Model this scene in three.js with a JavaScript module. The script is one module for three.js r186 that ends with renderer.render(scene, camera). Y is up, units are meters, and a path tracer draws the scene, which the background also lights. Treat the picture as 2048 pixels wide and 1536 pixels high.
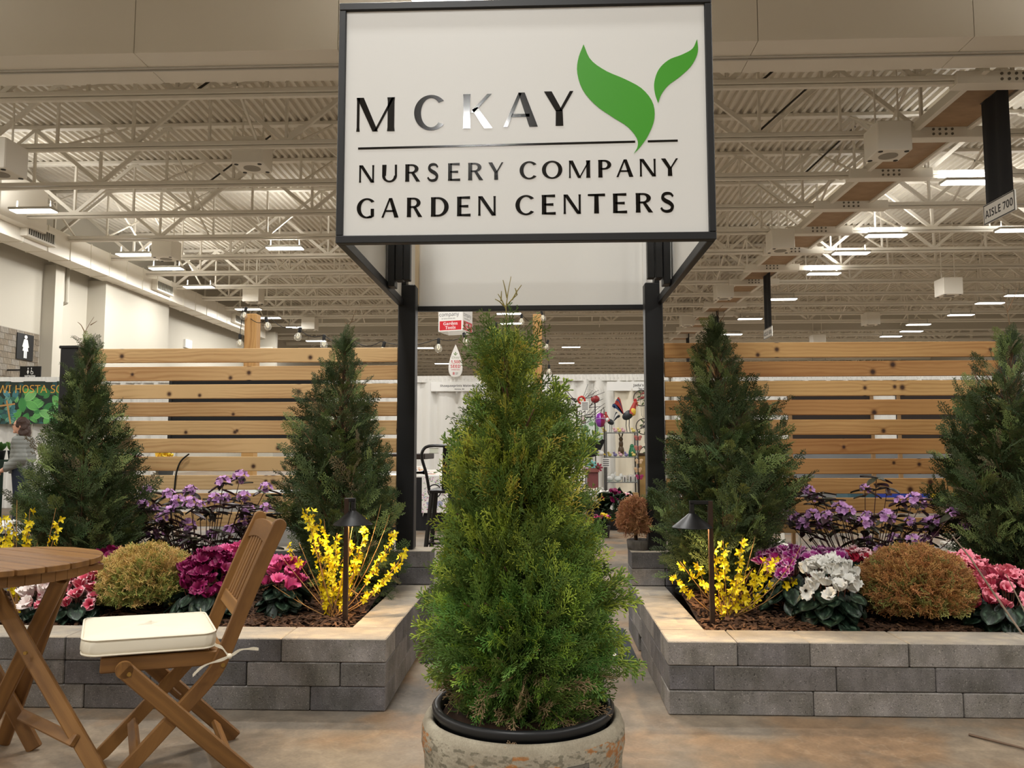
import * as THREE from 'three';
import { mergeGeometries } from 'three/addons/utils/BufferGeometryUtils.js';
import { MarchingCubes } from 'three/addons/objects/MarchingCubes.js';
import { RectAreaLightUniformsLib } from 'three/addons/lights/RectAreaLightUniformsLib.js';

// ---------------------------------------------------------------- camera, light, exposure
const scene = new THREE.Scene();
const FPX = 1600, EYE = 1.10;                         // focal length in pixels of the 2048 x 1536 frame, eye height
const camera = new THREE.PerspectiveCamera(2 * Math.atan(768 / FPX) * 180 / Math.PI, 4 / 3, 0.05, 300);
camera.rotation.order = 'YXZ';
camera.rotation.set(0.08173, 0.03728, -0.001);
camera.position.set(0, EYE, 0);
camera.updateMatrixWorld(true);
const renderer = new THREE.WebGLRenderer({ antialias: true });
renderer.toneMapping = THREE.LinearToneMapping;
renderer.toneMappingExposure = 1.32;
renderer.shadowMap.enabled = true;
scene.background = new THREE.Color(0x000000);
RectAreaLightUniformsLib.init();
const LAMP_NITS = 150, LAMP_COLOR = new THREE.Color(1.0, 0.985, 0.95), LAMP_GLOW = 5;   // high-bay panels
const PATH_LIGHT = 0.95, PATH_COLOR = new THREE.Color(1.0, 0.69, 0.37);               // garden path lamps

// ---------------------------------------------------------------- helpers
const V = (x, y, z) => new THREE.Vector3(x, y, z);
function rng(seed) { let s = seed | 0; return () => { s = (s + 0x6d2b79f5) | 0; let t = Math.imul(s ^ (s >>> 15), 1 | s); t = (t + Math.imul(t ^ (t >>> 7), 61 | t)) ^ t; return ((t ^ (t >>> 14)) >>> 0) / 4294967296; }; }
const ray = (px, py) => V((px - 1024) / FPX, -(py - 768) / FPX, -1).applyQuaternion(camera.quaternion);
const at = (px, py, d) => { const r = ray(px, py); return r.multiplyScalar(d / -r.z).add(camera.position); };        // point of a pixel at distance d along the aisle
const onY = (px, py, y) => { const r = ray(px, py); return r.multiplyScalar((y - EYE) / r.y).add(camera.position); }; // point of a pixel at height y
const onX = (px, py, x) => { const r = ray(px, py); return r.multiplyScalar(x / r.x).add(camera.position); };            // point of a pixel on a wall across x
const lerp = THREE.MathUtils.lerp, clamp = THREE.MathUtils.clamp, smooth = THREE.MathUtils.smoothstep;
function table(rows) {              // piecewise-linear function from [x, y...] rows
  return (x) => { if (x <= rows[0][0]) return rows[0].slice(1); for (let i = 1; i < rows.length; i++) if (x <= rows[i][0]) { const t = (x - rows[i - 1][0]) / (rows[i][0] - rows[i - 1][0]); return rows[i].slice(1).map((v, k) => lerp(rows[i - 1][k + 1], v, t)); } return rows[rows.length - 1].slice(1); };
}
// value noise with a period, for tiling textures
function noise2(x, y, per, seed = 0) {
  const ix = Math.floor(x), iy = Math.floor(y), fx = x - ix, fy = y - iy, sx = fx * fx * (3 - 2 * fx), sy = fy * fy * (3 - 2 * fy);
  const h = (a, b) => { a = ((a % per) + per) % per; b = ((b % per) + per) % per; let n = Math.imul(a, 374761393) + Math.imul(b, 668265263) + Math.imul(seed + 11, 974634721); n = Math.imul(n ^ (n >>> 13), 1274126177); return ((n ^ (n >>> 16)) >>> 0) / 4294967296; };
  return lerp(lerp(h(ix, iy), h(ix + 1, iy), sx), lerp(h(ix, iy + 1), h(ix + 1, iy + 1), sx), sy);
}
function fbm(u, v, base, oct, seed = 0, gain = 0.5) { let s = 0, a = 1, n = 0, f = base; for (let i = 0; i < oct; i++) { s += a * noise2(u * f, v * f, f, seed + i * 7); n += a; a *= gain; f *= 2; } return s / n; }
function tex(w, h, fn, srgb = true) {
  const d = new Uint8Array(w * h * 4);
  for (let y = 0; y < h; y++) for (let x = 0; x < w; x++) { const c = fn(x / w, y / h, x, y), o = (y * w + x) * 4; if (typeof c === 'number') { d[o] = d[o + 1] = d[o + 2] = clamp(c, 0, 255); } else { d[o] = clamp(c[0], 0, 255); d[o + 1] = clamp(c[1], 0, 255); d[o + 2] = clamp(c[2], 0, 255); } d[o + 3] = 255; }
  const t = new THREE.DataTexture(d, w, h); t.wrapS = t.wrapT = THREE.RepeatWrapping; t.magFilter = THREE.LinearFilter; t.minFilter = THREE.LinearMipmapLinearFilter; t.generateMipmaps = true; if (srgb) t.colorSpace = THREE.SRGBColorSpace; t.needsUpdate = true; return t;
}
function canvasTex(w, h, draw) { const c = document.createElement('canvas'); c.width = w; c.height = h; draw(c.getContext('2d'), w, h); const t = new THREE.CanvasTexture(c); t.colorSpace = THREE.SRGBColorSpace; t.anisotropy = 8; return t; }
const mixc = (a, b, t) => [lerp(a[0], b[0], t), lerp(a[1], b[1], t), lerp(a[2], b[2], t)];
const std = (color, roughness = 0.7, extra = {}) => new THREE.MeshStandardMaterial({ color, roughness, metalness: 0, ...extra });
const phys = (color, roughness, extra = {}) => new THREE.MeshPhysicalMaterial({ color, roughness, ...extra });

const used = new Map();
function numbered(n) { const k = used.get(n) || 0; used.set(n, k + 1); return k ? n + '_' + String(k).padStart(3, '0') : n; }
function tag(o, label, category, group, kind) { o.userData.label = label; o.userData.category = category; if (group) o.userData.group = group; if (kind) o.userData.kind = kind; return o; }
function thing(name, label, category, p = [0, 0, 0], turn = 0, group, kind) { const o = new THREE.Group(); o.name = numbered(name); o.position.set(...p); o.rotation.y = turn; scene.add(o); return tag(o, label, category, group, kind); }
function shaded(m) { m.castShadow = m.receiveShadow = true; return m; }
function part(name, geo, mat, parent, p, r) { const m = shaded(new THREE.Mesh(geo, mat)); m.name = name; if (p) m.position.set(...p); if (r) m.rotation.set(...r); parent.add(m); return m; }
function solo(name, geo, mat, label, category, group, kind) { const m = shaded(new THREE.Mesh(geo, mat)); m.name = numbered(name); scene.add(m); return tag(m, label, category, group, kind); }
function struct(name, geo, mat, label, category = 'structure') { const m = shaded(new THREE.Mesh(geo, mat)); m.name = numbered(name); scene.add(m); m.userData.kind = 'structure'; m.userData.label = label; m.userData.category = category; return m; }
function structGroup(name, label, category = 'structure') { const o = new THREE.Group(); o.name = numbered(name); scene.add(o); o.userData.kind = 'structure'; o.userData.label = label; o.userData.category = category; return o; }
function many(name, geo, mat, mats, parent, colors) {       // an InstancedMesh of what nobody could count
  const m = new THREE.InstancedMesh(geo, mat, mats.length); mats.forEach((x, i) => m.setMatrixAt(i, x)); if (colors) colors.forEach((c, i) => m.setColorAt(i, c));
  m.name = name; m.userData.kind = 'stuff'; shaded(m); parent.add(m); return m;
}
function copyOf(o, label) { const c = o.clone(); c.name = numbered(o.name.replace(/_\d{3}$/, '')); scene.add(c); if (label) c.userData.label = label; return c; }

// ---- geometry
function uvBox(g, s = 1, ou = 0, ov = 0, swap = false) {           // uv in metres from the dominant side of each face
  const p = g.attributes.position, n = g.attributes.normal, uv = new Float32Array(p.count * 2);
  for (let i = 0; i < p.count; i++) {
    const ax = Math.abs(n.getX(i)), ay = Math.abs(n.getY(i)), az = Math.abs(n.getZ(i)); let u, v;
    if (ay >= ax && ay >= az) { u = p.getX(i); v = p.getZ(i); } else if (ax >= az) { u = p.getZ(i); v = p.getY(i); } else { u = p.getX(i); v = p.getY(i); }
    uv[i * 2] = (swap ? v : u) * s + ou; uv[i * 2 + 1] = (swap ? u : v) * s + ov;
  }
  g.setAttribute('uv', new THREE.BufferAttribute(uv, 2)); return g;
}
function flat(tris) { const g = new THREE.BufferGeometry(); g.setAttribute('position', new THREE.BufferAttribute(new Float32Array(tris), 3)); g.computeVertexNormals(); return g; }
function box(w, h, d, c = 0.003, cx = 0, cy = 0, cz = 0) {         // chamfered box centred on (cx, cy, cz)
  const a = [w / 2, h / 2, d / 2]; c = Math.min(c, a[0] * 0.45, a[1] * 0.45, a[2] * 0.45); const T = [];
  const P = (s, k) => [0, 1, 2].map((i) => s[i] * (i === k ? a[i] : a[i] - c) + [cx, cy, cz][i]);   // corner s, on the face of axis k
  const tri = (p, q, r) => { const n = [(q[1] - p[1]) * (r[2] - p[2]) - (q[2] - p[2]) * (r[1] - p[1]), (q[2] - p[2]) * (r[0] - p[0]) - (q[0] - p[0]) * (r[2] - p[2]), (q[0] - p[0]) * (r[1] - p[1]) - (q[1] - p[1]) * (r[0] - p[0])]; const m = [p, q, r].reduce((t, x) => [t[0] + x[0] - cx, t[1] + x[1] - cy, t[2] + x[2] - cz], [0, 0, 0]); if (n[0] * m[0] + n[1] * m[1] + n[2] * m[2] < 0) T.push(...p, ...r, ...q); else T.push(...p, ...q, ...r); };
  for (let k = 0; k < 3; k++) { const i = (k + 1) % 3, j = (k + 2) % 3; for (const s of [-1, 1]) { const C = (x, y) => { const v = [0, 0, 0]; v[k] = s; v[i] = x; v[j] = y; return P(v, k); }; tri(C(-1, -1), C(1, -1), C(1, 1)); tri(C(-1, -1), C(1, 1), C(-1, 1)); } }
  for (let k = 0; k < 3; k++) { const i = (k + 1) % 3, j = (k + 2) % 3; for (const x of [-1, 1]) for (const y of [-1, 1]) { const v0 = [0, 0, 0], v1 = [0, 0, 0]; v0[k] = -1; v1[k] = 1; v0[i] = v1[i] = x; v0[j] = v1[j] = y; const A = P(v0, i), B = P(v1, i), Cc = P(v1, j), Dd = P(v0, j); tri(A, B, Cc); tri(A, Cc, Dd); } }
  for (const x of [-1, 1]) for (const y of [-1, 1]) for (const z of [-1, 1]) tri(P([x, y, z], 0), P([x, y, z], 1), P([x, y, z], 2));
  return uvBox(flat(T));
}
const span = (x0, x1, y0, y1, z0, z1, c = 0.003) => box(x1 - x0, y1 - y0, Math.abs(z1 - z0), c, (x0 + x1) / 2, (y0 + y1) / 2, (z0 + z1) / 2);
function barMatrix(p, q, up = V(0, 0, 1)) { const d = q.clone().sub(p), y = d.clone().normalize(); let x = up.clone().cross(y); if (x.lengthSq() < 1e-6) x = V(1, 0, 0).cross(y); x.normalize(); const z = x.clone().cross(y); return new THREE.Matrix4().makeBasis(x, y, z).setPosition(p.clone().add(q).multiplyScalar(0.5)); }
function bar(p, q, w, d, c = 0.002, up) { const L = p.distanceTo(q), g = box(w, L, d, c); g.applyMatrix4(barMatrix(p, q, up)); return g; }   // w across, d along up
function tube(pts, r0, r1 = r0, sides = 5, closed = false) {
  const n = pts.length, pos = [], idx = [], uv = []; let u = V(0, 0, 1);
  for (let i = 0; i < n; i++) {
    const t = pts[Math.min(n - 1, i + 1)].clone().sub(pts[Math.max(0, i - 1)]).normalize(); let s = u.clone().addScaledVector(t, -u.dot(t)); if (s.lengthSq() < 1e-5) s = V(1, 0, 0).addScaledVector(t, -t.x); s.normalize(); u = s; const b = t.clone().cross(s), r = lerp(r0, r1, i / (n - 1));
    for (let k = 0; k <= sides; k++) { const a = k / sides * Math.PI * 2; const q = pts[i].clone().addScaledVector(s, Math.cos(a) * r).addScaledVector(b, Math.sin(a) * r); pos.push(q.x, q.y, q.z); uv.push(k / sides, i / (n - 1)); }
  }
  for (let i = 0; i < n - 1; i++) for (let k = 0; k < sides; k++) { const a = i * (sides + 1) + k, b = a + sides + 1; idx.push(a, a + 1, b, b, a + 1, b + 1); }
  const cap = (i, flip) => { const c = pos.length / 3; pos.push(pts[i].x, pts[i].y, pts[i].z); uv.push(0.5, 0.5); for (let k = 0; k < sides; k++) { const a = i * (sides + 1) + k; flip ? idx.push(c, a + 1, a) : idx.push(c, a, a + 1); } };
  if (!closed) { cap(0, true); cap(n - 1, false); }
  const g = new THREE.BufferGeometry(); g.setAttribute('position', new THREE.Float32BufferAttribute(pos, 3)); g.setAttribute('uv', new THREE.Float32BufferAttribute(uv, 2)); g.setIndex(idx); g.computeVertexNormals(); return g;
}
const plain = (g) => { const h = g.index ? g.toNonIndexed() : g.clone(); for (const k of Object.keys(h.attributes)) if (!['position', 'normal', 'uv'].includes(k)) h.deleteAttribute(k); if (!h.attributes.uv) uvBox(h); return h; };
const join = (list) => mergeGeometries(list.map(plain));
const moved = (g, x, y, z) => g.translate(x, y, z);
const curve = (pts, n) => new THREE.CatmullRomCurve3(pts).getPoints(n);
function lathe(rows, seg = 32) { return new THREE.LatheGeometry(rows.map((r) => new THREE.Vector2(r[0], r[1])), seg); }
function sheet(nu, nv, fn, thick = 0) {                             // a surface fn(u, v) -> Vector3, given thickness if asked
  const mk = (off, flip) => { const pos = [], uv = [], idx = []; const e = 1e-3; for (let j = 0; j <= nv; j++) for (let i = 0; i <= nu; i++) { const u = i / nu, v = j / nv, p = fn(u, v); if (off) { const a = fn(Math.min(1, u + e), v).sub(fn(Math.max(0, u - e), v)), b = fn(u, Math.min(1, v + e)).sub(fn(u, Math.max(0, v - e))); p.addScaledVector(a.cross(b).normalize(), off); } pos.push(p.x, p.y, p.z); uv.push(u, v); } for (let j = 0; j < nv; j++) for (let i = 0; i < nu; i++) { const a = j * (nu + 1) + i, b = a + nu + 1; flip ? idx.push(a, b, a + 1, b, b + 1, a + 1) : idx.push(a, a + 1, b, b, a + 1, b + 1); } const g = new THREE.BufferGeometry(); g.setAttribute('position', new THREE.Float32BufferAttribute(pos, 3)); g.setAttribute('uv', new THREE.Float32BufferAttribute(uv, 2)); g.setIndex(idx); g.computeVertexNormals(); return g; };
  return thick ? mergeGeometries([mk(thick / 2, false), mk(-thick / 2, true)]) : mk(0, false);
}
function colored(g, fn) { const p = g.attributes.position, uv = g.attributes.uv, c = new Float32Array(p.count * 3), v = V(0, 0, 0), k = new THREE.Color(); for (let i = 0; i < p.count; i++) { v.fromBufferAttribute(p, i); k.set(fn(v, uv ? uv.getX(i) : 0, uv ? uv.getY(i) : 0)); c.set([k.r, k.g, k.b], i * 3); } g.setAttribute('color', new THREE.BufferAttribute(c, 3)); return g; }
// ---------------------------------------------------------------- materials
const steelPaint = std(0xe9e3d6, 0.55), deckPaint = std(0xdfd8ca, 0.65), wallPaint = std(0xbab4a6, 0.75), ductPaint = std(0xebe5d8, 0.5), blackPaint = std(0x0c0c0e, 0.45), blackMetal = std(0x0e0f11, 0.35), housingGrey = std(0xc9c6bd, 0.5);
const speckle = (base, spread, seed) => (u, v) => { const n = fbm(u, v, 4, 5, seed), st = fbm(u * 2, v * 0.5, 8, 3, seed + 40), f = noise2(u * 150, v * 150, 150, seed + 3), g = noise2(u * 90, v * 90, 90, seed + 9), h = noise2(u * 240, v * 240, 240, seed + 14); let k = 0.74 + 0.42 * n + 0.22 * (st - 0.5) + 0.16 * (h - 0.5) + 0.08 * (f - 0.5); if (f > 0.9) k += 0.32; if (g > 0.92) k -= 0.3; return [base[0] * k, base[1] * k, base[2] * k + spread * (n - 0.5)]; };
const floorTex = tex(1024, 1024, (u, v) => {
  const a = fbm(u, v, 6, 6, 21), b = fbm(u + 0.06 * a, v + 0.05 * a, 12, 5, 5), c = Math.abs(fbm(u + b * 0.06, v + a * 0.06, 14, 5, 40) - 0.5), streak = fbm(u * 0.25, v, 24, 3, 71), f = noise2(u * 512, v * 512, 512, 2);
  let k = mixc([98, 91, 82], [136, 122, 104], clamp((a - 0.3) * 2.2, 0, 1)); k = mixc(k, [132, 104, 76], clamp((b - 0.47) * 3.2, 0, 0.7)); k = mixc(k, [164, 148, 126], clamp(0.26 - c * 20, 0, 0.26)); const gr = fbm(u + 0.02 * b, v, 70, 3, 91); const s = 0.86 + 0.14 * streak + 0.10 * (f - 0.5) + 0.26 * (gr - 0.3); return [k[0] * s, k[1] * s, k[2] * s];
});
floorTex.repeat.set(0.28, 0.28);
const floorRough = tex(512, 512, (u, v) => 105 + 90 * fbm(u, v, 6, 5, 33), false); floorRough.repeat.set(0.28, 0.28);
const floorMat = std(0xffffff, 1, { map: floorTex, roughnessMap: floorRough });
const blockTones = [[126, 122, 117], [136, 131, 125], [116, 112, 109], [106, 103, 103]].map((b, i) => tex(512, 512, speckle(b, 10, 100 + i * 17)));
const blockBump = tex(512, 512, (u, v) => { const f = noise2(u * 256, v * 256, 256, 7), g = noise2(u * 96, v * 96, 96, 19); return 150 + 50 * (fbm(u, v, 16, 4, 61) - 0.5) - (g > 0.9 ? 90 : 0) + 30 * (f - 0.5); }, false);
const blockMats = blockTones.map((t) => { t.repeat.set(2.2, 2.2); blockBump.repeat.set(2.2, 2.2); return std(0xffffff, 0.92, { map: t, bumpMap: blockBump, bumpScale: 0.004 }); });
const litTopTex = tex(512, 512, (u, v) => { const a = fbm(u, v, 5, 6, 301), b = fbm(u * 0.5, v, 16, 4, 310), f = noise2(u * 256, v * 256, 256, 3); const k = 0.9 + 0.2 * a + 0.06 * (f - 0.5), c = mixc([158, 150, 138], [186, 172, 150], clamp((b - 0.35) * 2, 0, 1)); return [c[0] * k, c[1] * k, c[2] * k]; });
litTopTex.repeat.set(1.8, 1.8);
const litTopMat = std(0xffffff, 0.9, { map: litTopTex, bumpMap: blockBump, bumpScale: 0.003 });  // paler than the block sides: overhead light painted into the top faces
// cedar: five boards of grain along u, with knots
function woodTex(w, h, strips, pale, dark, knotColor, freq, seed, knots = 3, wob = 1) {
  const R = rng(seed), B = []; for (let i = 0; i < strips; i++) { const k = []; for (let j = 0; j < knots; j++) k.push([R(), 0.15 + 0.7 * R(), 0.010 + 0.012 * R(), R()]); B.push({ k, off: R() * 50, amp: 0.6 + R(), tone: R(), heart: R() - 0.2 }); }
  return tex(w, h, (u, v) => {
    const s = Math.min(strips - 1, Math.floor(v * strips)), b = B[s], y = v * strips - s; let bend = 0, kn = 0;
    for (const [kx, ky, kr] of b.k) { let dx = Math.abs(u - kx); dx = Math.min(dx, 1 - dx) * 22; const dy = (y - ky); const q = (dx * dx + dy * dy) / (kr * 22 * kr * 22 * 0.35); bend += 0.35 * Math.exp(-q * 0.45) * Math.sign(dy || 1) * Math.min(1, Math.abs(dy) * 8); kn = Math.max(kn, Math.exp(-q * 3.0)); }
    const warp = wob * (0.30 * noise2(u * 4, y * 1.6, 4, seed + s * 13) + 0.14 * noise2(u * 9, y * 2.5, 9, seed + 5 + s * 13)) + 0.03 * noise2(u * 40, y * 4, 40, seed + 9 + s) + 0.12, cath = noise2(u * 3, y * 0.7, 3, seed + 77 + s * 3);
    const g = Math.abs(y - b.heart + bend * 0.5 + b.amp * (warp - 0.3)) * freq + b.off; const ring = Math.pow(0.5 + 0.5 * Math.sin(g * 6.283), 1.6) * (0.45 + 0.9 * cath), fine = noise2(u * 40, v * 600, 4096, seed + 3);
    let c = mixc(pale, dark, clamp(0.14 + 0.36 * ring + 0.22 * (fine - 0.5) + 0.4 * (b.tone - 0.5) + 0.5 * (cath - 0.5), 0, 1)); c = mixc(c, knotColor, clamp(kn * 1.25, 0, 0.92)); return c;
  });
}
const cedarTex = woodTex(2048, 640, 8, [218, 190, 146], [174, 134, 90], [58, 34, 18], 4.2, 77, 3);
const cedarMat = std(0xf2e6d2, 0.6, { map: cedarTex }), cedarWarm = std(0xf2d8ae, 0.6, { map: cedarTex });
const acaciaTex = woodTex(1024, 512, 6, [172, 130, 78], [122, 86, 48], [70, 42, 22], 2.2, 178, 0, 0.45);
const acaciaMat = std(0xd2c6ac, 0.5, { map: acaciaTex });
const drapeMat = std(0xf2f0ea, 0.85), drapeBlack = std(0x0a0a0c, 0.85), vinylWhite = std(0xe2e1dd, 0.5), panelInside = std(0xe6e4de, 0.6);
const letterBlack = phys(0x08080a, 0.12, { clearcoat: 1, clearcoatRoughness: 0.06 }), leafGreen = phys(0x3a9a00, 0.45);
const bareWood = std(0xd8c3a0, 0.7);
// ---------------------------------------------------------------- the hall
const WX = -17.5, EX = 31, ZN = 24, ZF = -88, CHORD = 8.3, DECK = 10.0;
{ // floor, walls and roof deck, all with thickness
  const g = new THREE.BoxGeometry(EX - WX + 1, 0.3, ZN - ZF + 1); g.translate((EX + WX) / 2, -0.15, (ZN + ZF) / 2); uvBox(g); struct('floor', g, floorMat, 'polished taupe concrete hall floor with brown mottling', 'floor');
  const wl = structGroup('wall_left', 'tall cream hall wall with a block base beside the restrooms', 'wall');
  part('wall_panel', span(WX - 0.4, WX, 0, DECK + 0.4, ZF, ZN, 0), wallPaint, wl);
  // concrete blocks of the wall base, one by one where they show
  const brickTex = tex(256, 256, speckle([146, 138, 126], 6, 55)), brickMats = [0xffffff, 0xe9e2d8, 0xf6efe4].map((c) => std(c, 0.9, { map: brickTex })), joint = std(0xa8a296, 0.9);
  const zc = onX(79, 660, WX).z; part('mortar', span(WX, WX + 0.02, 0, 5.12, zc, zc + 4.4, 0), joint, wl);
  const R = rng(5), bg = [0, 1].map((i) => uvBox(box(0.03, 0.19, i ? 0.19 : 0.39, 0.004)));
  for (let r = 0; r < 12; r++) for (let z = zc + 0.05; z < zc + 4.2; z += 0.4) { const zz = z + (r % 2 ? 0.2 : 0); if (r % 2 && z < zc + 0.1) part('brick', bg[1], brickMats[r % 3], wl, [WX + 0.025, 5.0 - r * 0.2, zc + 0.13]); part('brick', bg[0], brickMats[Math.floor(R() * 3)], wl, [WX + 0.025, 5.0 - r * 0.2, zz + 0.2]); }
  struct('wall_right', span(EX, EX + 0.4, 0, DECK + 0.4, ZF, ZN, 0), wallPaint, 'cream hall wall far beyond the opposite fence', 'wall');
  struct('wall_rear', span(WX, EX, 0, DECK + 0.4, ZN, ZN + 0.4, 0), wallPaint, 'cream hall wall behind the viewer', 'wall');
  struct('wall_far', span(WX, EX, 0, DECK + 0.4, ZF - 0.4, ZF, 0), wallPaint, 'cream end wall at the far end of the hall', 'wall');
  // facing wall beside the opening, with a dark window
  const fw = structGroup('wall_facing', 'cream wall return facing the aisle below the far beam', 'wall');
  part('wall_panel', span(WX, -15.6, 0, 8.0, -46.4, -46), wallPaint, fw); part('window_frame', span(-17.2, -15.75, 6.3, 7.1, -45.99, -45.93), steelPaint, fw); part('pane', span(-17.08, -15.87, 6.38, 7.02, -45.93, -45.91), std(0x2a2a2a, 0.2), fw);
  struct('beam', span(WX, EX, 8.2, 9.1, -48.6, -48.0), wallPaint, 'deep cream beam crossing the hall at the far opening', 'beam');
  // column and the boxed-out store below the duct
  struct('column', span(WX, -17.06, 0, 7.6, onX(125, 650, -17.06).z, onX(107, 650, -17.06).z), wallPaint, 'slim cream pilaster beside the restroom signs', 'column');
  struct('wall_store', span(WX, -16.78, 0, 7.62, onX(337, 650, -16.78).z, onX(209, 650, -16.78).z), wallPaint, 'boxed-out cream wall bay directly below the duct', 'wall');
  const zp = onX(135, 560, WX + 0.18).z; struct('pipe', join([tube([V(WX + 0.18, 8.2, zp), V(WX + 0.18, 6.45, zp)], 0.07, 0.07, 8), tube([V(WX + 0.18, 6.45, zp), V(WX + 0.0, 6.4, zp)], 0.07, 0.07, 8)]), wallPaint, 'cream drain pipe running down the wall past the pilaster', 'pipe');
}
{ // ribbed steel roof deck
  const pitch = 0.22, dep = 0.09, T = []; const quad = (a, b, z0, z1) => T.push(a[0], a[1], z0, b[0], b[1], z0, b[0], b[1], z1, a[0], a[1], z0, b[0], b[1], z1, a[0], a[1], z1);
  for (let x = WX; x < EX; x += pitch) { const P = [[x, DECK], [x + 0.08, DECK], [x + 0.105, DECK + dep], [x + 0.195, DECK + dep], [x + pitch, DECK]]; for (let i = 0; i < 4; i++) quad(P[i], P[i + 1], ZN, ZF); }
  const g = flat(T); uvBox(g);
  const roof = structGroup('roof', 'ribbed cream steel roof deck over the whole hall', 'roof'); const m = part('ribbed_deck', g, deckPaint, roof); m.userData.kind = 'stuff';
  part('roof_slab', span(WX - 0.4, EX + 0.4, DECK + 0.1, DECK + 0.4, ZF - 0.4, ZN + 0.4, 0), deckPaint, roof);
}
{ // roof joists
  const unit = box(1, 1, 1, 0.02), trussZ = []; for (let d = 15.5; d < 86; d += 2.72) trussZ.push(-d); for (const z of [-11.2, -8.5, -5.8, -3.1, 1.5, 6, 10.5, 15]) trussZ.push(z);
  const P = 3.7, seg = (a, b, w, d) => { const m = new THREE.Matrix4().makeScale(w, a.distanceTo(b), d); return barMatrix(a, b).multiply(m); };
  trussZ.forEach((z, n) => {
    const near = n < 8, x0 = Math.max(WX + 0.1, -(Math.abs(z) * 0.72 + 3)), x1 = Math.min(EX - 0.1, Math.abs(z) * 0.62 + 4), off = (n * 1.37) % P;
    const t = structGroup('roof_joist', 'cream open-web steel joist crossing the hall under the roof deck', 'beam'); t.position.set(0, CHORD, z); t.userData.group = 'roof joists';
    part('bottom_chord', join([box(x1 - x0, 0.10, 0.16, 0.01, (x0 + x1) / 2, 0.05), box(x1 - x0, 0.07, 0.10, 0.01, (x0 + x1) / 2, -0.05)]), steelPaint, t);
    part('top_chord', join([box(x1 - x0, 0.10, 0.2, 0.01, (x0 + x1) / 2, 1.648)]), steelPaint, t);
    const webs = []; for (let x = Math.ceil((x0 - off) / P) * P + off; x < x1; x += P) { webs.push([V(x, 0.06, 0), V(x, 1.6, 0), 0.06], [V(x, 0.06, 0), V(x + P / 2, 1.6, 0), 0.10], [V(x, 0.06, 0), V(x - P / 2, 1.6, 0), 0.10], [V(x + P / 2, 0.06, 0), V(x + P / 2, 1.6, 0), 0.05]); }
    const ok = webs.filter((w) => Math.min(w[0].x, w[1].x) > x0 && Math.max(w[0].x, w[1].x) < x1);
    if (near) for (const w of ok) { const m = part('web_member', unit, steelPaint, t); m.matrix.copy(seg(w[0], w[1], w[2], 0.08)); m.matrix.decompose(m.position, m.quaternion, m.scale); }
    else if (ok.length) part('web', join(ok.map((w) => bar(w[0], w[1], w[2], 0.08, 0))), steelPaint, t).userData.kind = 'stuff';
  });
  // cross braces and rods between the joists
  const br = [], R = rng(31); for (let n = 0; n < 14; n++) for (let x = -16; x < 24; x += 4.6) { const z = -15.5 - 2.72 * n, xx = x + R() * 1.5; if (Math.abs(xx) > -z * 0.7) continue; br.push(bar(V(xx, CHORD + 0.1, z), V(xx, DECK - 0.1, z - 2.72), 0.05, 0.05, 0)); if (R() < 0.5) br.push(bar(V(xx, DECK - 0.1, z), V(xx, CHORD + 0.1, z - 2.72), 0.05, 0.05, 0)); }
  const b = structGroup('roof_bracing', 'thin cream cross braces between the roof joists', 'beam'); part('brace', join(br), steelPaint, b).userData.kind = 'stuff';
  const dk = []; for (const [x, n] of [[-7, 0], [-4.2, 1], [-2, 1], [4.4, 0], [5, 1], [7, 2], [-9, 2]]) { const z = -15.5 - 2.72 * n; dk.push(tube([V(x, CHORD + 0.1, z), V(x + 1.5, DECK - 0.2, z - 0.4)], 0.025, 0.025, 5)); }
  part('dark_rod', join(dk), std(0x35322c, 0.6), b);
}
{ // movable-partition header across the hall: upper box, track slot and lower box, in joined sections
  const h = structGroup('partition_header', 'wide cream soffit with a dark track slot across the top', 'beam'); const y = CHORD;
  const z0 = -13.76, zs = -14.36, z1 = -14.95;
  for (let k = 0, x = -11.15; x < 14; x += 3.75, k++) { for (const [a, b, yy] of [[z0, zs + 0.03, y], [zs - 0.04, z1, y]]) part('panel', span(x + 0.006, x + 3.744, yy, yy + (a === z0 ? 1.75 : 0.32), b, a, 0.004), ductPaint, h); }
  part('track', span(-11.2, 14, y + 0.06, y + 0.3, zs - 0.04, zs + 0.03, 0), std(0x050505, 0.8), h);
  for (const z of [zs + 0.05, zs - 0.06]) part('rail', span(-11.2, 14, y - 0.025, y + 0.0, z - 0.02, z + 0.02, 0.004), housingGrey, h);
}
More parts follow.
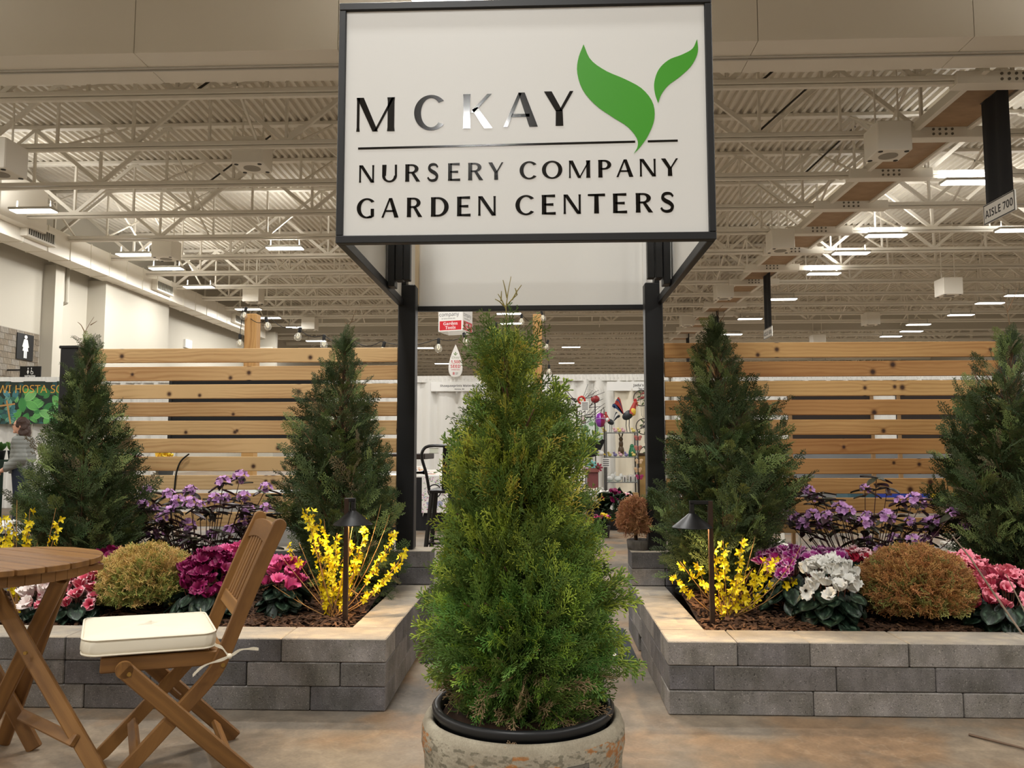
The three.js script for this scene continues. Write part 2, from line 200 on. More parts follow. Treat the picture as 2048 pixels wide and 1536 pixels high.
{ // service girder running away from the viewer with brown board panels
  const g = structGroup('service_girder', 'cream girder with brown board panels running away overhead', 'beam'); const x0 = 8.6, x1 = 9.75;
  for (const x of [x0, x1]) part('flange', span(x - 0.06, x + 0.06, CHORD + 0.05, CHORD + 0.26, -75, -15.2, 0.01), steelPaint, g);
  const bt = tex(256, 512, (u, v) => { const n = fbm(u, v * 2, 4, 4, 9), s = (v * 6) % 1 < 0.03 ? 0.8 : 1; return [150 * s + 26 * n, 122 * s + 24 * n, 92 * s + 22 * n]; }); const bm = std(0xffffff, 0.8, { map: bt });
  for (let n = 0; n < 20; n++) { const z = -15.5 - 2.72 * n; part('board_panel', span(x0 + 0.07, x1 - 0.07, CHORD + 0.1, CHORD + 0.14, z - 2.5, z - 0.2), bm, g);
    const gb = part('gusset_box', span(x0 - 0.5, x1 + 0.5, CHORD - 0.12, CHORD + 0.14, z - 0.16, z + 0.16, 0.01), steelPaint, g);
    if (n < 8) for (let i = 0; i < 4; i++) for (let j = 0; j < 2; j++) part('bolt', new THREE.CylinderGeometry(0.03, 0.03, 0.02, 8), std(0x6b6558, 0.6), gb, [x0 + 0.35 + i * 0.14, CHORD - 0.04 + j * 0.11, z + 0.165], [Math.PI / 2, 0, 0]);
  }
}
{ // air duct along the wall, in sections, with grilles
  const d = structGroup('air_duct', 'long cream sheet-metal air duct high along the wall', 'duct'), x1 = -16.2, x0 = -16.95;
  for (let k = 0, z = -19; z > -46; z -= 1.25, k++) { part('duct_section', span(x0, x1, 7.6, 8.47, z - 1.243, z, 0.006), ductPaint, d); part('seam', join([span(x1 - 0.0, x1 + 0.025, 7.58, 8.49, z - 0.02, z + 0.02, 0), span(x0, x1 + 0.025, 7.575, 7.6, z - 0.02, z + 0.02, 0)]), ductPaint, d); }
  const grille = std(0x4a463e, 0.6);
  for (const z of [onX(72, 447, x1).z, onX(322, 553, x1).z, onX(474, 617, x1).z]) { const v = part('grille', span(x1, x1 + 0.22, 7.75, 8.2, z - 0.75, z + 0.75, 0.01), ductPaint, d); part('grille_opening', span(x1 + 0.22, x1 + 0.225, 7.82, 8.13, z - 0.66, z + 0.66, 0), grille, v); for (let i = 0; i < 12; i++) part('louver', span(x1 + 0.22, x1 + 0.245, 7.82, 8.13, z - 0.62 + i * 0.11, z - 0.60 + i * 0.11, 0), housingGrey, v); }
  part('duct_box', span(x0 - 0.3, x1 + 0.35, 8.0, 9.4, -24.6, -22.4, 0.01), ductPaint, d);
}
// ---- high-bay lamps: glowing panel and a light of the same size just below it
const lampHousing = std(0xbdb9ae, 0.5), lampGlow = new THREE.MeshStandardMaterial({ color: 0xffffff, emissive: new THREE.Color(1, 0.97, 0.9), emissiveIntensity: LAMP_GLOW, roughness: 0.6 });
const lampHouseGeo = join([box(1.28, 0.07, 0.40, 0.01, 0, 0.06), box(0.03, 0.25, 0.03, 0, -0.5, 0.2), box(0.03, 0.25, 0.03, 0, 0.5, 0.2)]), lampGlowGeo = box(1.22, 0.03, 0.34, 0.004, 0, 0.012);
const lampUpGeo = box(1.12, 0.008, 0.26, 0.001, 0, 0.1), lampUpGlow = new THREE.MeshStandardMaterial({ color: 0xffffff, emissive: new THREE.Color(1, 0.97, 0.9), emissiveIntensity: 2, roughness: 0.6 });
function highBay(x, z, label, y = 8.0, up = false, gain = 1) {
  const t = thing('ceiling_light', label, 'light', [x, y, z], 0, 'linear high-bay ceiling lights'); part('housing', lampHouseGeo, lampHousing, t); part('diffuser', lampGlowGeo, lampGlow, t);
  const l = new THREE.RectAreaLight(LAMP_COLOR, LAMP_NITS * gain, 1.2, 0.32); l.name = 'ceiling_light_panel'; l.position.set(x, y - 0.02, z); l.rotation.x = -Math.PI / 2; scene.add(l);
  if (up) { part('uplight_slot', lampUpGeo, lampUpGlow, t); const u = new THREE.RectAreaLight(LAMP_COLOR, LAMP_NITS * 0.24, 1.1, 0.24); u.name = 'ceiling_light_uplight'; u.position.set(x, y + 0.115, z); u.rotation.x = Math.PI / 2; scene.add(u); }
}
{
  const seen = [[68, 402, 'bright ceiling light above the duct near the frame edge, largest over the restroom wall'], [270, 497, 'ceiling light hung over the duct beside the second white speaker box'], [333, 527, 'ceiling light over the duct just above the boxed-out wall bay'], [398, 566, 'ceiling light over the duct end of the boxed-out wall bay'], [497, 613, 'ceiling light directly over the round cedar post'], [537, 631, 'ceiling light just past the cedar post above the slat fence'], [570, 487, 'small yellowish ceiling light alone in the joists beside the sign'], [595, 651, 'ceiling light behind the first hanging bulbs above the slat fence'], [632, 679, 'low ceiling light close to the fence top among hanging bulbs'],
    [1935, 367, 'largest ceiling light, beside the black aisle banner'], [1772, 474, 'ceiling light over the board-panelled girder, second from the aisle banner'], [1702, 509, 'ceiling light with a yellow-lit joist beside it'], [1648, 550, 'ceiling light above the smaller black aisle banner'], [1566, 601, 'ceiling light overlapping the smaller aisle banner'], [1500, 640, 'ceiling light past the smaller aisle banner over the tall conifer'],
    [2035, 466, 'yellowish ceiling light below the aisle sign at the frame edge'], [2040, 597, 'ceiling light at the frame edge above the last conifer'], [1980, 612, 'slim ceiling light above the last conifer on the cross fence'], [1922, 635, 'ceiling light below the white speaker box over the cedar fence'], [1823, 667, 'ceiling light just over the top cedar slat'], [1782, 677, 'thin bluish ceiling light touching the top cedar slat'], [1463, 671, 'ceiling light half behind the tall conifer tip'], [1660, 716, 'ceiling light seen through the first fence gap'], [1018, 626, 'ceiling light right under the sign above the potted tree'], [1022, 646, 'second ceiling light under the sign above the potted tree']];
  for (const [px, py, label] of seen) { const d = FPX * 6.9 / (899 - py), p = at(px, py, d); highBay(p.x, -d, label, 8.0, d < 34); }
  // rows that the sign hides or that hang over and behind the viewer
  for (const z of [-19, -23.5, -28]) highBay(-2.2, z, 'ceiling light in the row hidden behind the big sign');
  for (const x of [-13.5, -1.7, 10.5]) for (const z of [-11.6, -7.1, -2.6, 1.9, 5.8, 9.7, 13.6, 18]) if (z < 10 || x !== -1.7) highBay(x + (x === -1.7 ? 0.33 : 0), z, 'ceiling light in the rows over and behind the viewer', 8.0, z < -5);
  for (const x of [-8, 2, 12, 22]) for (const z of [-54, -64, -76]) highBay(x, z, 'small ceiling light beyond the far beam', 8.0, false, 1.8);
  for (const [x, z] of [[21, -12], [21, -22], [21, -45]]) highBay(x, z, 'ceiling light in the row past the frame edge');
}
{ // white speaker boxes hung below the joists
  const cab = join([box(0.74, 0.66, 0.74, 0.02)]), t0 = thing('speaker_box', '', 'speaker', [0, 0, 0], 0, 'white speaker boxes under the joists'); part('cabinet', cab, ductPaint, t0); const hole = std(0x3c3a34, 0.8);
  part('driver', new THREE.CylinderGeometry(0.2, 0.2, 0.012, 24), std(0x9c968a, 0.8), t0, [0, -0.334, 0]); for (const x of [-0.28, 0.28]) for (const z of [-0.28, 0.28]) part('port', new THREE.CylinderGeometry(0.05, 0.05, 0.012, 12), hole, t0, [x, -0.334, z]); for (const x of [-0.25, 0.25]) part('hanger_rod', box(0.03, 2.6, 0.03, 0, x, 1.6), steelPaint, t0);
  const list = [[1775, 283, 66, 'large white speaker box at the board-panelled girder'], [505, 310, 62, 'white speaker box hung nearest the sign frame'], [0, 318, 72, 'white speaker box cut by the frame edge'], [333, 500, 42, 'white speaker box behind the pair of duct lights'], [1560, 482, 44, 'white speaker box second along the board-panelled girder'], [1447, 583, 33, 'white speaker box third along the girder near the sign corner'], [1374, 640, 26, 'smallest white speaker box, beside the sign post'], [1897, 575, 37, 'white speaker box above the cedar fence near its end'], [1741, 638, 27, 'white speaker box over the middle of the cedar fence'], [507, 591, 33, 'white speaker box just above the cedar post light'], [620, 648, 27, 'small white speaker box above the bulbs over the slat fence'], [1635, 681, 24, 'small white speaker box touching the top cedar slat']];
  list.forEach(([px, py, w, label], i) => { const d = FPX * 0.72 / w, p = at(px, py, d), o = i ? copyOf(t0, label) : t0; o.userData.label = label; o.position.copy(p); });
}
{ // hanging aisle banners below the girder
  const cloth = std(0x15161a, 0.8);
  const sign = (txt) => std(0xffffff, 0.5, { map: canvasTex(512, 192, (c, w, h) => { c.fillStyle = '#e9e6df'; c.fillRect(0, 0, w, h); c.strokeStyle = '#222'; c.lineWidth = 10; c.strokeRect(5, 5, w - 10, h - 10); c.fillStyle = '#1a1a1a'; c.font = 'bold 108px sans-serif'; c.textAlign = 'center'; c.textBaseline = 'middle'; c.fillText(txt, w / 2, h / 2 + 4, w - 50); }) });
  const banner = (d, w, txt, label, x, bot) => { const t = thing('aisle_banner', label, 'banner', [x, bot, -d], 0.0, 'black aisle banners'); const top = CHORD + 0.1 - bot;
    part('cloth', sheet(12, 2, (u, v) => V(0.02 * Math.sin(u * 14), lerp(0.42, top, v), lerp(w / 2, -w / 2, u)), 0.006), cloth, t);
    const b = part('sign_board', span(-0.015, 0.015, 0, 0.42, -w / 2 - 0.06, w / 2 + 0.06), housingGrey, t); if (txt) { const q = new THREE.PlaneGeometry(w + 0.1, 0.4); q.rotateY(-Math.PI / 2); part('lettering', q, sign(txt), b, [-0.017, 0.21, 0]); } part('rod', tube([V(0, top, w / 2), V(0, top, -w / 2)], 0.015), blackMetal, t); };
  banner(16.3, 1.0, 'AISLE 700', 'black aisle banner with a white AISLE 700 board', at(1999, 416, 16.3).x, at(1999, 416, 16.3).y - 0.21); banner(33.4, 1.1, 'AISLE 600', 'smaller black aisle banner with a white AISLE 600 board', at(1536, 666, 33.4).x, at(1536, 666, 33.4).y - 0.21); banner(42.5, 1.1, '', 'thin black aisle banner behind the tall conifer tip', 9.3, 5.9); banner(51, 1.2, '', 'farthest black aisle banner, just past the sign post', 9.3, 6.1);
}
{ // restroom signs, exit sign
  const black = std(0x121212, 0.5), white = std(0xf4f4f0, 0.5);
  const s = thing('restroom_sign', 'black wall sign with a white standing woman figure', 'sign', [WX + 0.06, onX(50, 694, WX + 0.06).y, onX(50, 694, WX + 0.06).z]);
  part('board', box(0.03, 0.88, 0.86, 0.004), black, s);
  const fig = new THREE.Shape(); fig.moveTo(-0.03, 0.26); fig.lineTo(-0.07, 0.25); fig.lineTo(-0.14, 0.0); fig.lineTo(-0.10, -0.02); fig.lineTo(-0.07, 0.08); fig.lineTo(-0.12, -0.14); fig.lineTo(-0.06, -0.14); fig.lineTo(-0.06, -0.38); fig.lineTo(-0.01, -0.38); fig.lineTo(-0.01, -0.14); fig.lineTo(0.01, -0.14); fig.lineTo(0.01, -0.38); fig.lineTo(0.06, -0.38); fig.lineTo(0.06, -0.14); fig.lineTo(0.12, -0.14); fig.lineTo(0.07, 0.08); fig.lineTo(0.10, -0.02); fig.lineTo(0.14, 0.0); fig.lineTo(0.07, 0.25); fig.lineTo(0.03, 0.26); fig.closePath();
  const fg = new THREE.ExtrudeGeometry(fig, { depth: 0.008, bevelEnabled: false }), hg = new THREE.CylinderGeometry(0.06, 0.06, 0.008, 20); hg.rotateX(Math.PI / 2); hg.translate(0, 0.335, 0.004); const f = join([fg, hg]); f.scale(1.25, 1, 1); f.rotateY(Math.PI / 2); part('woman_figure', f, white, s, [0.016, 0, 0]);
  const w = thing('restroom_sign', 'black projecting WOMEN sign with a wheelchair symbol', 'sign', at(61, 746, 25.4).toArray());
  part('board', box(0.70, 0.44, 0.04, 0.004), black, w); { const l = w.position.x - 0.35 - WX; part('bracket', box(l, 0.05, 0.03, 0.004, -0.35 - l / 2, 0.1), black, w); }
  const pl = new THREE.PlaneGeometry(0.67, 0.41); part('print', pl, std(0xffffff, 0.5, { map: canvasTex(512, 216, (c, W, H) => { c.fillStyle = '#121212'; c.fillRect(0, 0, W, H); c.fillStyle = c.strokeStyle = '#f4f4f0'; c.font = 'bold 70px sans-serif'; c.textAlign = 'center'; c.fillText('WOMEN', W / 2, 196); c.beginPath(); c.arc(200, 30, 14, 0, 7); c.fill(); c.beginPath(); c.moveTo(200, 44); c.lineTo(232, 100); c.lineTo(212, 100); c.lineTo(212, 128); c.lineTo(188, 128); c.lineTo(188, 100); c.lineTo(168, 100); c.fill(); c.lineWidth = 10; c.beginPath(); c.arc(300, 96, 30, 0.2, 4.3); c.stroke(); c.beginPath(); c.arc(288, 28, 12, 0, 7); c.fill(); c.beginPath(); c.moveTo(288, 44); c.lineTo(292, 84); c.lineTo(322, 84); c.lineTo(338, 122); c.stroke(); }) }), w, [0, 0, 0.022]);
  const e = thing('exit_sign', 'small lit white EXIT sign on the wall beyond the duct', 'sign', [WX + 0.05, onX(376, 688, WX + 0.05).y, onX(376, 688, WX + 0.05).z]); part('housing', box(0.1, 0.42, 0.7, 0.01), white, e); const ep = new THREE.PlaneGeometry(0.64, 0.36); ep.rotateY(Math.PI / 2); part('lit_face', ep, std(0xffffff, 0.5, { map: canvasTex(128, 64, (c, W, H) => { c.fillStyle = '#f6f2ee'; c.fillRect(0, 0, W, H); c.fillStyle = '#c8443c'; c.font = 'bold 44px sans-serif'; c.textAlign = 'center'; c.fillText('EXIT', W / 2, 48); }), emissive: 0xffffff, emissiveIntensity: 0.5 }), e, [0.055, 0, 0]);
}
// ---------------------------------------------------------------- garden display: block planters, fences, sign
const FRONT = -3.445, LX = -0.664, RX = 0.522, STEP = -4.805, CH = 0.1;
{
  const R = rng(404), pick = () => blockMats[Math.floor(R() * 4)];
  function block(t, x0, x1, y0, z0, z1, top) {                 // one block, standing a hair uneven, with open joints
    const j = () => (R() - 0.5) * 0.003, g = box(x1 - x0 - 0.003, CH - 0.002, Math.abs(z1 - z0) - 0.003, 0.004); const ou = R() * 3, ov = R() * 3, uv = g.attributes.uv; for (let i = 0; i < uv.count; i++) uv.setXY(i, uv.getX(i) + ou, uv.getY(i) + ov);
    if (top) { g.clearGroups(); const n = g.attributes.normal; let from = 0, cur = n.getY(0) > 0.5 ? 1 : 0; for (let i = 3; i <= n.count; i += 3) { const k = i < n.count ? (n.getY(i) > 0.5 ? 1 : 0) : -1; if (k !== cur) { g.addGroup(from, i - from, cur); from = i; cur = k; } } }  // upward faces take the paler tone that stands in for light from above
    const face = pick(); part('block', g, top ? [face, litTopMat] : face, t, [(x0 + x1) / 2 + j(), y0 + CH / 2, (z0 + z1) / 2 + j() * 0.7], [0, j() * 0.8, 0]);
  }
  const run = (t, a, b, cuts, put) => { const c = [a, ...cuts.filter((x) => x > Math.min(a, b) && x < Math.max(a, b)), b]; for (let i = 0; i + 1 < c.length; i++) put(c[i], c[i + 1]); };
  const X = (px) => at(px, 1360, -FRONT).x;
  // planter beyond the potted tree's right side
  const r = thing('planter_wall', 'grey block planter wall holding the white cyclamen and rust globe shrub', 'planter', [0, 0, 0]);
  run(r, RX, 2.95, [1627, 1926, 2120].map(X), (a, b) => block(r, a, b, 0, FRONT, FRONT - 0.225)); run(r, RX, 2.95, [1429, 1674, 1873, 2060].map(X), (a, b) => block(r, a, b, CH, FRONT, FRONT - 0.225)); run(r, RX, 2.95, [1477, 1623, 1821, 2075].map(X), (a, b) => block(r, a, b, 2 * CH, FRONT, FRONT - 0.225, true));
  const l = thing('planter_wall', 'grey block planter wall behind the bistro chair holding the magenta cyclamen', 'planter', [0, 0, 0]);
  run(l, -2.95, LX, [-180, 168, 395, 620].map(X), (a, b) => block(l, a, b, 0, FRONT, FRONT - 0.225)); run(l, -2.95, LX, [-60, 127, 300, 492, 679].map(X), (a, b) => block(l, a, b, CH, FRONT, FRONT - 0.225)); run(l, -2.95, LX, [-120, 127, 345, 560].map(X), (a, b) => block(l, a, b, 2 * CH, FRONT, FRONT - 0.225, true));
  for (const [t, xa, xb] of [[r, RX, RX + 0.2], [l, LX - 0.2, LX]]) {
    const cuts = [[-3.95, -4.4], [-4.0, -4.37], [-3.89, -4.18, -4.44]];
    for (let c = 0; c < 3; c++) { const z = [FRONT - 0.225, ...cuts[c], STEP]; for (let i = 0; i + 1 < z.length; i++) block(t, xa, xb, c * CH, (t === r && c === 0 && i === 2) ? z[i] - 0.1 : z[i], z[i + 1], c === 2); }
    // five-course back wall, its end standing as a step at the walkway
    const end = t === r ? xa : xb, sg = t === r ? 1 : -1;
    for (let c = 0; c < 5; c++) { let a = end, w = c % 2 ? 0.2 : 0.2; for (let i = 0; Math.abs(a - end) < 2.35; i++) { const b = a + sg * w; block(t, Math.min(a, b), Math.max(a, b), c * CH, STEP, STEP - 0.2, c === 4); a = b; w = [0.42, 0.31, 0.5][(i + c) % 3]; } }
  }
  // mulch: a bumpy bed under loose bark chips
  const soil = std(0x2a1a10, 0.95), chipMat = std(0xffffff, 0.9), chip = box(0.045, 0.004, 0.009, 0.001), chip2 = flat([-0.02, 0, 0.004, 0.02, 0.002, 0.001, 0.004, 0.006, -0.005, -0.02, 0, 0.004, 0.004, 0.006, -0.005, -0.012, -0.001, -0.004]);
  uvBox(chip2);
  const bedY = (x, z) => lerp(0.262, 0.40, clamp((FRONT - 0.225 - z) / 1.1, 0, 1)) + 0.025 * (fbm(x * 0.4 + 5, z * 0.4 + 9, 8, 3, 3) - 0.5) * 2;
  globalThis.bedY = bedY;
  for (const [xa, xb, label] of [[RX + 0.206, 2.9, 'dark brown bark mulch bed around the white cyclamen and rust globe shrub'], [-2.9, LX - 0.206, 'dark brown bark mulch bed around the magenta cyclamen and golden globe shrub']]) {
    const b = thing('mulch_bed', label, 'mulch', [0, 0, 0], 0, null, 'stuff'); const za = FRONT - 0.23, zb = STEP + 0.005;
    part('soil', sheet(60, 30, (u, v) => { const x = lerp(xa, xb, u), z = lerp(za, zb, v); return V(x, bedY(x, z), z); }), soil, b); part('soil_fill', span(xa, xb, 0.01, 0.24, zb, za, 0), soil, b);
    const ms = [], cs = [], ms2 = [], cs2 = [], q = new THREE.Quaternion(), e = new THREE.Euler(); for (let i = 0; i < 6500; i++) { const x = lerp(xa + 0.01, xb - 0.01, R()), z = lerp(za - 0.008, zb + 0.02, Math.pow(R(), 1.4)); e.set((R() - 0.5) * 0.9, R() * 6.28, (R() - 0.5) * 0.9); q.setFromEuler(e); const s = 0.5 + R() * 1.0; const m = new THREE.Matrix4().compose(V(x, bedY(x, z) + 0.004 + R() * 0.012, z), q, V(s, s, s * (0.7 + R()))); const k = R(), c = new THREE.Color().setRGB(0.05 + 0.11 * k * k, 0.022 + 0.055 * k * k, 0.010 + 0.025 * k * k); (i % 2 ? ms : ms2).push(m); (i % 2 ? cs : cs2).push(c); }
    many('bark_chips', chip, chipMat, ms, b, cs); many('bark_flakes', chip2, std(0xffffff, 0.9, { side: THREE.DoubleSide }), ms2, b, cs2);
  }
}
{ // cedar slat fences with black end posts
  const postGeo = (h) => join([box(0.112, h, 0.105, 0.006, 0, h / 2), box(0.124, 0.018, 0.117, 0.004, 0, h + 0.005)]);
  const slats = (t, x0, x1, top, pitch, h, n, mats, seed) => { const R = rng(seed); for (let i = 0; i < n; i++) { const y = top - i * pitch - h / 2, g = box(x1 - x0, h, 0.02, 0.003), uv = g.attributes.uv, k = Math.floor(R() * 8), o = R(); for (let j = 0; j < uv.count; j++) uv.setXY(j, uv.getX(j) * 0.5 + o, (k + 0.5 + uv.getY(j) / h * 0.96) / 8); part('slat', g, mats[Math.floor(R() * mats.length)], t, [(x0 + x1) / 2, y + (R() - 0.5) * 0.003, -4.875 + (R() - 0.5) * 0.002], [0, 0, (R() - 0.5) * 0.0025]); } };
  const tint = (c) => std(c, 0.6, { map: cedarTex });
  const l = thing('slat_fence', 'pale cedar slat fence with a black end post behind the bistro chair', 'fence', [0, 0, 0]);
  slats(l, -2.885, -0.886, 1.727, 0.1116, 0.088, 10, [tint(0xfff8ec), tint(0xf8ecd8), tint(0xfff2de), tint(0xf0e0c4)], 12); part('post', postGeo(1.235), blackPaint, l, [-2.945, 0.5, -4.9]);
  const r = thing('slat_fence', 'redder cedar slat fence behind the white cyclamen bed', 'fence', [0, 0, 0]);
  slats(r, 0.745, 2.735, 1.746, 0.1168, 0.092, 10, [tint(0xf0d6b0), tint(0xe8caa2), tint(0xf6e2be), tint(0xdcbc94)], 31); part('post', postGeo(1.245), blackPaint, r, [2.8, 0.5, -4.9]);
 
}
{ // big sign box on two posts
  const t = thing('entrance_sign', 'large white framed sign with black lettering and green leaves on two black posts', 'sign', [0, 0, 0]);
  const x0 = -0.885, x1 = 0.742, y0 = 1.985, y1 = 3.065, zf = -3.35, zm = -4.846, zb = -5.075, f = 0.034;
  // front frame
  part('frame_rail', span(x0, x1, y0, y0 + f, zf - 0.04, zf, 0.003), blackPaint, t); part('frame_rail', span(x0, x1, y1 - f, y1, zf - 0.04, zf, 0.003), blackPaint, t);
  part('frame_stile', span(x0, x0 + 0.03, y0 + f, y1 - f, zf - 0.04, zf - 0.001, 0.003), blackPaint, t); part('frame_stile', span(x1 - 0.03, x1, y0 + f, y1 - f, zf - 0.04, zf - 0.001, 0.003), blackPaint, t);
  const zp = zf - 0.014; part('face_panel', span(x0 + 0.03, x1 - 0.03, y0 + f, y1 - f, zp - 0.012, zp, 0.001), vinylWhite, t);
  // sides: black bottom rails and white panels, open underneath
  for (const s of [0, 1]) { const a = s ? x1 - f : x0; part('side_rail', span(a, a + f, y0, y0 + f + 0.012, zm, zf - 0.04, 0.003), blackPaint, t); part('side_rail', span(a, a + f, y1 - f, y1, zm, zf - 0.04, 0.003), blackPaint, t); part('side_panel', span(s ? x1 - 0.022 : x0 + 0.010, s ? x1 - 0.010 : x0 + 0.022, y0 + f + 0.012, y1 - f, zm, zf - 0.04, 0.001), panelInside, t); }
  // back face
  part('back_panel', span(x0 + 0.03, x1 - 0.03, y0 + 0.03, y1, zb, zb + 0.012, 0.001), panelInside, t); part('back_rail', span(x0, x1, y0, y0 + 0.032, zb - 0.01, zb + 0.03, 0.003), blackPaint, t); part('back_rail', span(x0, x1, y1 - 0.03, y1, zb + 0.012, zb + 0.05, 0.003), blackPaint, t);
  part('wood_batten', span(x0 + 0.075, x0 + 0.098, y0 + 0.04, y1 - 0.03, zb + 0.012, zb + 0.045, 0.002), bareWood, t); part('wood_batten', span(x1 - 0.098, x1 - 0.075, y0 + 0.04, y1 - 0.03, zb + 0.012, zb + 0.045, 0.002), std(0xe8e6e0, 0.6), t);
  // posts and the hanging legs inside the box
  for (const s of [0, 1]) {
    const px = s ? 0.686 : -0.831; part('post', span(px - 0.054, px + 0.054, 0.5, 2.118, -4.96, -4.853, 0.006), blackPaint, t); part('upper_post', span(px - 0.02 + (s ? 0.025 : -0.025), px + 0.02 + (s ? 0.025 : -0.025), 2.118, 3.0, -4.94, -4.86, 0.003), blackPaint, t);
    for (let k = 0; k < 3; k++) { const o = 0.036 + k * 0.043, xa = s ? x1 - o - 0.039 : x0 + o; part('hanging_leg', span(xa, xa + 0.039, k === 0 ? 2.0 : 2.033, 3.03, -4.42 + 0.02 * k, -4.33 + 0.004 * (k % 2), 0.003), blackPaint, t); }
  }
  // lettering: each letter a piece of black vinyl, drawn from strokes with thick and thin parts
  let K = 0.165, N = 0.075;                                       // thick and thin strokes, for capitals 1 high
  const poly = (...p) => { const s = new THREE.Shape(); p.forEach(([x, y], i) => (i ? s.lineTo(x, y) : s.moveTo(x, y))); s.closePath(); return [s]; };
  const stem = (x, w) => poly([x - 0.012, 0], [x + w + 0.012, 0], [x + w, 0.12], [x + w, 0.88], [x + w + 0.012, 1], [x - 0.012, 1], [x, 0.88], [x, 0.12]);
  const armE = (x, y, len, h) => poly([x, y], [x + len, y - 0.02], [x + len, y + h + 0.02], [x, y + h]);
  const ring = (cx, cy, rx, ry, a0, a1, kx, ky, n = 36) => { const s = new THREE.Shape(), P = []; for (let i = 0; i <= n; i++) { const a = lerp(a0, a1, i / n); P.push([cx + rx * Math.cos(a), cy + ry * Math.sin(a)]); } for (let i = n; i >= 0; i--) { const a = lerp(a0, a1, i / n); P.push([cx + (rx - kx) * Math.cos(a), cy + (ry - ky) * Math.sin(a)]); } P.forEach(([x, y], i) => (i ? s.lineTo(x, y) : s.moveTo(x, y))); s.closePath(); return [s]; };
  const bow = (x, y0b, y1b, rx) => ring(x, (y0b + y1b) / 2, rx, (y1b - y0b) / 2, -Math.PI / 2, Math.PI / 2, K, N);
  const sPath = () => { const P = [[0.84, 0.8], [0.72, 0.925], [0.5, 0.965], [0.25, 0.89], [0.2, 0.72], [0.36, 0.585], [0.62, 0.47], [0.79, 0.31], [0.72, 0.11], [0.47, 0.035], [0.22, 0.08], [0.08, 0.22]].map(([x, y]) => V(x, y, 0)); const c = curve(P, 48), s = new THREE.Shape(), A = [], B = []; c.forEach((p, i) => { const q = c[Math.min(48, i + 1)].clone().sub(c[Math.max(0, i - 1)]).normalize(), n = V(-q.y, q.x, 0), w = lerp(0.055, 0.11, Math.exp(-Math.pow((i / 48 - 0.5) * 3.2, 2))) ; A.push([p.x + n.x * w, p.y + n.y * w]); B.unshift([p.x - n.x * w, p.y - n.y * w]); }); [...A, ...B].forEach(([x, y], i) => (i ? s.lineTo(x, y) : s.moveTo(x, y))); s.closePath(); return [s]; };
  const D2R = Math.PI / 180;
  const glyphs = {                                                   // each in a box 1 wide, stretched to its measured width
    M: [stem(0.0, 0.07), poly([0, 1], [0.18, 1], [0.565, 0.0], [0.42, 0.0]), poly([0.93, 1], [1.0, 1], [0.525, 0.0], [0.46, 0.0]), stem(0.82, 0.18)],
    C: [ring(0.58, 0.5, 0.58, 0.52, 42 * D2R, 318 * D2R, 0.235, 0.09)], G: [ring(0.58, 0.5, 0.58, 0.52, 42 * D2R, 300 * D2R, 0.235, 0.09), poly([0.80, 0.0], [0.99, 0.08], [0.99, 0.47], [0.80, 0.47]), poly([0.6, -0.018], [0.86, 0.0], [0.86, 0.08], [0.6, 0.055])],
    K: [stem(0, 0.24), poly([0.24, 0.47], [0.85, 1], [1.0, 1], [0.36, 0.44]), poly([0.3, 0.55], [0.5, 0.62], [1.03, 0], [0.74, 0])],
    A: [poly([0, 0], [0.12, 0], [0.53, 0.98], [0.44, 1]), poly([0.43, 1], [0.62, 1], [1.0, 0], [0.75, 0]), poly([0.22, 0.29], [0.76, 0.29], [0.76, 0.38], [0.25, 0.38])],
    Y: [poly([0, 1], [0.26, 1], [0.63, 0.42], [0.40, 0.42]), poly([1, 1], [0.88, 1], [0.5, 0.42], [0.6, 0.42]), poly([0.39, 0], [0.65, 0], [0.63, 0.45], [0.40, 0.45])],
    N: [stem(0.0, 0.12), poly([0, 1], [0.24, 1], [1.0, 0], [0.78, 0.0]), stem(0.88, 0.12)], U: [poly([0, 1], [0.29, 1], [0.26, 0.36], [0, 0.36]), poly([0.85, 1], [1, 1], [1, 0.36], [0.86, 0.36]), ring(0.5, 0.37, 0.5, 0.385, Math.PI, 2 * Math.PI, 0.2, 0.1)],
    R: [stem(0.02, 0.27), ring(0.45, 0.735, 0.48, 0.265, -Math.PI / 2, Math.PI / 2, 0.26, 0.095), poly([0.2, 0.905], [0.46, 0.905], [0.46, 1], [0.2, 1]), poly([0.2, 0.47], [0.46, 0.47], [0.46, 0.565], [0.2, 0.565]), poly([0.42, 0.5], [0.62, 0.52], [1.05, 0], [0.78, 0])],
    P: [stem(0.02, 0.3), ring(0.45, 0.72, 0.54, 0.28, -Math.PI / 2, Math.PI / 2, 0.29, 0.095), poly([0.2, 0.905], [0.46, 0.905], [0.46, 1], [0.2, 1]), poly([0.2, 0.44], [0.46, 0.44], [0.46, 0.535], [0.2, 0.535])],
    D: [stem(0.02, 0.25), ring(0.4, 0.5, 0.6, 0.5, -Math.PI / 2, Math.PI / 2, 0.245, 0.095), poly([0.2, 0.905], [0.41, 0.905], [0.41, 1], [0.2, 1]), poly([0.2, 0], [0.41, 0], [0.41, 0.095], [0.2, 0.095])],
    E: [stem(0.03, 0.31), armE(0.2, 0.0, 0.8, 0.1), armE(0.2, 0.9, 0.76, 0.1), armE(0.2, 0.46, 0.64, 0.095)], T: [armE(0, 0.9, 1, 0.1), poly([0.36, 0], [0.64, 0], [0.62, 0.95], [0.38, 0.95])],
    O: [ring(0.5, 0.5, 0.53, 0.52, 0, 2 * Math.PI, 0.21, 0.09, 64)], S: [sPath()],
  };
  const zl = zp + 0.0005, U = (zx, zy) => { const p = at(660 + zx / 2.4, zy / 2.4, -zl); return [p.x, p.y]; };   // measured on the sign
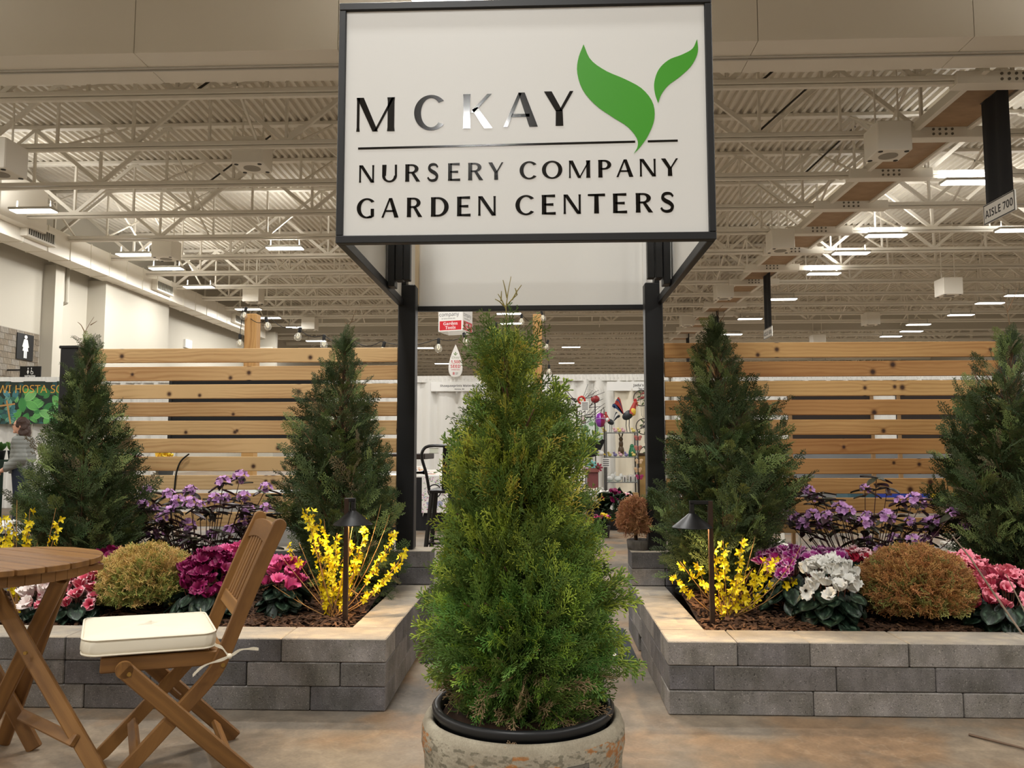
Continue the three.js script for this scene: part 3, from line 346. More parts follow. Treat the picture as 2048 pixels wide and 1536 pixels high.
  const vinyl = (shapes, m) => { const g = new THREE.ExtrudeGeometry(shapes, { depth: 0.0012, bevelEnabled: false, curveSegments: 12 }); g.translate(0, 0, zl); return g; };
  const letter = (ch, xa, xb, ya, yb) => { const [ax, ay] = U(xa, yb), [bx, by] = U(xb, ya), g = new THREE.ExtrudeGeometry(glyphs[ch].flat(), { depth: 0.0012, bevelEnabled: false }); g.scale(bx - ax, by - ay, 1); g.translate(ax, ay, zl); const m = part('letter', g, letterBlack, t); return m; };
  const line = (rows, y0a, y0b, y1a, y1b, xs, xe) => rows.forEach(([ch, a, b]) => { const k = ((a + b) / 2 - xs) / (xe - xs); letter(ch, a, b, lerp(y0a, y1a, k), lerp(y0b, y1b, k)); });
  line([['M', 128, 310], ['C', 403, 545], ['K', 640, 775], ['A', 833, 997], ['Y', 1028, 1168]], 467, 632, 437, 605, 219, 1098);
  line([['N', 140, 212], ['U', 250, 322], ['R', 360, 430], ['S', 464, 527], ['E', 565, 625], ['R', 662, 732], ['Y', 760, 832], ['C', 910, 990], ['O', 1020, 1112], ['M', 1148, 1248], ['P', 1287, 1350], ['A', 1375, 1455], ['N', 1488, 1562], ['Y', 1590, 1670]], 793, 877, 760, 845, 176, 1630);
  line([['G', 128, 213], ['A', 247, 330], ['R', 368, 440], ['D', 483, 570], ['E', 608, 675], ['N', 712, 795], ['C', 890, 978], ['E', 1015, 1083], ['N', 1122, 1203], ['T', 1238, 1320], ['E', 1357, 1425], ['R', 1467, 1545], ['S', 1583, 1658]], 953, 1047, 924, 1018, 170, 1620);
  for (const [a, b, c, d] of [[135, 713, 1465, 680], [1525, 678.5, 1669, 675]]) { const p = U(a, b), q = U(c, d), s = new THREE.Shape(); s.moveTo(p[0], p[1] - 0.0045); s.lineTo(q[0], q[1] - 0.0045); s.lineTo(q[0], q[1] + 0.0045); s.lineTo(p[0], p[1] + 0.0045); part('rule_line', vinyl([s]), letterBlack, t); }
  const blade = (left, right) => { const s = new THREE.Shape(), pts = (L) => curve(L.map(([x, y]) => V(...U(x, y), 0)), 30); [...pts(left), ...pts(right).reverse().slice(1)].forEach((p, i) => (i ? s.lineTo(p.x, p.y) : s.moveTo(p.x, p.y))); part('leaf_emblem', vinyl([s]), leafGreen, t).userData.label = 'green leaf emblem'; };
  blade([[1217, 213], [1192, 280], [1186, 345], [1212, 430], [1275, 505], [1360, 565], [1432, 612], [1475, 670], [1476, 705], [1458, 738]], [[1217, 213], [1250, 285], [1320, 338], [1420, 382], [1500, 428], [1550, 495], [1557, 570], [1530, 645], [1490, 705], [1458, 738]]);
  blade([[1762, 188], [1740, 233], [1690, 262], [1625, 288], [1577, 335], [1556, 400], [1560, 450], [1575, 496]], [[1762, 188], [1765, 250], [1735, 315], [1680, 368], [1622, 412], [1590, 455], [1575, 496]]);
}
{ // path lamps
  const pole = (t, dx) => { part('stake', box(0.022, 0.6, 0.022, 0.002, 0, 0.29), std(0x3a2a20, 0.4, { metalness: 0.4 }), t); part('arm', join([box(Math.abs(dx) + 0.022, 0.018, 0.02, 0.002, dx / 2, 0.582), box(0.02, 0.04, 0.02, 0.002, dx, 0.56)]), blackMetal, t); part('collar', new THREE.CylinderGeometry(0.014, 0.014, 0.012, 16), blackMetal, t, [dx, 0.537, 0]); };
  const shadeGeo = (() => { const g = lathe([[0.012, 0.068], [0.02, 0.062], [0.092, 0.004], [0.094, 0.0], [0.09, 0.0], [0.018, 0.055], [0.0, 0.055]], 48); return g; })();
  const make = (x, y, z, dx, label) => { const t = thing('path_lamp', label, 'lamp', [x, y, z]); pole(t, dx); part('lamp_shade', shadeGeo, std(0x141416, 0.38, { side: THREE.DoubleSide, metalness: 0.3 }), t, [dx, 0.465, 0]);
    part('bulb', new THREE.CylinderGeometry(0.02, 0.02, 0.008, 16), new THREE.MeshStandardMaterial({ color: 0xffffff, emissive: PATH_COLOR, emissiveIntensity: 12 }), t, [dx, 0.512, 0]);
    const l = new THREE.PointLight(PATH_COLOR, PATH_LIGHT); l.name = 'path_lamp_bulb'; l.position.set(x + dx, y + 0.5, z); l.shadow.radius = 0.8; l.castShadow = true; scene.add(l); };
  make(-0.929, 0.28, -3.81, 0.03, 'black path lamp with a conical shade among the bigger forsythia'); make(0.785, 0.27, -3.81, -0.085, 'black path lamp with a cone shade on a side arm beside the white cyclamen');
}
// ---------------------------------------------------------------- plants
const leafSide = { side: THREE.DoubleSide };
function spike(T, p, q, w, n) {                                    // a tapered three-sided twig of scale leaves, flattened along n
  const d = q.clone().sub(p), s = d.clone().cross(n).normalize().multiplyScalar(w / 2), u = n.clone().normalize().multiplyScalar(w * 0.38), m = p.clone().addScaledVector(d, 0.8);
  const a = m.clone().add(s), b = m.clone().sub(s), c = m.clone().add(u);
  const tri = (x, y, z) => T.push(x.x, x.y, x.z, y.x, y.y, y.z, z.x, z.y, z.z);
  tri(p, c, a); tri(p, b, c); tri(q, a, c); tri(q, c, b); tri(p, a, b); tri(q, b, a);
}
function spray(seed, o) {                                          // flat branching spray growing along +y in the xy plane, 1 long
  const R = rng(seed), T = [], n = V(0, 0, 1), bend = (t) => V(o.sway * Math.sin(t * 2.2 + seed), t, -o.droop * t * t);
  for (let i = 0; i < 4; i++) spike(T, bend(i / 4), bend((i + 1.25) / 4), o.w * 1.1, n);
  for (let i = 0; i < o.n; i++) {
    const t = lerp(0.08, 0.97, (i + 0.5 * R()) / o.n), s = i % 2 ? 1 : -1, L = o.len * (o.shape(t)) * (0.8 + 0.4 * R()), ang = (o.ang + (R() - 0.5) * 0.3) * (1 - 0.35 * t);
    const b = bend(t), dir = V(s * Math.sin(ang), Math.cos(ang), (R() - 0.5) * 0.35 - o.droop * 0.4).normalize(), e = b.clone().addScaledVector(dir, L);
    spike(T, b, b.clone().addScaledVector(dir, L * 0.55), o.w, n); spike(T, b.clone().addScaledVector(dir, L * 0.4), e, o.w * 0.95, n);
    const k = Math.max(2, Math.round(o.sub * L / o.len));
    for (let j = 0; j < k; j++) { const tt = lerp(0.22, 0.9, (j + 0.3) / k), ss = j % 2 ? 1 : -1, a2 = 0.75 * ss, d2 = V(dir.x * Math.cos(a2) - dir.y * Math.sin(a2), dir.x * Math.sin(a2) + dir.y * Math.cos(a2), dir.z + (R() - 0.5) * 0.3).normalize(), q = b.clone().addScaledVector(dir, L * tt); spike(T, q, q.clone().addScaledVector(d2, o.subLen * (0.7 + 0.5 * R()) * (1.1 - 0.5 * tt)), o.w * 0.9, n); }
  }
  return uvBox(flat(T));
}
const emeraldSprays = [1, 2, 3, 4].map((s) => spray(s, { n: 8, w: 0.046, len: 0.56, ang: 0.6, sub: 3.4, subLen: 0.23, sway: 0.05, droop: 0.08, shape: (t) => 0.35 + 0.9 * t * (1.15 - t) * 1.6 }));
const fernSprays = [11, 12, 13].map((s) => spray(s, { n: 18, w: 0.034, len: 0.36, ang: 0.8, sub: 5, subLen: 0.12, sway: 0.06, droop: 0.25, shape: (t) => 0.25 + 1.5 * Math.pow(1 - t, 0.8) * Math.min(1, t * 5 + 0.3) * 0.8 }));
const globeSprays = [21, 22, 23].map((s) => spray(s, { n: 8, w: 0.06, len: 0.45, ang: 0.75, sub: 3, subLen: 0.2, sway: 0.12, droop: 0.0, shape: (t) => 0.5 + 0.7 * (1 - t) }));
function sprayMatrix(p, dir, normal, L, flipX = 1) { const y = dir.clone().normalize(), x = y.clone().cross(normal).normalize(), z = x.clone().cross(y); return new THREE.Matrix4().makeBasis(x.multiplyScalar(L * flipX), y.multiplyScalar(L), z.multiplyScalar(L)).setPosition(p); }
const randDir = (R) => { const z = R() * 2 - 1, a = R() * 6.283, r = Math.sqrt(1 - z * z); return V(r * Math.cos(a), z, r * Math.sin(a)); };
function scatter(parent, geos, mat, list, name = 'foliage') {        // list of [matrix, colour], dealt over the spray shapes
  geos.forEach((g, k) => { const mine = list.filter((_, i) => i % geos.length === k); many(name, g, mat, mine.map((x) => x[0]), parent, mine.map((x) => x[1])); });
}
const hsl = (h, s, l) => new THREE.Color().setHSL(h, s, l);
const needle = phys(0xffffff, 0.5, { side: THREE.DoubleSide, specularIntensity: 0.45 }), barkMat = std(0x4a3626, 0.9), twigMat = std(0x6e543a, 0.85), dryMat = std(0x7a5f42, 0.85);
function silhouette(rows, d) {                                       // rows of [py, left px, axis px, right px] -> sections by height
  const S = rows.map(([py, l, c, r]) => { const a = at(l, py, d), b = at(c, py, d), e = at(r, py, d); return [b.y, b.x, b.x - a.x, e.x - b.x]; }).reverse();
  const f = table(S); return { y0: S[0][0], y1: S[S.length - 1][0], at: (y) => f(y), r: (y, th) => { const [, l, r] = f(y), c = Math.cos(th), q = (l + r) / 2; return c * c * (c > 0 ? r : l) + (1 - c * c) * q; } };
}
// the upright arborvitae in the pot
{
  const d = 2.1, tree = thing('arborvitae', 'upright bright green arborvitae growing in the round concrete pot', 'tree', [0, 0, 0]), R = rng(9001);
  const S = silhouette([[640, 985, 1015, 1045], [665, 950, 1015, 1068], [695, 944, 1013, 1074], [730, 956, 1015, 1068], [758, 990, 1020, 1060], [790, 960, 1028, 1110], [820, 925, 1032, 1150], [860, 908, 1035, 1160], [910, 900, 1036, 1168], [960, 892, 1038, 1176], [1010, 884, 1040, 1188], [1060, 876, 1042, 1206], [1120, 872, 1044, 1226], [1180, 864, 1046, 1240], [1240, 846, 1046, 1256], [1290, 850, 1046, 1254], [1335, 864, 1046, 1246], [1372, 884, 1046, 1226], [1408, 906, 1046, 1196]], d);
  const list = [], zc = -d; let guard = 0;
  const tone = (t, young) => (t > 0.55 && R() < 0.15 ? hsl(0.12 + 0.03 * R(), 0.75, 0.24 + 0.08 * R()) : R() < young ? hsl(lerp(0.225, 0.172, smooth(t, 0.1, 0.8)) + 0.025 * R(), 0.76, 0.2 + 0.1 * R()) : hsl(lerp(0.26, 0.2, smooth(t, 0.1, 0.8)) + 0.035 * R(), 0.66, 0.115 + 0.07 * R()));
  let clumps = 0;
  while (clumps < 330 && guard++ < 20000) {                          // plumes: flat fans of sprays on a common twig
    const y = lerp(S.y0, S.y1, R()), th = R() * 6.283, rr = S.r(y, th), top = y > S.y1 - 0.21, r = Math.max(0.008, rr - (top ? 0.026 : 0.03)); if (R() > (top ? 0.34 : Math.pow(r / 0.25, 1.15) + 0.04)) continue; clumps++;
    const t = (y - S.y0) / (S.y1 - S.y0), s = 1.0 - 0.22 * R() * R(), elev = lerp(-0.2, 1.2, smooth(t, 0.0, 0.5)) + (R() - 0.5) * 0.5, dir = V(Math.cos(th) * Math.cos(elev), Math.sin(elev), Math.sin(th) * Math.cos(elev)).addScaledVector(randDir(R), 0.2).normalize();
    const nrm = V(-Math.sin(th), 0, Math.cos(th)).addScaledVector(randDir(R), 0.7).normalize(), side = dir.clone().cross(nrm).normalize(), size = (0.10 + 0.06 * R()) * (top ? 0.45 : t > 0.66 ? 0.7 : 1), young = 0.15 + 0.75 * R() * (0.45 + 0.55 * smooth(t, 0.15, 0.7)), tip = V(S.at(y)[0] + Math.cos(th) * r * s, y, zc + Math.sin(th) * r * s);
    for (let k = 0; k < 17; k++) { const u = k / 16, lat = (R() - 0.5) * 2, L = (0.045 + 0.04 * R()) * (top ? 0.8 : 1), d2 = dir.clone().addScaledVector(side, lat * 0.75).addScaledVector(randDir(R), 0.28).normalize(), p = tip.clone().addScaledVector(dir, -size * (1 - u) - L).addScaledVector(side, lat * size * 0.4 * (1 - u * 0.6)).addScaledVector(nrm, (R() - 0.5) * 0.03); list.push([sprayMatrix(p, d2, nrm.clone().addScaledVector(randDir(R), 0.6), L, R() < 0.5 ? -1 : 1), tone(t, young)]); }
  }
  for (let i = 0; i < 2600; i++) { const y = lerp(S.y0, S.y1, R()), th = R() * 6.283, r0 = S.r(y, th), r = r0 * (0.2 + 0.5 * R()); if (R() > Math.pow(r0 / 0.26, 1.6)) continue; const dir = V(Math.cos(th), 0.8, Math.sin(th)).addScaledVector(randDir(R), 0.5).normalize(); list.push([sprayMatrix(V(S.at(y)[0] + Math.cos(th) * r, y - 0.04, zc + Math.sin(th) * r), dir, randDir(R), 0.08), hsl(0.225 + 0.04 * R(), 0.65, 0.08 + 0.04 * R())]); }  // inner sprays coloured darker: shade inside the crown put into their colour
  for (let i = 0; i < 110; i++) { const a = R() * 6.283, r = 0.05 + 0.12 * R(), y = 0.47 + 0.1 * R(), dir = V(Math.cos(a), -0.5 + 0.9 * R(), Math.sin(a)).addScaledVector(randDir(R), 0.4).normalize(); list.push([sprayMatrix(V(S.at(S.y0)[0] + Math.cos(a) * r, y, zc + Math.sin(a) * r), dir, randDir(R), 0.07), hsl(0.075 + 0.02 * R(), 0.45, 0.16 + 0.08 * R())]); }
  // a few long shoots that break the outline
  for (const [px, py, ax, ay] of [[842, 1258, 0.9, 0.1], [1262, 1200, -0.9, 0.2], [1270, 1340, -0.9, -0.3], [905, 880, 0.5, 0.9], [1180, 880, -0.4, 0.9], [1245, 1160, -0.8, 0.5], [852, 1200, 0.8, 0.3], [870, 1350, 0.8, -0.5], [1120, 775, -0.3, 0.95], [950, 800, 0.4, 0.9], [1062, 1462, 0.1, -1], [1088, 1430, 0, -1], [930, 1395, 0.5, -0.8], [1190, 1390, -0.5, -0.8], [1000, 1380, 0.2, -0.9], [1140, 1400, -0.2, -0.9], [850, 1300, 0.9, -0.3], [1240, 1290, -0.9, -0.2]]) { const tip = at(px, py, d - 0.05), dir = V(-ax, ay, 0.15).normalize(); for (let k = 0; k < 4; k++) { const dd = dir.clone().addScaledVector(randDir(R), 0.2).normalize(); list.push([sprayMatrix(tip.clone().addScaledVector(dd, -0.1), dd, V(0, 0, 1).addScaledVector(randDir(R), 0.5), 0.1), tone(0.5, 0.3)]); } }
  scatter(tree, emeraldSprays, needle, list);
  const c0 = at(1046, 1420, d), tw = [], top = at(1015, 650, d); part('trunk', tube([V(c0.x, 0.42, -d), V(c0.x + 0.01, 0.7, -d), V(lerp(c0.x, top.x, 0.6), 1.1, -d), top], 0.022, 0.006, 8), barkMat, tree);
  for (let i = 0; i < 60; i++) { const y = lerp(0.46, 1.35, R()), th = R() * 6.283, r = S.r(y, th) * 0.8, x = S.at(y)[0]; tw.push(tube([V(lerp(c0.x, x, 0.5), y - 0.12, -d), V(x + Math.cos(th) * r * 0.5, y - 0.05, -d + Math.sin(th) * r * 0.5), V(x + Math.cos(th) * r, y, -d + Math.sin(th) * r)], 0.005, 0.002, 4)); }
  part('branch', join(tw), twigMat, tree).userData.kind = 'stuff';
  const lead = []; const Lp = (x, y) => at(x, y, d); lead.push(tube([Lp(1012, 680), Lp(1013, 640), Lp(1012, 615), Lp(1016, 585), Lp(1022, 553)], 0.0024, 0.0009, 5)); for (const [a, b, c2, e2] of [[1012, 618, 996, 588], [1008, 612, 990, 598], [1014, 596, 1006, 560], [1013, 612, 1034, 590], [1024, 600, 1043, 570], [1034, 590, 1030, 576], [1002, 602, 1003, 582]]) { lead.push(tube([Lp(a, b), Lp((a + c2) / 2, (b + e2) / 2 - 2), Lp(c2, e2)], 0.002, 0.001, 4)); }
  part('leader_shoot', join(lead), std(0x8f8246, 0.7), tree);
  const dry = []; for (let i = 0; i < 70; i++) { const a = R() * 6.283, r = 0.05 + 0.14 * R(), x = c0.x + Math.cos(a) * r, z = -d + Math.sin(a) * r; dry.push(tube([V(x, 0.445, z), V(x + (R() - 0.5) * 0.05, 0.47 + 0.03 * R(), z + (R() - 0.5) * 0.05), V(x + (R() - 0.5) * 0.12, 0.46, z + (R() - 0.5) * 0.12)], 0.0016, 0.0008, 4)); } part('dry_twigs', join(dry), dryMat, tree).userData.kind = 'stuff';
  // concrete pot with the black nursery pot inside
  const pot = thing('concrete_pot', 'round weathered concrete pot with orange stains and a small name plate', 'pot', [c0.x, 0, -d]);
  const pt = tex(1024, 512, (u, v) => { const a = fbm(u, v, 12, 5, 501), b = fbm(u, v, 14, 4, 520), f = fbm(u, v, 70, 3, 530), m = noise2(u * 512, v * 256, 256, 5), rim = v > 0.925; let k = mixc([140, 130, 112], [186, 178, 158], a * 0.9 + 0.2 * (f - 0.5)); if (!rim) { k = mixc(k, [104, 98, 82], clamp((f - 0.52) * 6, 0, 0.7)); k = mixc(k, [168, 108, 58], clamp((b - 0.55) * 16, 0, 0.85) * clamp((f - 0.36) * 7, 0, 1)); } const s = 0.94 + 0.12 * m; return [k[0] * s, k[1] * s, k[2] * s]; });
  const pb = tex(512, 256, (u, v) => (v > 0.925 ? 170 : 120 + 110 * fbm(u, v, 48, 4, 530)), false);
  const prof = [[0.0, 0.0], [0.215, 0.0], [0.225, 0.01], [0.238, 0.12], [0.246, 0.25], [0.250, 0.345], [0.257, 0.375], [0.2565, 0.41], [0.248, 0.432], [0.238, 0.438], [0.228, 0.43], [0.224, 0.40], [0.22, 0.3]];
  const lg = lathe(prof, 72); { const uv = lg.attributes.uv, p = lg.attributes.position; for (let i = 0; i < uv.count; i++) uv.setXY(i, uv.getX(i) * 2, p.getY(i) / 0.45); } part('pot_body', lg, std(0xffffff, 0.92, { map: pt, bumpMap: pb, bumpScale: 0.005, side: THREE.DoubleSide }), pot);
  const plate = part('name_plate', sheet(6, 1, (u, v) => { const a = lerp(-0.114, 0.114, u); return V(Math.sin(a) * 0.2595, lerp(0, 0.046, v), Math.cos(a) * 0.2595); }), std(0xffffff, 0.4, { map: canvasTex(256, 192, (c, w, h) => { c.fillStyle = '#6f6b62'; c.fillRect(0, 0, w, h); c.strokeStyle = '#4c4943'; c.lineWidth = 6; c.strokeRect(3, 3, w - 6, h - 6); c.fillStyle = '#141414'; c.font = '64px serif'; c.fillText('Michael', 70, 78); c.font = '64px serif'; c.fillText('Carr', 16, 142); c.font = '40px serif'; c.fillText('Designs', 132, 142); }) }), pot, [0, 0.343, 0], [0, 0.53, 0]); plate.userData.label = 'small grey name plate';
  const np = thing('nursery_pot', 'black plastic nursery pot rim set inside the concrete pot', 'pot', [c0.x, 0.2, -d]); part('rim', lathe([[0.19, 0.0], [0.212, 0.22], [0.222, 0.236], [0.229, 0.243], [0.231, 0.256], [0.224, 0.263], [0.212, 0.259], [0.207, 0.24], [0.2, 0.2]], 64), std(0x1b1c1e, 0.42, leafSide), np); part('soil', sheet(20, 20, (u, v) => { const a = u * 6.2832, r = v * 0.205; return V(Math.cos(a) * r, 0.232 + 0.008 * Math.sin(r * 60 + a * 3), -Math.sin(a) * r); }), std(0x3a2618, 0.95, leafSide), np);
}
// big lacy conifers in the beds
function conifer(label, d, rows, seed, o = {}) {
  const tree = thing('conifer', label, 'tree', [0, 0, 0]), S = silhouette(rows, d), R = rng(seed), list = [], br = [], zc = -d, n = o.n || 190, base = o.base ?? bedY(S.at(S.y0)[0], zc), xb = S.at(S.y0 + 0.02)[0], H = S.y1 - S.y0;
  const trunkX = (y) => lerp(xb, S.at(y)[0], 0.9);
  for (let i = 0; i < n; i++) {
    const t = Math.pow((i + R() * 0.8) / n, 1.12), y = lerp(S.y0, S.y1, t), th = i * 2.39996 + (R() - 0.5) * 0.6, r = Math.max(0.012, S.r(y, th) * (0.84 + 0.24 * R()) - 0.082);
    if (o.back && Math.sin(th) < -0.75 && R() < 0.5) continue;
    const tip = V(S.at(y)[0] + Math.cos(th) * r, y, zc + Math.sin(th) * r), y0 = Math.max(base + 0.02, y - r * 0.95 - 0.06), root = V(trunkX(y0), y0, zc), mid = root.clone().lerp(tip, 0.55).add(V(0, r * 0.07, 0));
    if (Math.abs(tip.z) > 4.84) tip.z = -4.84; if (mid.z < -4.84) mid.z = -4.84;
    const P = new THREE.QuadraticBezierCurve3(root, mid, tip); br.push(tube(P.getPoints(5), 0.004 + 0.006 * r, 0.0015, 4));
    const m = Math.max(3, Math.round(r * 27));
    for (let k = 0; k <= m; k++) {
      if (k < m && t > 0.8 && R() < 0.4) continue;
      const s = k === m ? 1 : lerp(0.22, 0.98, (k + R() * 0.5) / m), p = P.getPoint(s), g = P.getTangent(s), up = V(0, 1, 0), side = g.clone().cross(up).normalize().multiplyScalar(k === m ? 0 : (k % 2 ? 1 : -1) * (0.55 + 0.4 * R()));
      const dir = g.clone().add(side).add(V(0, -0.05 + 0.5 * R(), 0)).normalize(), L = (0.105 + 0.085 * R()) * (o.size || 1) * lerp(1, 0.62, smooth(t, 0.5, 1)) * (k === m ? 0.95 : 1), nrm = up.clone().addScaledVector(randDir(R), 0.7).addScaledVector(V(Math.cos(th), 0, Math.sin(th)), 0.6);
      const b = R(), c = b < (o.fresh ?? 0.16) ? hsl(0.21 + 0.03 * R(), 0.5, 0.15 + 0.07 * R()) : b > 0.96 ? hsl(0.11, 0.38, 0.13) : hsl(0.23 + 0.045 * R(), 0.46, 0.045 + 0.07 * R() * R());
      if (p.z - Math.max(0, -dir.z) * L < -4.83) dir.z = Math.abs(dir.z) * 0.3; list.push([sprayMatrix(p, dir, nrm, L, R() < 0.5 ? -1 : 1), c]);
    }
  }
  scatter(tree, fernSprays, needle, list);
  const pts = [V(xb, base - 0.02, zc)]; for (let k = 1; k <= 5; k++) { const y = lerp(S.y0, S.y1, k / 5); pts.push(V(trunkX(y), y, zc)); } part('trunk', tube(pts, 0.02, 0.003, 7), barkMat, tree); part('branch', join(br), twigMat, tree).userData.kind = 'stuff';
  if (o.leader) { const lead = o.leader.map((L) => tube(curve(L.map(([x, y]) => at(x, y, d)), 6), 0.003, 0.001, 4)); part('leader_shoot', join(lead), dryMat, tree); }
  return tree;
}
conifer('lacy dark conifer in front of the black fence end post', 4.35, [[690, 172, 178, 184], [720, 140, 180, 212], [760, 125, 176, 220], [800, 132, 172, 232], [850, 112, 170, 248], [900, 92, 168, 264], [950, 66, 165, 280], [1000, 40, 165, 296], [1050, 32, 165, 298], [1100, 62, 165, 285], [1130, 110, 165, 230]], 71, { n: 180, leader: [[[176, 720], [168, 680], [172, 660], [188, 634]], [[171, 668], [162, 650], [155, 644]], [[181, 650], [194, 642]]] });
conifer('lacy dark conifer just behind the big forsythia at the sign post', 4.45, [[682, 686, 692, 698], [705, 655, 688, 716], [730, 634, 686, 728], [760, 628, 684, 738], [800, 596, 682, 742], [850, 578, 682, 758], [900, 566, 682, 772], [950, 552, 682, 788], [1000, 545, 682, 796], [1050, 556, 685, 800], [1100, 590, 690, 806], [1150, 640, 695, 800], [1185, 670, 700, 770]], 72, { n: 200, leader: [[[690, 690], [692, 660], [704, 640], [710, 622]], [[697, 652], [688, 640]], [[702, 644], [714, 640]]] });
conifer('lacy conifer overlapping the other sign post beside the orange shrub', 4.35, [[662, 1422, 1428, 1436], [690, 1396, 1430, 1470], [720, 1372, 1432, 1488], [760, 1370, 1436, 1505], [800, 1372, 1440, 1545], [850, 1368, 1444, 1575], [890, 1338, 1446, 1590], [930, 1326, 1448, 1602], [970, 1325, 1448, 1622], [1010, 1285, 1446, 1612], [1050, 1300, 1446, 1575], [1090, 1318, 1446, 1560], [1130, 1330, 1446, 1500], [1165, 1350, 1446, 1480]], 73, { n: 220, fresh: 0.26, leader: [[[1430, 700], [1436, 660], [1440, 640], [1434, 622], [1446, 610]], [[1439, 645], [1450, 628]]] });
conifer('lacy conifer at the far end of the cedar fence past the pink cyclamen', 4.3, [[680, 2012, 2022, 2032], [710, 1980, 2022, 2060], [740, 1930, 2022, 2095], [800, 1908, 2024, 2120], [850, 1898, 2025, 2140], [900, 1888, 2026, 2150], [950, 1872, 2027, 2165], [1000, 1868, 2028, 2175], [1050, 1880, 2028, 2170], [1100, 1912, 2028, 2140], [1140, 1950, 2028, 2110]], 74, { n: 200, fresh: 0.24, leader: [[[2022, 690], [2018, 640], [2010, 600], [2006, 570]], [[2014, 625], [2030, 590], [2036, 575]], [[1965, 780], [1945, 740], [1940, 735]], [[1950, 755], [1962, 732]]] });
// globe shrubs
function globe(label, d, px, top, bot, rpx, seed, tone, n, by) {
  const c = at(px, bot, d), t = at(px, top, d), rx = (at(px + rpx, bot, d).x - c.x), g = thing('globe_shrub', label, 'shrub', [0, 0, 0]), R = rng(seed), list = [], base = by ?? bedY(c.x, -d), H = t.y - base, cy = base + H * 0.42, tw = [];
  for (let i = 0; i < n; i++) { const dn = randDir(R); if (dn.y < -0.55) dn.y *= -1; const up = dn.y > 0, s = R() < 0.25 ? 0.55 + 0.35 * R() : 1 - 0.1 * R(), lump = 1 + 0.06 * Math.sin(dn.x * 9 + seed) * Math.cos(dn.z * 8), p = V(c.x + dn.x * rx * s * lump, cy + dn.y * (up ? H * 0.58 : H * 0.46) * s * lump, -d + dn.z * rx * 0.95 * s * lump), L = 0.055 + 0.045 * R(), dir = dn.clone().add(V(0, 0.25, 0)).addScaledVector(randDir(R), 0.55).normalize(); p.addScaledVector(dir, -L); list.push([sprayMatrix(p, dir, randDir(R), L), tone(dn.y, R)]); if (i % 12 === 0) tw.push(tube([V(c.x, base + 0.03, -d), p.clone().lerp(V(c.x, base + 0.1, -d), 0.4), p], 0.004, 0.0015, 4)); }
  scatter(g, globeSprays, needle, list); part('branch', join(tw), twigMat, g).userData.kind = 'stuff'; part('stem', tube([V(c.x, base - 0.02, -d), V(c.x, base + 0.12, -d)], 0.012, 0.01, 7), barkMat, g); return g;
}
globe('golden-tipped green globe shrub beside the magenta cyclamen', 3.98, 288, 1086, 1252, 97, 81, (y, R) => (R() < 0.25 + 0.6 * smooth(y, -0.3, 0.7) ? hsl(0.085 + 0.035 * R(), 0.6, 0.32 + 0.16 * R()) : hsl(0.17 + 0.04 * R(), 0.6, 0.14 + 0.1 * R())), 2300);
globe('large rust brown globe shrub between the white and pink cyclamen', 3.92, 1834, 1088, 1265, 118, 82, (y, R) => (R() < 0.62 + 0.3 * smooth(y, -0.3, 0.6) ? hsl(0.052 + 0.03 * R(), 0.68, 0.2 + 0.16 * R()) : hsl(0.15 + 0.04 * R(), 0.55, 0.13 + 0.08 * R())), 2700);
{ const p = at(1278, 1096, 4.92); globe('small orange shrub on the step beside the sign post', 4.92, 1272, 992, 1085, 40, 83, (y, R) => hsl(0.045 + 0.025 * R(), 0.6, 0.22 + 0.1 * R()), 700, 0.56); const q = thing('stone_pot', 'small grey stone pot under the orange shrub', 'pot', [p.x, 0.5, -4.92]); part('pot_body', lathe([[0, 0], [0.068, 0], [0.075, 0.055], [0.066, 0.06], [0.06, 0.05], [0, 0.045]], 20), blockMats[0], q); }
// cyclamen
const petalTone = { magenta: (u, v) => [0.62 - 0.2 * v, 0.005, 0.14 + 0.05 * v] };
function flowerGeo(seed, col) {
  const R = rng(seed), gs = []; for (let k = 0; k < 5; k++) { const a0 = k / 5 * 6.283 + R() * 0.3, L = 0.043 * (0.9 + 0.25 * R()), W = 0.021 * (0.9 + 0.25 * R()), out = 0.006 + 0.013 * R(), ph = R() * 6, tw = 0.5 + 0.3 * R();
    const g = sheet(6, 6, (u, v) => { const x = u * 2 - 1, w = W * Math.pow(Math.sin(Math.PI * clamp(0.12 + 0.80 * v, 0, 1)), 0.7), r = 0.005 + out * v + 0.011 * v * v, a = a0 + tw * v, y = L * v - 0.012 * v * v * v + 0.0035 * Math.sin(x * 6 + ph) * v, cup = -0.006 * (1 - x * x) * v; return V(Math.cos(a) * (r + cup) - Math.sin(a) * x * w, y, Math.sin(a) * (r + cup) + Math.cos(a) * x * w); });
    colored(g, (p, u, v) => { const e = Math.abs(u * 2 - 1); return new THREE.Color().setRGB(...col(e, v)); }); gs.push(g); }
  const g = mergeGeometries(gs); return g;
}
const petalMat = std(0xffffff, 0.55, { vertexColors: true, side: THREE.DoubleSide });
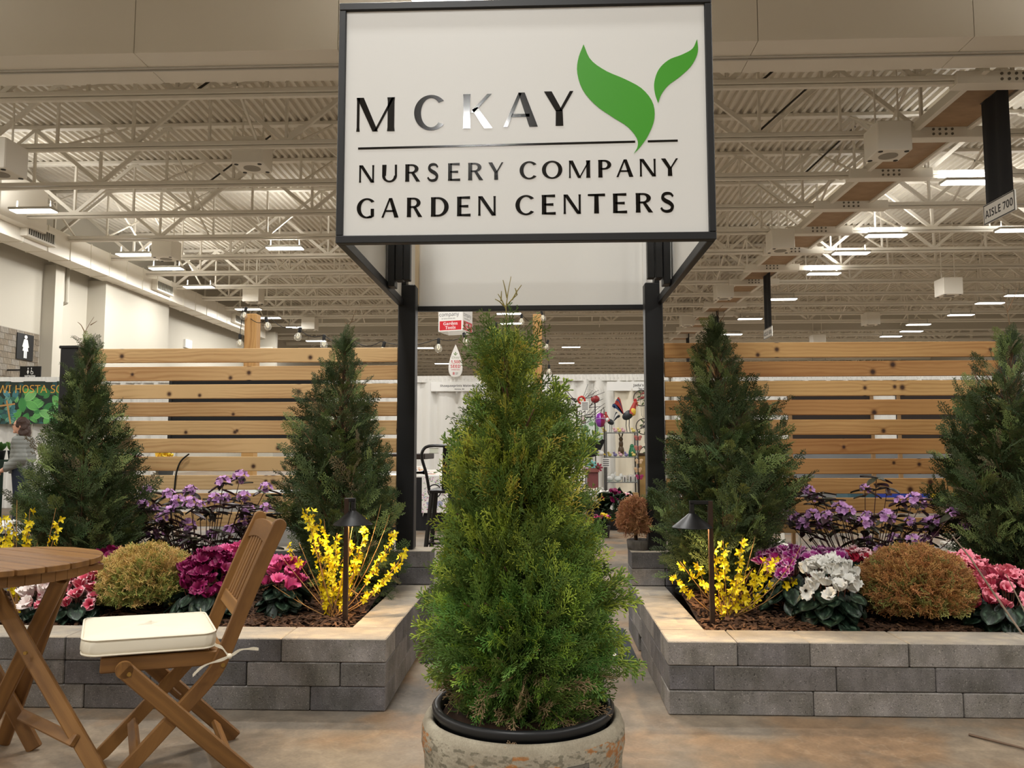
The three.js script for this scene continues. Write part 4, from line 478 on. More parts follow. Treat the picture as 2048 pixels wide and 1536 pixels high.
const palettes = {
  magenta: (e, v) => mixc([0.19, 0.0, 0.055], [0.27, 0.002, 0.10], e * 0.6), purple: (e, v) => (e > 0.86 || v > 0.93 ? [0.68, 0.42, 0.6] : [0.32, 0.012, 0.2]), rose: (e, v) => (e > 0.84 || v > 0.92 ? [0.85, 0.55, 0.58] : mixc([0.5, 0.012, 0.06], [0.78, 0.14, 0.22], clamp(v * 1.2 - 0.2, 0, 1))), blush: (e, v) => mixc([0.82, 0.5, 0.52], [0.84, 0.74, 0.7], clamp(v * 2, 0, 1)),
  hot: (e, v) => mixc([0.52, 0.03, 0.16], [0.76, 0.13, 0.34], v), white: (e, v) => [0.84, 0.83, 0.78], pink: (e, v) => mixc([0.55, 0.02, 0.09], [0.84, 0.27, 0.34], clamp(v * 1.3 - 0.1, 0, 1)), red: (e, v) => (v > 0.75 ? [0.84, 0.6, 0.62] : [0.4, 0.01, 0.04]),
};
const flowerGeos = {}; const flowersOf = (k) => (flowerGeos[k] ||= [1, 2, 3].map((s) => flowerGeo(s * 31 + k.length, palettes[k])));
const leafTex = tex(128, 128, (u, v) => { const x = u * 2 - 1, y = v, r = Math.hypot(x, (y - 0.45) * 1.8), vein = Math.min(Math.abs(x), Math.abs(Math.abs(x) - (y - 0.1) * 0.8)), n = fbm(u, v, 8, 4, 8), band = Math.exp(-Math.pow((r - 0.62) / 0.16, 2)) * (n > 0.45 ? 1 : 0.25); let c = mixc([20, 38, 26], [96, 118, 98], clamp(band * 0.75, 0, 1)); if (vein < 0.03) c = mixc(c, [60, 84, 60], 0.5); return [c[0] * (0.8 + 0.4 * n), c[1] * (0.8 + 0.4 * n), c[2] * (0.8 + 0.4 * n)]; });
const leafMat = std(0xffffff, 0.45, { map: leafTex, side: THREE.DoubleSide });
const cycLeaf = [0, 1].map((k) => sheet(6, 6, (u, v) => { const x = u * 2 - 1, w = 0.5 * Math.pow(Math.sin(Math.PI * clamp(0.1 + v * 0.9, 0, 1)), 0.62), y = v - 0.13 * Math.abs(x) * (1 - v) * 2; return V(x * w * 1.05, y, 0.12 * x * x * (k ? 1 : 0.7) - 0.22 * v * v * (k ? 1 : 0.5) + 0.03 * Math.sin(x * 7 + k * 2) * (0.5 + v)); }));
const stalkMat = std(0x7c4a3c, 0.6);
function cyclamen(label, group, d, kind, px, top, bot, wpx, leafBot, n, seed) {
  const R = rng(seed), c = at(px, bot, d), t = at(px, top, d), rx = at(px + wpx / 2, bot, d).x - c.x, g = thing('cyclamen', label, 'flower', [0, 0, 0], 0, group), gy = bedY(c.x, -d), F = flowersOf(kind), q = new THREE.Quaternion(), stalks = [];
  for (let i = 0; i < n; i++) { const a = i * 2.4 + R(), r = Math.sqrt((i + 0.5) / n), x = c.x + Math.cos(a) * r * rx * 0.92, z = -d + Math.sin(a) * r * Math.min(rx, 0.16) * 0.9, y = lerp(t.y - 0.05, c.y + 0.0, Math.pow(r, 1.6) * (Math.sin(a) > 0 ? 1 : 0.45)), s = 1.1 + 0.35 * R();
    const m = part('flower', F[i % 3], petalMat, g, [x, y, z], [(R() - 0.5) * 0.9 + 0.5 * r * Math.sin(a), R() * 6.28, (R() - 0.5) * 0.9 - 0.6 * r * Math.cos(a)]); m.scale.setScalar(s); stalks.push(tube([V(lerp(c.x, x, 0.3), gy, lerp(-d, z, 0.3)), V(lerp(c.x, x, 0.8), lerp(gy, y, 0.6), lerp(-d, z, 0.8)), V(x, y + 0.004, z)], 0.0022, 0.0018, 4)); }
  const lb = at(px, leafBot, d), nl = Math.round(n * 2.1); for (let i = 0; i < nl; i++) { const a = i * 2.4 + 1 + R(), r = 0.5 + 0.72 * Math.sqrt(R()), x = c.x + Math.cos(a) * r * rx * 0.95, z = -d + Math.sin(a) * r * Math.min(rx, 0.17), y = lerp(c.y + 0.02, Math.max(gy, lb.y) + 0.015, clamp(r * r * 0.8 * R() + 0.25 * R(), 0, 1)), s = 0.066 + 0.036 * R(); const m = part('leaf', cycLeaf[i % 2], leafMat, g, [x - Math.cos(a) * s * 0.5, y, z - Math.sin(a) * s * 0.5]); const out = V(Math.cos(a), -0.15 - 0.9 * R() * r, Math.sin(a)).normalize(), nn = V(Math.cos(a) * 0.6, 1, Math.sin(a) * 0.6).addScaledVector(randDir(R), 0.4); const M = sprayMatrix(V(0, 0, 0), out, nn, 1); m.quaternion.setFromRotationMatrix(M); m.scale.setScalar(s); }
  part('stalk', join(stalks), stalkMat, g).userData.kind = 'stuff'; return g;
}
const GL = 'cyclamen in the chair-side planter', GR = 'cyclamen in the white-flower planter';
cyclamen('blush white cyclamen below the edge of the bistro table', GL, 3.82, 'blush', 82, 1152, 1205, 64, 1245, 12, 101);
cyclamen('rose pink cyclamen with white petal edges between table and golden globe shrub', GL, 3.86, 'rose', 148, 1128, 1208, 118, 1248, 28, 102);
cyclamen('small dark magenta cyclamen behind the golden globe shrub and table', GL, 4.15, 'magenta', 218, 1088, 1140, 74, 1160, 14, 103);
cyclamen('big deep magenta cyclamen behind the chair back', GL, 3.9, 'magenta', 415, 1092, 1188, 124, 1245, 40, 104);
cyclamen('hot pink cyclamen seen past the chair back near the forsythia', GL, 3.98, 'hot', 566, 1106, 1172, 78, 1235, 17, 105);
cyclamen('brighter magenta cyclamen partly behind the top of the chair back', GL, 4.1, 'hot', 462, 1086, 1130, 70, 1150, 12, 106);
cyclamen('purple cyclamen with thin white petal edges behind the forsythia', GR, 4.1, 'purple', 1582, 1088, 1152, 130, 1225, 32, 111);
cyclamen('purple cyclamen with white edges behind the white one', GR, 4.25, 'purple', 1665, 1094, 1125, 80, 1150, 12, 112);
cyclamen('small red cyclamen with pale tips against the rust globe shrub', GR, 4.22, 'red', 1720, 1094, 1125, 46, 1150, 8, 113);
cyclamen('white cyclamen with dark marbled leaves', GR, 3.84, 'white', 1660, 1108, 1185, 120, 1252, 34, 114);
cyclamen('pink cyclamen directly behind the rust globe shrub near the bare stalk', GR, 4.05, 'pink', 1925, 1100, 1170, 120, 1200, 30, 115);
cyclamen('pink cyclamen at the planter edge in front of the last conifer', GR, 3.85, 'pink', 2012, 1128, 1210, 150, 1258, 36, 116);
cyclamen('white cyclamen at the frame edge behind the table forsythia', GL, 4.4, 'white', 18, 1040, 1075, 56, 1100, 10, 117);
// rhododendrons: bronze leaves in whorls, lavender clusters
const rhLeafGeo = sheet(3, 5, (u, v) => { const x = u * 2 - 1, w = 0.2 * Math.pow(Math.sin(Math.PI * clamp(0.04 + v * 0.93, 0, 1)), 0.8); return V(x * w, v, 0.10 * x * x - 0.12 * v * v); }), rhLeafMats = [[0.04, 0.032, 0.028], [0.05, 0.05, 0.03], [0.06, 0.032, 0.036]].map((c) => { const m = std(0, 0.4, leafSide); m.color.setRGB(...c); return m; });
const rhFlowerGeo = [1, 2].map((s) => { const R = rng(s * 5), gs = []; for (let f = 0; f < 5; f++) { const dir = f ? V(Math.cos(f * 1.57) * 0.9, 0.5, Math.sin(f * 1.57) * 0.9).normalize() : V(0, 1, 0), c = dir.clone().multiplyScalar(0.016); for (let k = 0; k < 5; k++) { const a = k * 1.2566 + R(); const g = sheet(3, 3, (u, v) => { const x = u * 2 - 1, w = 0.0085 * Math.sin(Math.PI * (0.15 + 0.75 * v)); return V(Math.cos(a) * v * 0.017 - Math.sin(a) * x * w, 0.006 + 0.006 * v + 0.002 * Math.sin(x * 4), Math.sin(a) * v * 0.017 + Math.cos(a) * x * w); }); g.applyMatrix4(new THREE.Matrix4().makeRotationFromQuaternion(new THREE.Quaternion().setFromUnitVectors(V(0, 1, 0), dir)).setPosition(c)); colored(g, (p, u, v) => new THREE.Color().setRGB(...mixc([0.42, 0.17, 0.46], [0.62, 0.36, 0.64], v))); gs.push(g); } } return mergeGeometries(gs); });
function rhodo(label, d, base, heads, extra, seed) {
  const g = thing('rhododendron', label, 'shrub', [0, 0, 0], 0, 'lavender rhododendrons'), R = rng(seed), b = at(base[0], base[1], d), stems = []; let leaves = 0; b.y = bedY(b.x, -d) - 0.01;
  const head = (px, py, bloom) => { const p = at(px, py, d - 0.15 + 0.3 * R()); const m = V(lerp(b.x, p.x, 0.55), lerp(b.y, p.y, 0.42), lerp(-d, p.z, 0.6)); stems.push(tube(new THREE.QuadraticBezierCurve3(V(b.x + (p.x - b.x) * 0.25, b.y, -d), m, p).getPoints(6), 0.0038, 0.002, 4));
    for (let k = 0; k < 6 && leaves < 290; k++, leaves++) { const a = k * 1.05 + R(), L = 0.07 + 0.03 * R(), dir = V(Math.cos(a), 0.25 - 0.7 * R(), Math.sin(a)).normalize(), y = k < 4 ? 0 : -0.035; const l = part('leaf', rhLeafGeo, rhLeafMats[Math.floor(R() * 3)], g, [p.x, p.y + y - 0.006, p.z]); l.quaternion.setFromRotationMatrix(sprayMatrix(V(0, 0, 0), dir, V(0, 1, 0).addScaledVector(randDir(R), 0.3), 1)); l.scale.setScalar(L); }
    if (bloom) { const f = part('flower_cluster', rhFlowerGeo[Math.floor(R() * 2)], petalMat, g, [p.x, p.y, p.z], [0.5 + (R() - 0.5) * 0.5, R() * 6, (R() - 0.5) * 0.6]); f.scale.setScalar(1.0 + 0.5 * R()); } };
  heads.forEach(([x, y]) => head(x, y, true)); extra.forEach(([x, y]) => head(x, y, false)); part('stem', join(stems), std(0x4a2c24, 0.7), g).userData.kind = 'stuff'; return g;
}
const Z3 = (L) => L.map(([x, y]) => [x * 0.3027, 900 + y * 0.3027]), Z5 = (L) => L.map(([x, y]) => [1600 + x * 0.2279, 950 + y * 0.2279]);
const fill = (n, x0, x1, y0, y1, seed) => { const R = rng(seed); return Array.from({ length: n }, () => [lerp(x0, x1, R()), lerp(y0, y1, R())]); };
rhodo('lavender-flowered rhododendron with bronze leaves against the pale slat fence', 4.42, [410, 1120], Z3([[975, 275], [1115, 300], [1260, 280], [1475, 220], [1590, 180], [940, 365], [1025, 395], [1120, 410], [1175, 345], [1260, 360], [1320, 370], [1420, 330], [1490, 320], [1610, 310], [1755, 260], [1065, 455], [1240, 505], [1000, 555], [1050, 560], [1400, 565], [1520, 545], [1610, 480], [870, 645], [1220, 610], [1755, 385], [1640, 410]]), fill(22, 300, 550, 1010, 1105, 3), 91);
rhodo('lavender-flowered rhododendron with bronze leaves against the redder slat fence', 4.42, [1730, 1125], [...Z5([[70, 145], [110, 200], [20, 435], [110, 365], [235, 360], [195, 450], [350, 305], [395, 385], [425, 330], [570, 125], [590, 365], [600, 445], [590, 575], [760, 375], [560, 430], [880, 235], [1000, 225], [1060, 255], [965, 420], [1110, 425], [1185, 410], [1160, 485], [1340, 340], [1460, 450], [990, 580], [1095, 580], [1125, 650], [1130, 710], [700, 670], [820, 570]]), [1567, 1032], [1589, 1034], [1604, 1048]], [[1753, 955], [1642, 985], [1660, 1000], [1775, 975], [1795, 1020], ...fill(18, 1560, 1850, 1020, 1100, 4)], 92);
// forsythia: arching bare stems with yellow four-petalled flowers
const foFlower = [1, 2].map((s) => { const R = rng(s), gs = []; for (let k = 0; k < 4; k++) { const a = k * 1.5708 + 0.2 * R(); gs.push(sheet(2, 4, (u, v) => { const x = u * 2 - 1, w = 0.0052 * Math.sin(Math.PI * (0.12 + 0.8 * v)); return V(Math.cos(a) * v * 0.017 - Math.sin(a) * x * w, 0.004 + 0.012 * v - 0.004 * v * v, Math.sin(a) * v * 0.017 + Math.cos(a) * x * w); })); } return mergeGeometries(gs); }), foMat = std(0xf4e01c, 0.5, leafSide), foMat2 = std(0xecd210, 0.5, leafSide), foStem = std(0xa67c48, 0.7);
function forsythia(label, d, base, stems, seed) {
  const g = thing('forsythia', label, 'shrub', [0, 0, 0], 0, 'yellow forsythias'), R = rng(seed), b = at(base[0], base[1], d), tubes = []; b.y = bedY(b.x, -d) - 0.01; let n = 0;
  for (const [px, py, lo, hi, bow = 0] of stems) {
    const z = -d + (R() - 0.5) * 0.16, p = at(px, py, -z), s = V(b.x + (R() - 0.5) * 0.05, b.y, -d + (R() - 0.5) * 0.04), m = V(lerp(s.x, p.x, 0.55 + bow), lerp(s.y, p.y, 0.35), lerp(s.z, z, 0.6)), C = new THREE.QuadraticBezierCurve3(s, m, p); tubes.push(tube(C.getPoints(8), 0.0034, 0.0014, 5));
    if (R() < 0.6) { const q = C.getPoint(0.35 + 0.2 * R()), e = q.clone().add(V((R() - 0.5) * 0.16, 0.05 + 0.08 * R(), (R() - 0.5) * 0.1)); tubes.push(tube([q, q.clone().lerp(e, 0.5).add(V(0, -0.012, 0)), e], 0.0022, 0.001, 4)); }
    const L = C.getLength(), cnt = Math.round((hi - lo) * L * 95); for (let i = 0; i < cnt && n < 295; i++, n++) { const t = lerp(lo, hi, (i + R()) / cnt), q = C.getPoint(t), dir = randDir(R); dir.y = dir.y * 0.5 - 0.1; dir.z += 0.35; dir.normalize(); const f = part('flower', foFlower[i % 2], R() < 0.5 ? foMat : foMat2, g, [q.x + dir.x * 0.007, q.y, q.z + dir.z * 0.007]); f.quaternion.setFromUnitVectors(V(0, 1, 0), dir); f.scale.setScalar(0.85 + 0.5 * R()); }
  }
  part('stem', join(tubes), foStem, g).userData.kind = 'stuff'; return g;
}
forsythia('yellow forsythia around the path lamp near the chair', 3.92, [668, 1225], [[611, 1015, 0.55, 1, -0.15], [648, 1038, 0.5, 1], [625, 1020, 0.75, 1], [674, 1066, 0.35, 1], [707, 1040, 0, 0], [734, 1044, 0.55, 1], [762, 1009, 0, 0, 0.1], [779, 1030, 0, 0, 0.1], [791, 1065, 0.5, 1], [812, 1097, 0.35, 1, 0.15], [574, 1087, 0.75, 1, -0.2], [598, 1085, 0, 0, -0.2], [701, 1085, 0.4, 1], [633, 1046, 0.3, 0.6], [560, 1110, 0.0, 0.1, -0.2], [655, 1100, 0.3, 1], [720, 1110, 0.3, 1], [690, 1130, 0.2, 1], [645, 1140, 0.2, 0.9], [775, 1150, 0, 0.3, 0.2], [545, 1170, 0.2, 0.4, -0.1]], 61);
forsythia('yellow forsythia around the path lamp near the white cyclamen', 3.92, [1452, 1238], [[1342, 1150, 0.6, 1, -0.1], [1360, 1123, 0.75, 1, -0.1], [1394, 1123, 0.6, 1], [1425, 1098, 0.45, 1], [1446, 1082, 0.55, 1], [1485, 1075, 0.4, 1], [1510, 1073, 0, 0], [1528, 1118, 0.3, 1], [1554, 1114, 0.65, 1], [1590, 1157, 0.8, 1, 0.1], [1604, 1087, 0, 0, 0.15], [1537, 1166, 0.4, 1], [1412, 1165, 0.1, 1], [1435, 1170, 0.1, 1], [1470, 1150, 0.2, 1], [1460, 1190, 0.1, 1], [1500, 1140, 0.3, 1]], 62);
forsythia('yellow forsythia at the frame edge behind the bistro table', 3.9, [40, 1215], [[8, 1030, 0.6, 1], [26, 1042, 0.55, 1], [60, 1018, 0.6, 1], [120, 1036, 0.75, 1, 0.1], [112, 1016, 0, 0, 0.1], [34, 1000, 0, 0], [-20, 1040, 0.5, 1], [5, 1075, 0.3, 1], [75, 1085, 0, 0.2]], 63);
{ // bare stalks at the planter edge, and a twig on the floor
  const s = thing('bare_branch', 'bare grey branch leaning in front of the pink cyclamen', 'branch', [0, 0, 0]); const e = onY(2075, 1312, 0.312);
  part('stem', tube([e, at(2048, 1273, 3.62), at(1990, 1190, 3.66), at(1940, 1115, 3.7), at(1906, 1074, 3.72)], 0.006, 0.003, 6), std(0x8a7866, 0.8), s); part('twig', join([tube([at(1910, 1078, 3.72), at(1897, 1063, 3.72)], 0.002, 0.001, 4), tube([at(1912, 1081, 3.72), at(1922, 1072, 3.72)], 0.002, 0.001, 4)]), std(0x8a7866, 0.8), s);
  const s2 = thing('bare_branch', 'shorter bare grey branch among the pink cyclamen at the frame edge', 'branch', [0, 0, 0]); part('stem', tube([onY(2085, 1290, 0.312), at(2048, 1220, 3.6), at(2012, 1148, 3.62)], 0.005, 0.002, 6), std(0x8a7866, 0.8), s2);
  solo('floor_twig', tube([onY(1938, 1469, 0.006), onY(1990, 1482, 0.008), onY(2060, 1500, 0.008)], 0.005, 0.004, 6), std(0x6a5646, 0.8), 'thin brown twig lying on the floor before the planter', 'twig');
}
// ---------------------------------------------------------------- bistro table and folding chair
const brass = std(0xb08d4a, 0.35, { metalness: 0.8 });
function woodBar(p, q, w, d, up, seed, c = 0.004) {                  // a stick with the grain along it
  const L = p.distanceTo(q), g = box(w, L, d, c), uv = g.attributes.uv, P = g.attributes.position, n = g.attributes.normal, k = seed % 6, o = (seed * 0.37) % 1;
  for (let i = 0; i < uv.count; i++) { const a = Math.abs(n.getX(i)) > 0.6 ? P.getZ(i) : P.getX(i); uv.setXY(i, o + P.getY(i) * 0.9, (k + 0.5 + clamp(a / 0.09, -0.45, 0.45)) / 6); }
  return g.applyMatrix4(barMatrix(p, q, up));
}
{
  const t = thing('bistro_table', 'round slatted acacia bistro table on crossed folding legs', 'table', [-1.94, 0, -2.77]), th = -Math.atan2(0.196, 0.366), R = 0.358, H = 0.72;
  const n = 8, pitch = 2 * R / n;
  for (let i = 0; i < n; i++) {                                      // slats cut to the round
    const a = -R + i * pitch + 0.0065, b = a + pitch - 0.013, s = new THREE.Shape(), X = (y) => Math.sqrt(Math.max(0.0004, R * R - y * y)), N = 10, P = [];
    for (let k = 0; k <= N; k++) { const y = lerp(a, b, k / N); P.push([X(y), y]); } for (let k = N; k >= 0; k--) { const y = lerp(a, b, k / N); P.push([-X(y), y]); } P.forEach(([x, y], k) => (k ? s.lineTo(x, y) : s.moveTo(x, y))); s.closePath();
    const g = new THREE.ExtrudeGeometry(s, { depth: 0.016, bevelEnabled: true, bevelSize: 0.0025, bevelThickness: 0.0025, bevelSegments: 1, curveSegments: 8 }), uv = g.attributes.uv, p = g.attributes.position; for (let k = 0; k < uv.count; k++) uv.setXY(k, p.getX(k) * 0.9 + i * 0.31, ((i % 6) + 0.5 + (p.getY(k) - (a + b) / 2) / 0.09 * 0.85) / 6);
    g.rotateX(-Math.PI / 2); g.rotateY(th); part('slat', g, acaciaMat, t, [0, H - 0.0185, 0]);
  }
  const rot = (x, z) => [x * Math.cos(th) + z * Math.sin(th), -x * Math.sin(th) + z * Math.cos(th)], L = (x, y, z) => V(x + 1.94, y, z + 2.77);
  { const ap = []; for (let k = 0; k < 40; k++) { const a = k / 40 * 6.2832, b = (k + 1) / 40 * 6.2832, r = R - 0.045; ap.push(woodBar(V(Math.cos(a) * r, H - 0.042, Math.sin(a) * r), V(Math.cos(b) * r, H - 0.042, Math.sin(b) * r), 0.036, 0.018, V(Math.cos((a + b) / 2), 0, Math.sin((a + b) / 2)), 2, 0.001)); } part('apron', join(ap), acaciaMat, t); }
  for (const zz of [-0.2, 0.2]) { const [ax, az] = rot(zz, -0.29), [bx, bz] = rot(zz, 0.29); part('cross_rail', woodBar(V(ax, H - 0.045, az), V(bx, H - 0.045, bz), 0.05, 0.024, V(0, 1, 0), 3), acaciaMat, t); }
  const leg = (a, b, up, s) => part('leg', woodBar(L(a.x, a.y, a.z), L(b.x, b.y, b.z), 0.05, 0.026, up, s), acaciaMat, t);
  const flr = (px, py) => onY(px, py, 0.004), A0 = onY(-32, 1148, 0.675), A1 = flr(212, 1570), B0 = at(120, 1160, 2.75), B1 = flr(-52, 1512), C0 = V(-2.24, 0.675, -2.93), C1 = flr(70, 1498), D1 = flr(4, 1488), D0 = V(-1.78, 0.67, -2.98);
  const up = V(0.45, 0, 1); leg(A0, A1, up, 1); leg(B0, B1.clone().add(V(0, 0, 0)), V(0.3, 0, 1), 2); leg(C0, C1, up, 4); leg(D0, D1, V(0.3, 0, 1), 5);
  const e0 = at(44, 1430, 2.93), e1 = at(150, 1482, 2.66); part('stretcher', woodBar(L(e0.x, e0.y, e0.z), L(e1.x, e1.y, e1.z), 0.04, 0.022, V(0, 0.6, 1), 3), acaciaMat, t);
  const bp = at(51, 1306, 2.655); part('bolt', new THREE.CylinderGeometry(0.006, 0.006, 0.008, 12).rotateX(Math.PI / 2), brass, t, [bp.x + 1.94, bp.y, bp.z + 2.77]);
}
{
  const t = thing('folding_chair', 'folding acacia bistro chair with slatted back and cream cushion', 'chair', [-1.27993, 0, -2.80636], Math.atan2(0.48284, 0.87571));
  const W = 0.2, S = (a, y, s) => V(a, y, s * W); let k = 0;
  for (const s of [1, -1]) {                                          // bent stiles: back above, rear leg below
    const pts = [[-0.238, 0.004], [-0.09, 0.155], [0.03, 0.28], [0.11, 0.37], [0.135, 0.42], [0.20, 0.585], [0.262, 0.735], [0.308, 0.838]], sh = new THREE.Shape(), w = 0.0205, A = [], B = [];
    const C = curve(pts.map(([x, y]) => V(x, y, 0)), 40); C.forEach((p, i) => { const d = C[Math.min(40, i + 1)].clone().sub(C[Math.max(0, i - 1)]).normalize(); A.push([p.x - d.y * w, p.y + d.x * w]); B.unshift([p.x + d.y * w, p.y - d.x * w]); });
    const e = C[40], d = C[40].clone().sub(C[39]).normalize(), arc = []; for (let i = 1; i < 8; i++) { const a = i / 8 * Math.PI; arc.push([e.x - d.y * w * Math.cos(a) + d.x * w * Math.sin(a), e.y + d.x * w * Math.cos(a) + d.y * w * Math.sin(a)]); }
    [...A, ...arc, ...B].forEach(([x, y], i) => (i ? sh.lineTo(x, Math.max(0, y)) : sh.moveTo(x, Math.max(0, y)))); sh.closePath();
    const g = new THREE.ExtrudeGeometry(sh, { depth: 0.016, bevelEnabled: true, bevelSize: 0.003, bevelThickness: 0.003, bevelSegments: 2 }), uv = g.attributes.uv, p = g.attributes.position; for (let i = 0; i < uv.count; i++) { const al = p.getY(i) * 0.92 + p.getX(i) * 0.38, ac = p.getX(i) * 0.92 - p.getY(i) * 0.38; uv.setXY(i, al + s * 0.2, (2 + s + 0.5 + clamp((ac + 0.05) / 0.3, -0.4, 0.4)) / 6); }
    part('stile', g, acaciaMat, t, [0, 0, s * W - 0.008]);
    const lo = 0.03, z = s * (W - 0.028); part('front_leg', woodBar(V(-0.165, 0.412, s * (W + 0.002) + s * 0.016), V(0.24, 0.004, s * (W + 0.002) + s * 0.016), 0.052, 0.02, V(0, 0, 1), 1 + s), acaciaMat, t); part('leg_head', new THREE.CylinderGeometry(0.026, 0.026, 0.02, 24).rotateX(Math.PI / 2), acaciaMat, t, [-0.163, 0.41, s * (W + 0.018)]);
    part('seat_rail', woodBar(V(-0.232, 0.420, z), V(0.14, 0.406, z), 0.048, 0.022, V(0, 0, 1), 3 + s), acaciaMat, t);
    for (const [a, y, zz] of [[0.133, 0.388, s * (W + 0.012)], [-0.149, 0.397, s * (W + 0.029)]]) part('bolt', new THREE.CylinderGeometry(0.0065, 0.0065, 0.007, 14).rotateX(Math.PI / 2), brass, t, [a, y, zz]);
    part('stop_block', box(0.05, 0.022, 0.03, 0.004), acaciaMat, t, [0.02, 0.205, s * (W + 0.01)], [0, 0, -0.8]);
  }
  const cross = (name, a, y, w, d, ang, sd) => { const g = woodBar(V(0, 0, -W + 0.006), V(0, 0, W - 0.006), w, d, V(0, 1, 0), sd); g.rotateZ(ang); return part(name, g, acaciaMat, t, [a, y, 0]); };
  for (let i = 0; i < 8; i++) { const g = woodBar(V(0, 0, -W + 0.042), V(0, 0, W - 0.042), 0.0455, 0.012, V(0, 1, 0), i); part('seat_slat', g, acaciaMat, t, [-0.208 + i * 0.0475, 0.430 - i * 0.0022, 0]); }; cross('back_rail', 0.185, 0.55, 0.018, 0.048, -0.39, 1); cross('rung', 0.165, 0.075, 0.02, 0.035, 0.8, 2); cross('rung', -0.12, 0.125, 0.02, 0.035, -0.8, 3);
  { // arched top rail and seven spindles
    const sh = new THREE.Shape(), w = W - 0.008; sh.moveTo(-w, 0); sh.quadraticCurveTo(0, 0.04, w, 0); sh.lineTo(w, 0.066); sh.quadraticCurveTo(0, 0.102, -w, 0.066); sh.closePath(); const g = new THREE.ExtrudeGeometry(sh, { depth: 0.016, bevelEnabled: true, bevelSize: 0.002, bevelThickness: 0.002, bevelSegments: 1, curveSegments: 16 }), uv = g.attributes.uv, p = g.attributes.position; for (let i = 0; i < uv.count; i++) uv.setXY(i, p.getX(i), (4.5 + p.getY(i) * 3) / 6); g.translate(0, 0, -0.008); g.rotateY(Math.PI / 2); g.rotateZ(-0.39); part('top_rail', g, acaciaMat, t, [0.272, 0.762, 0]);
    for (let i = 0; i < 7; i++) { const z = (i - 3) * 0.048, h = 0.765 + 0.02 * (1 - Math.pow((i - 3) / 3.5, 2)); part('spindle', woodBar(V(0.194, 0.57, z), V(0.276 + (h - 0.765) * 0.4, h + 0.005, z), 0.013, 0.018, V(0, 0, 1), i, 0.004), acaciaMat, t); }
  }
  // cushion with piping and ties: rests on the seat, a thing of its own
  const c = thing('seat_cushion', 'cream box cushion with piped edges tied to the folding chair', 'cushion', [-1.27993, 0, -2.80636], Math.atan2(0.48284, 0.87571)); const cream = std(0xe9e0cb, 0.85), rr = 0.04;
  const outline = (n = 48) => { const P = [], x0 = -0.285, x1 = 0.112, z = 0.19; for (const [cx, cz, a0] of [[x1 - rr, z - rr, 0], [x0 + rr, z - rr, Math.PI / 2], [x0 + rr, -z + rr, Math.PI], [x1 - rr, -z + rr, 1.5 * Math.PI]]) for (let i = 0; i <= 6; i++) { const a = a0 + i / 6 * Math.PI / 2; P.push([cx + Math.cos(a) * rr, cz + Math.sin(a) * rr]); } return P; };
  const O = outline(), cx = -0.078, tilt = (x) => 0.012 * (0.11 - x) / 0.38 + 0.022 * Math.pow((x - cx) / 0.19, 2) * 0.35, y0 = 0.437, y1 = 0.485;
  const ring = (sc, y, bulge) => O.map(([x, z]) => V(cx + (x - cx) * sc * (1 + bulge), y + tilt(x), z * sc * (1 + bulge)));
  const rings = [ring(0.0005, y0 - 0.002, 0), ring(0.7, y0 - 0.002, 0), ring(0.97, y0 - 0.001, 0), ring(1, y0 + 0.003, 0), ring(1, lerp(y0, y1, 0.3), 0.014), ring(1, lerp(y0, y1, 0.7), 0.014), ring(1, y1 - 0.003, 0), ring(0.965, y1 + 0.002, 0), ring(0.85, y1 + 0.007, 0), ring(0.6, y1 + 0.009, 0), ring(0.3, y1 + 0.0092, 0), ring(0.0005, y1 + 0.0092, 0)], pos = [], idx = [], m = O.length, R = rng(3);
  rings.forEach((r, j) => r.forEach((p, i) => { const wr = j === 4 || j === 5 ? 0.0040 * Math.sin(i * 2.7 + j) + 0.001 * R() : 0; pos.push(p.x + (p.x - cx) * wr * 3, p.y + (j > 7 ? 0.0016 * Math.sin(p.x * 40 + p.z * 25) : 0), p.z * (1 + wr * 3)); })); for (let j = 0; j + 1 < rings.length; j++) for (let i = 0; i < m; i++) { const a = j * m + i, b = j * m + (i + 1) % m, e = a + m, f = b + m; idx.push(a, e, b, b, e, f); }
  const g = new THREE.BufferGeometry(); g.setAttribute('position', new THREE.Float32BufferAttribute(pos, 3)); g.setIndex(idx); g.computeVertexNormals(); part('cushion_body', uvBox(g), cream, c);
  for (const y of [y0 + 0.001, y1]) { const P = ring(1.006, y, 0); P.push(P[0]); part('piping', tube(P, 0.0035, 0.0035, 6, true), cream, c); }
  const tie = (L) => part('tie', (() => { const P = curve(L.map((p) => V(...p)), 14); return sheet(14, 1, (u, v) => { const p = P[Math.round(u * 14)].clone(); p.y += (v - 0.5) * 0.011 * (0.7 + 0.3 * Math.sin(u * 9)); p.z += 0.004 * Math.sin(u * 12); return p; }, 0.002); })(), cream, c);
  tie([[0.108, 0.452, 0.186], [0.128, 0.446, 0.222], [0.142, 0.428, 0.232], [0.15, 0.42, 0.234]]); tie([[0.15, 0.42, 0.234], [0.18, 0.435, 0.237], [0.21, 0.438, 0.236], [0.242, 0.432, 0.235]]); tie([[0.15, 0.42, 0.234], [0.11, 0.408, 0.238], [0.07, 0.40, 0.24], [0.038, 0.372, 0.24]]); part('knot', new THREE.SphereGeometry(0.009, 10, 8), cream, c, [0.15, 0.42, 0.234]); tie([[0.09, 0.47, -0.18], [0.1, 0.49, -0.19], [0.098, 0.505, -0.188]]);
}
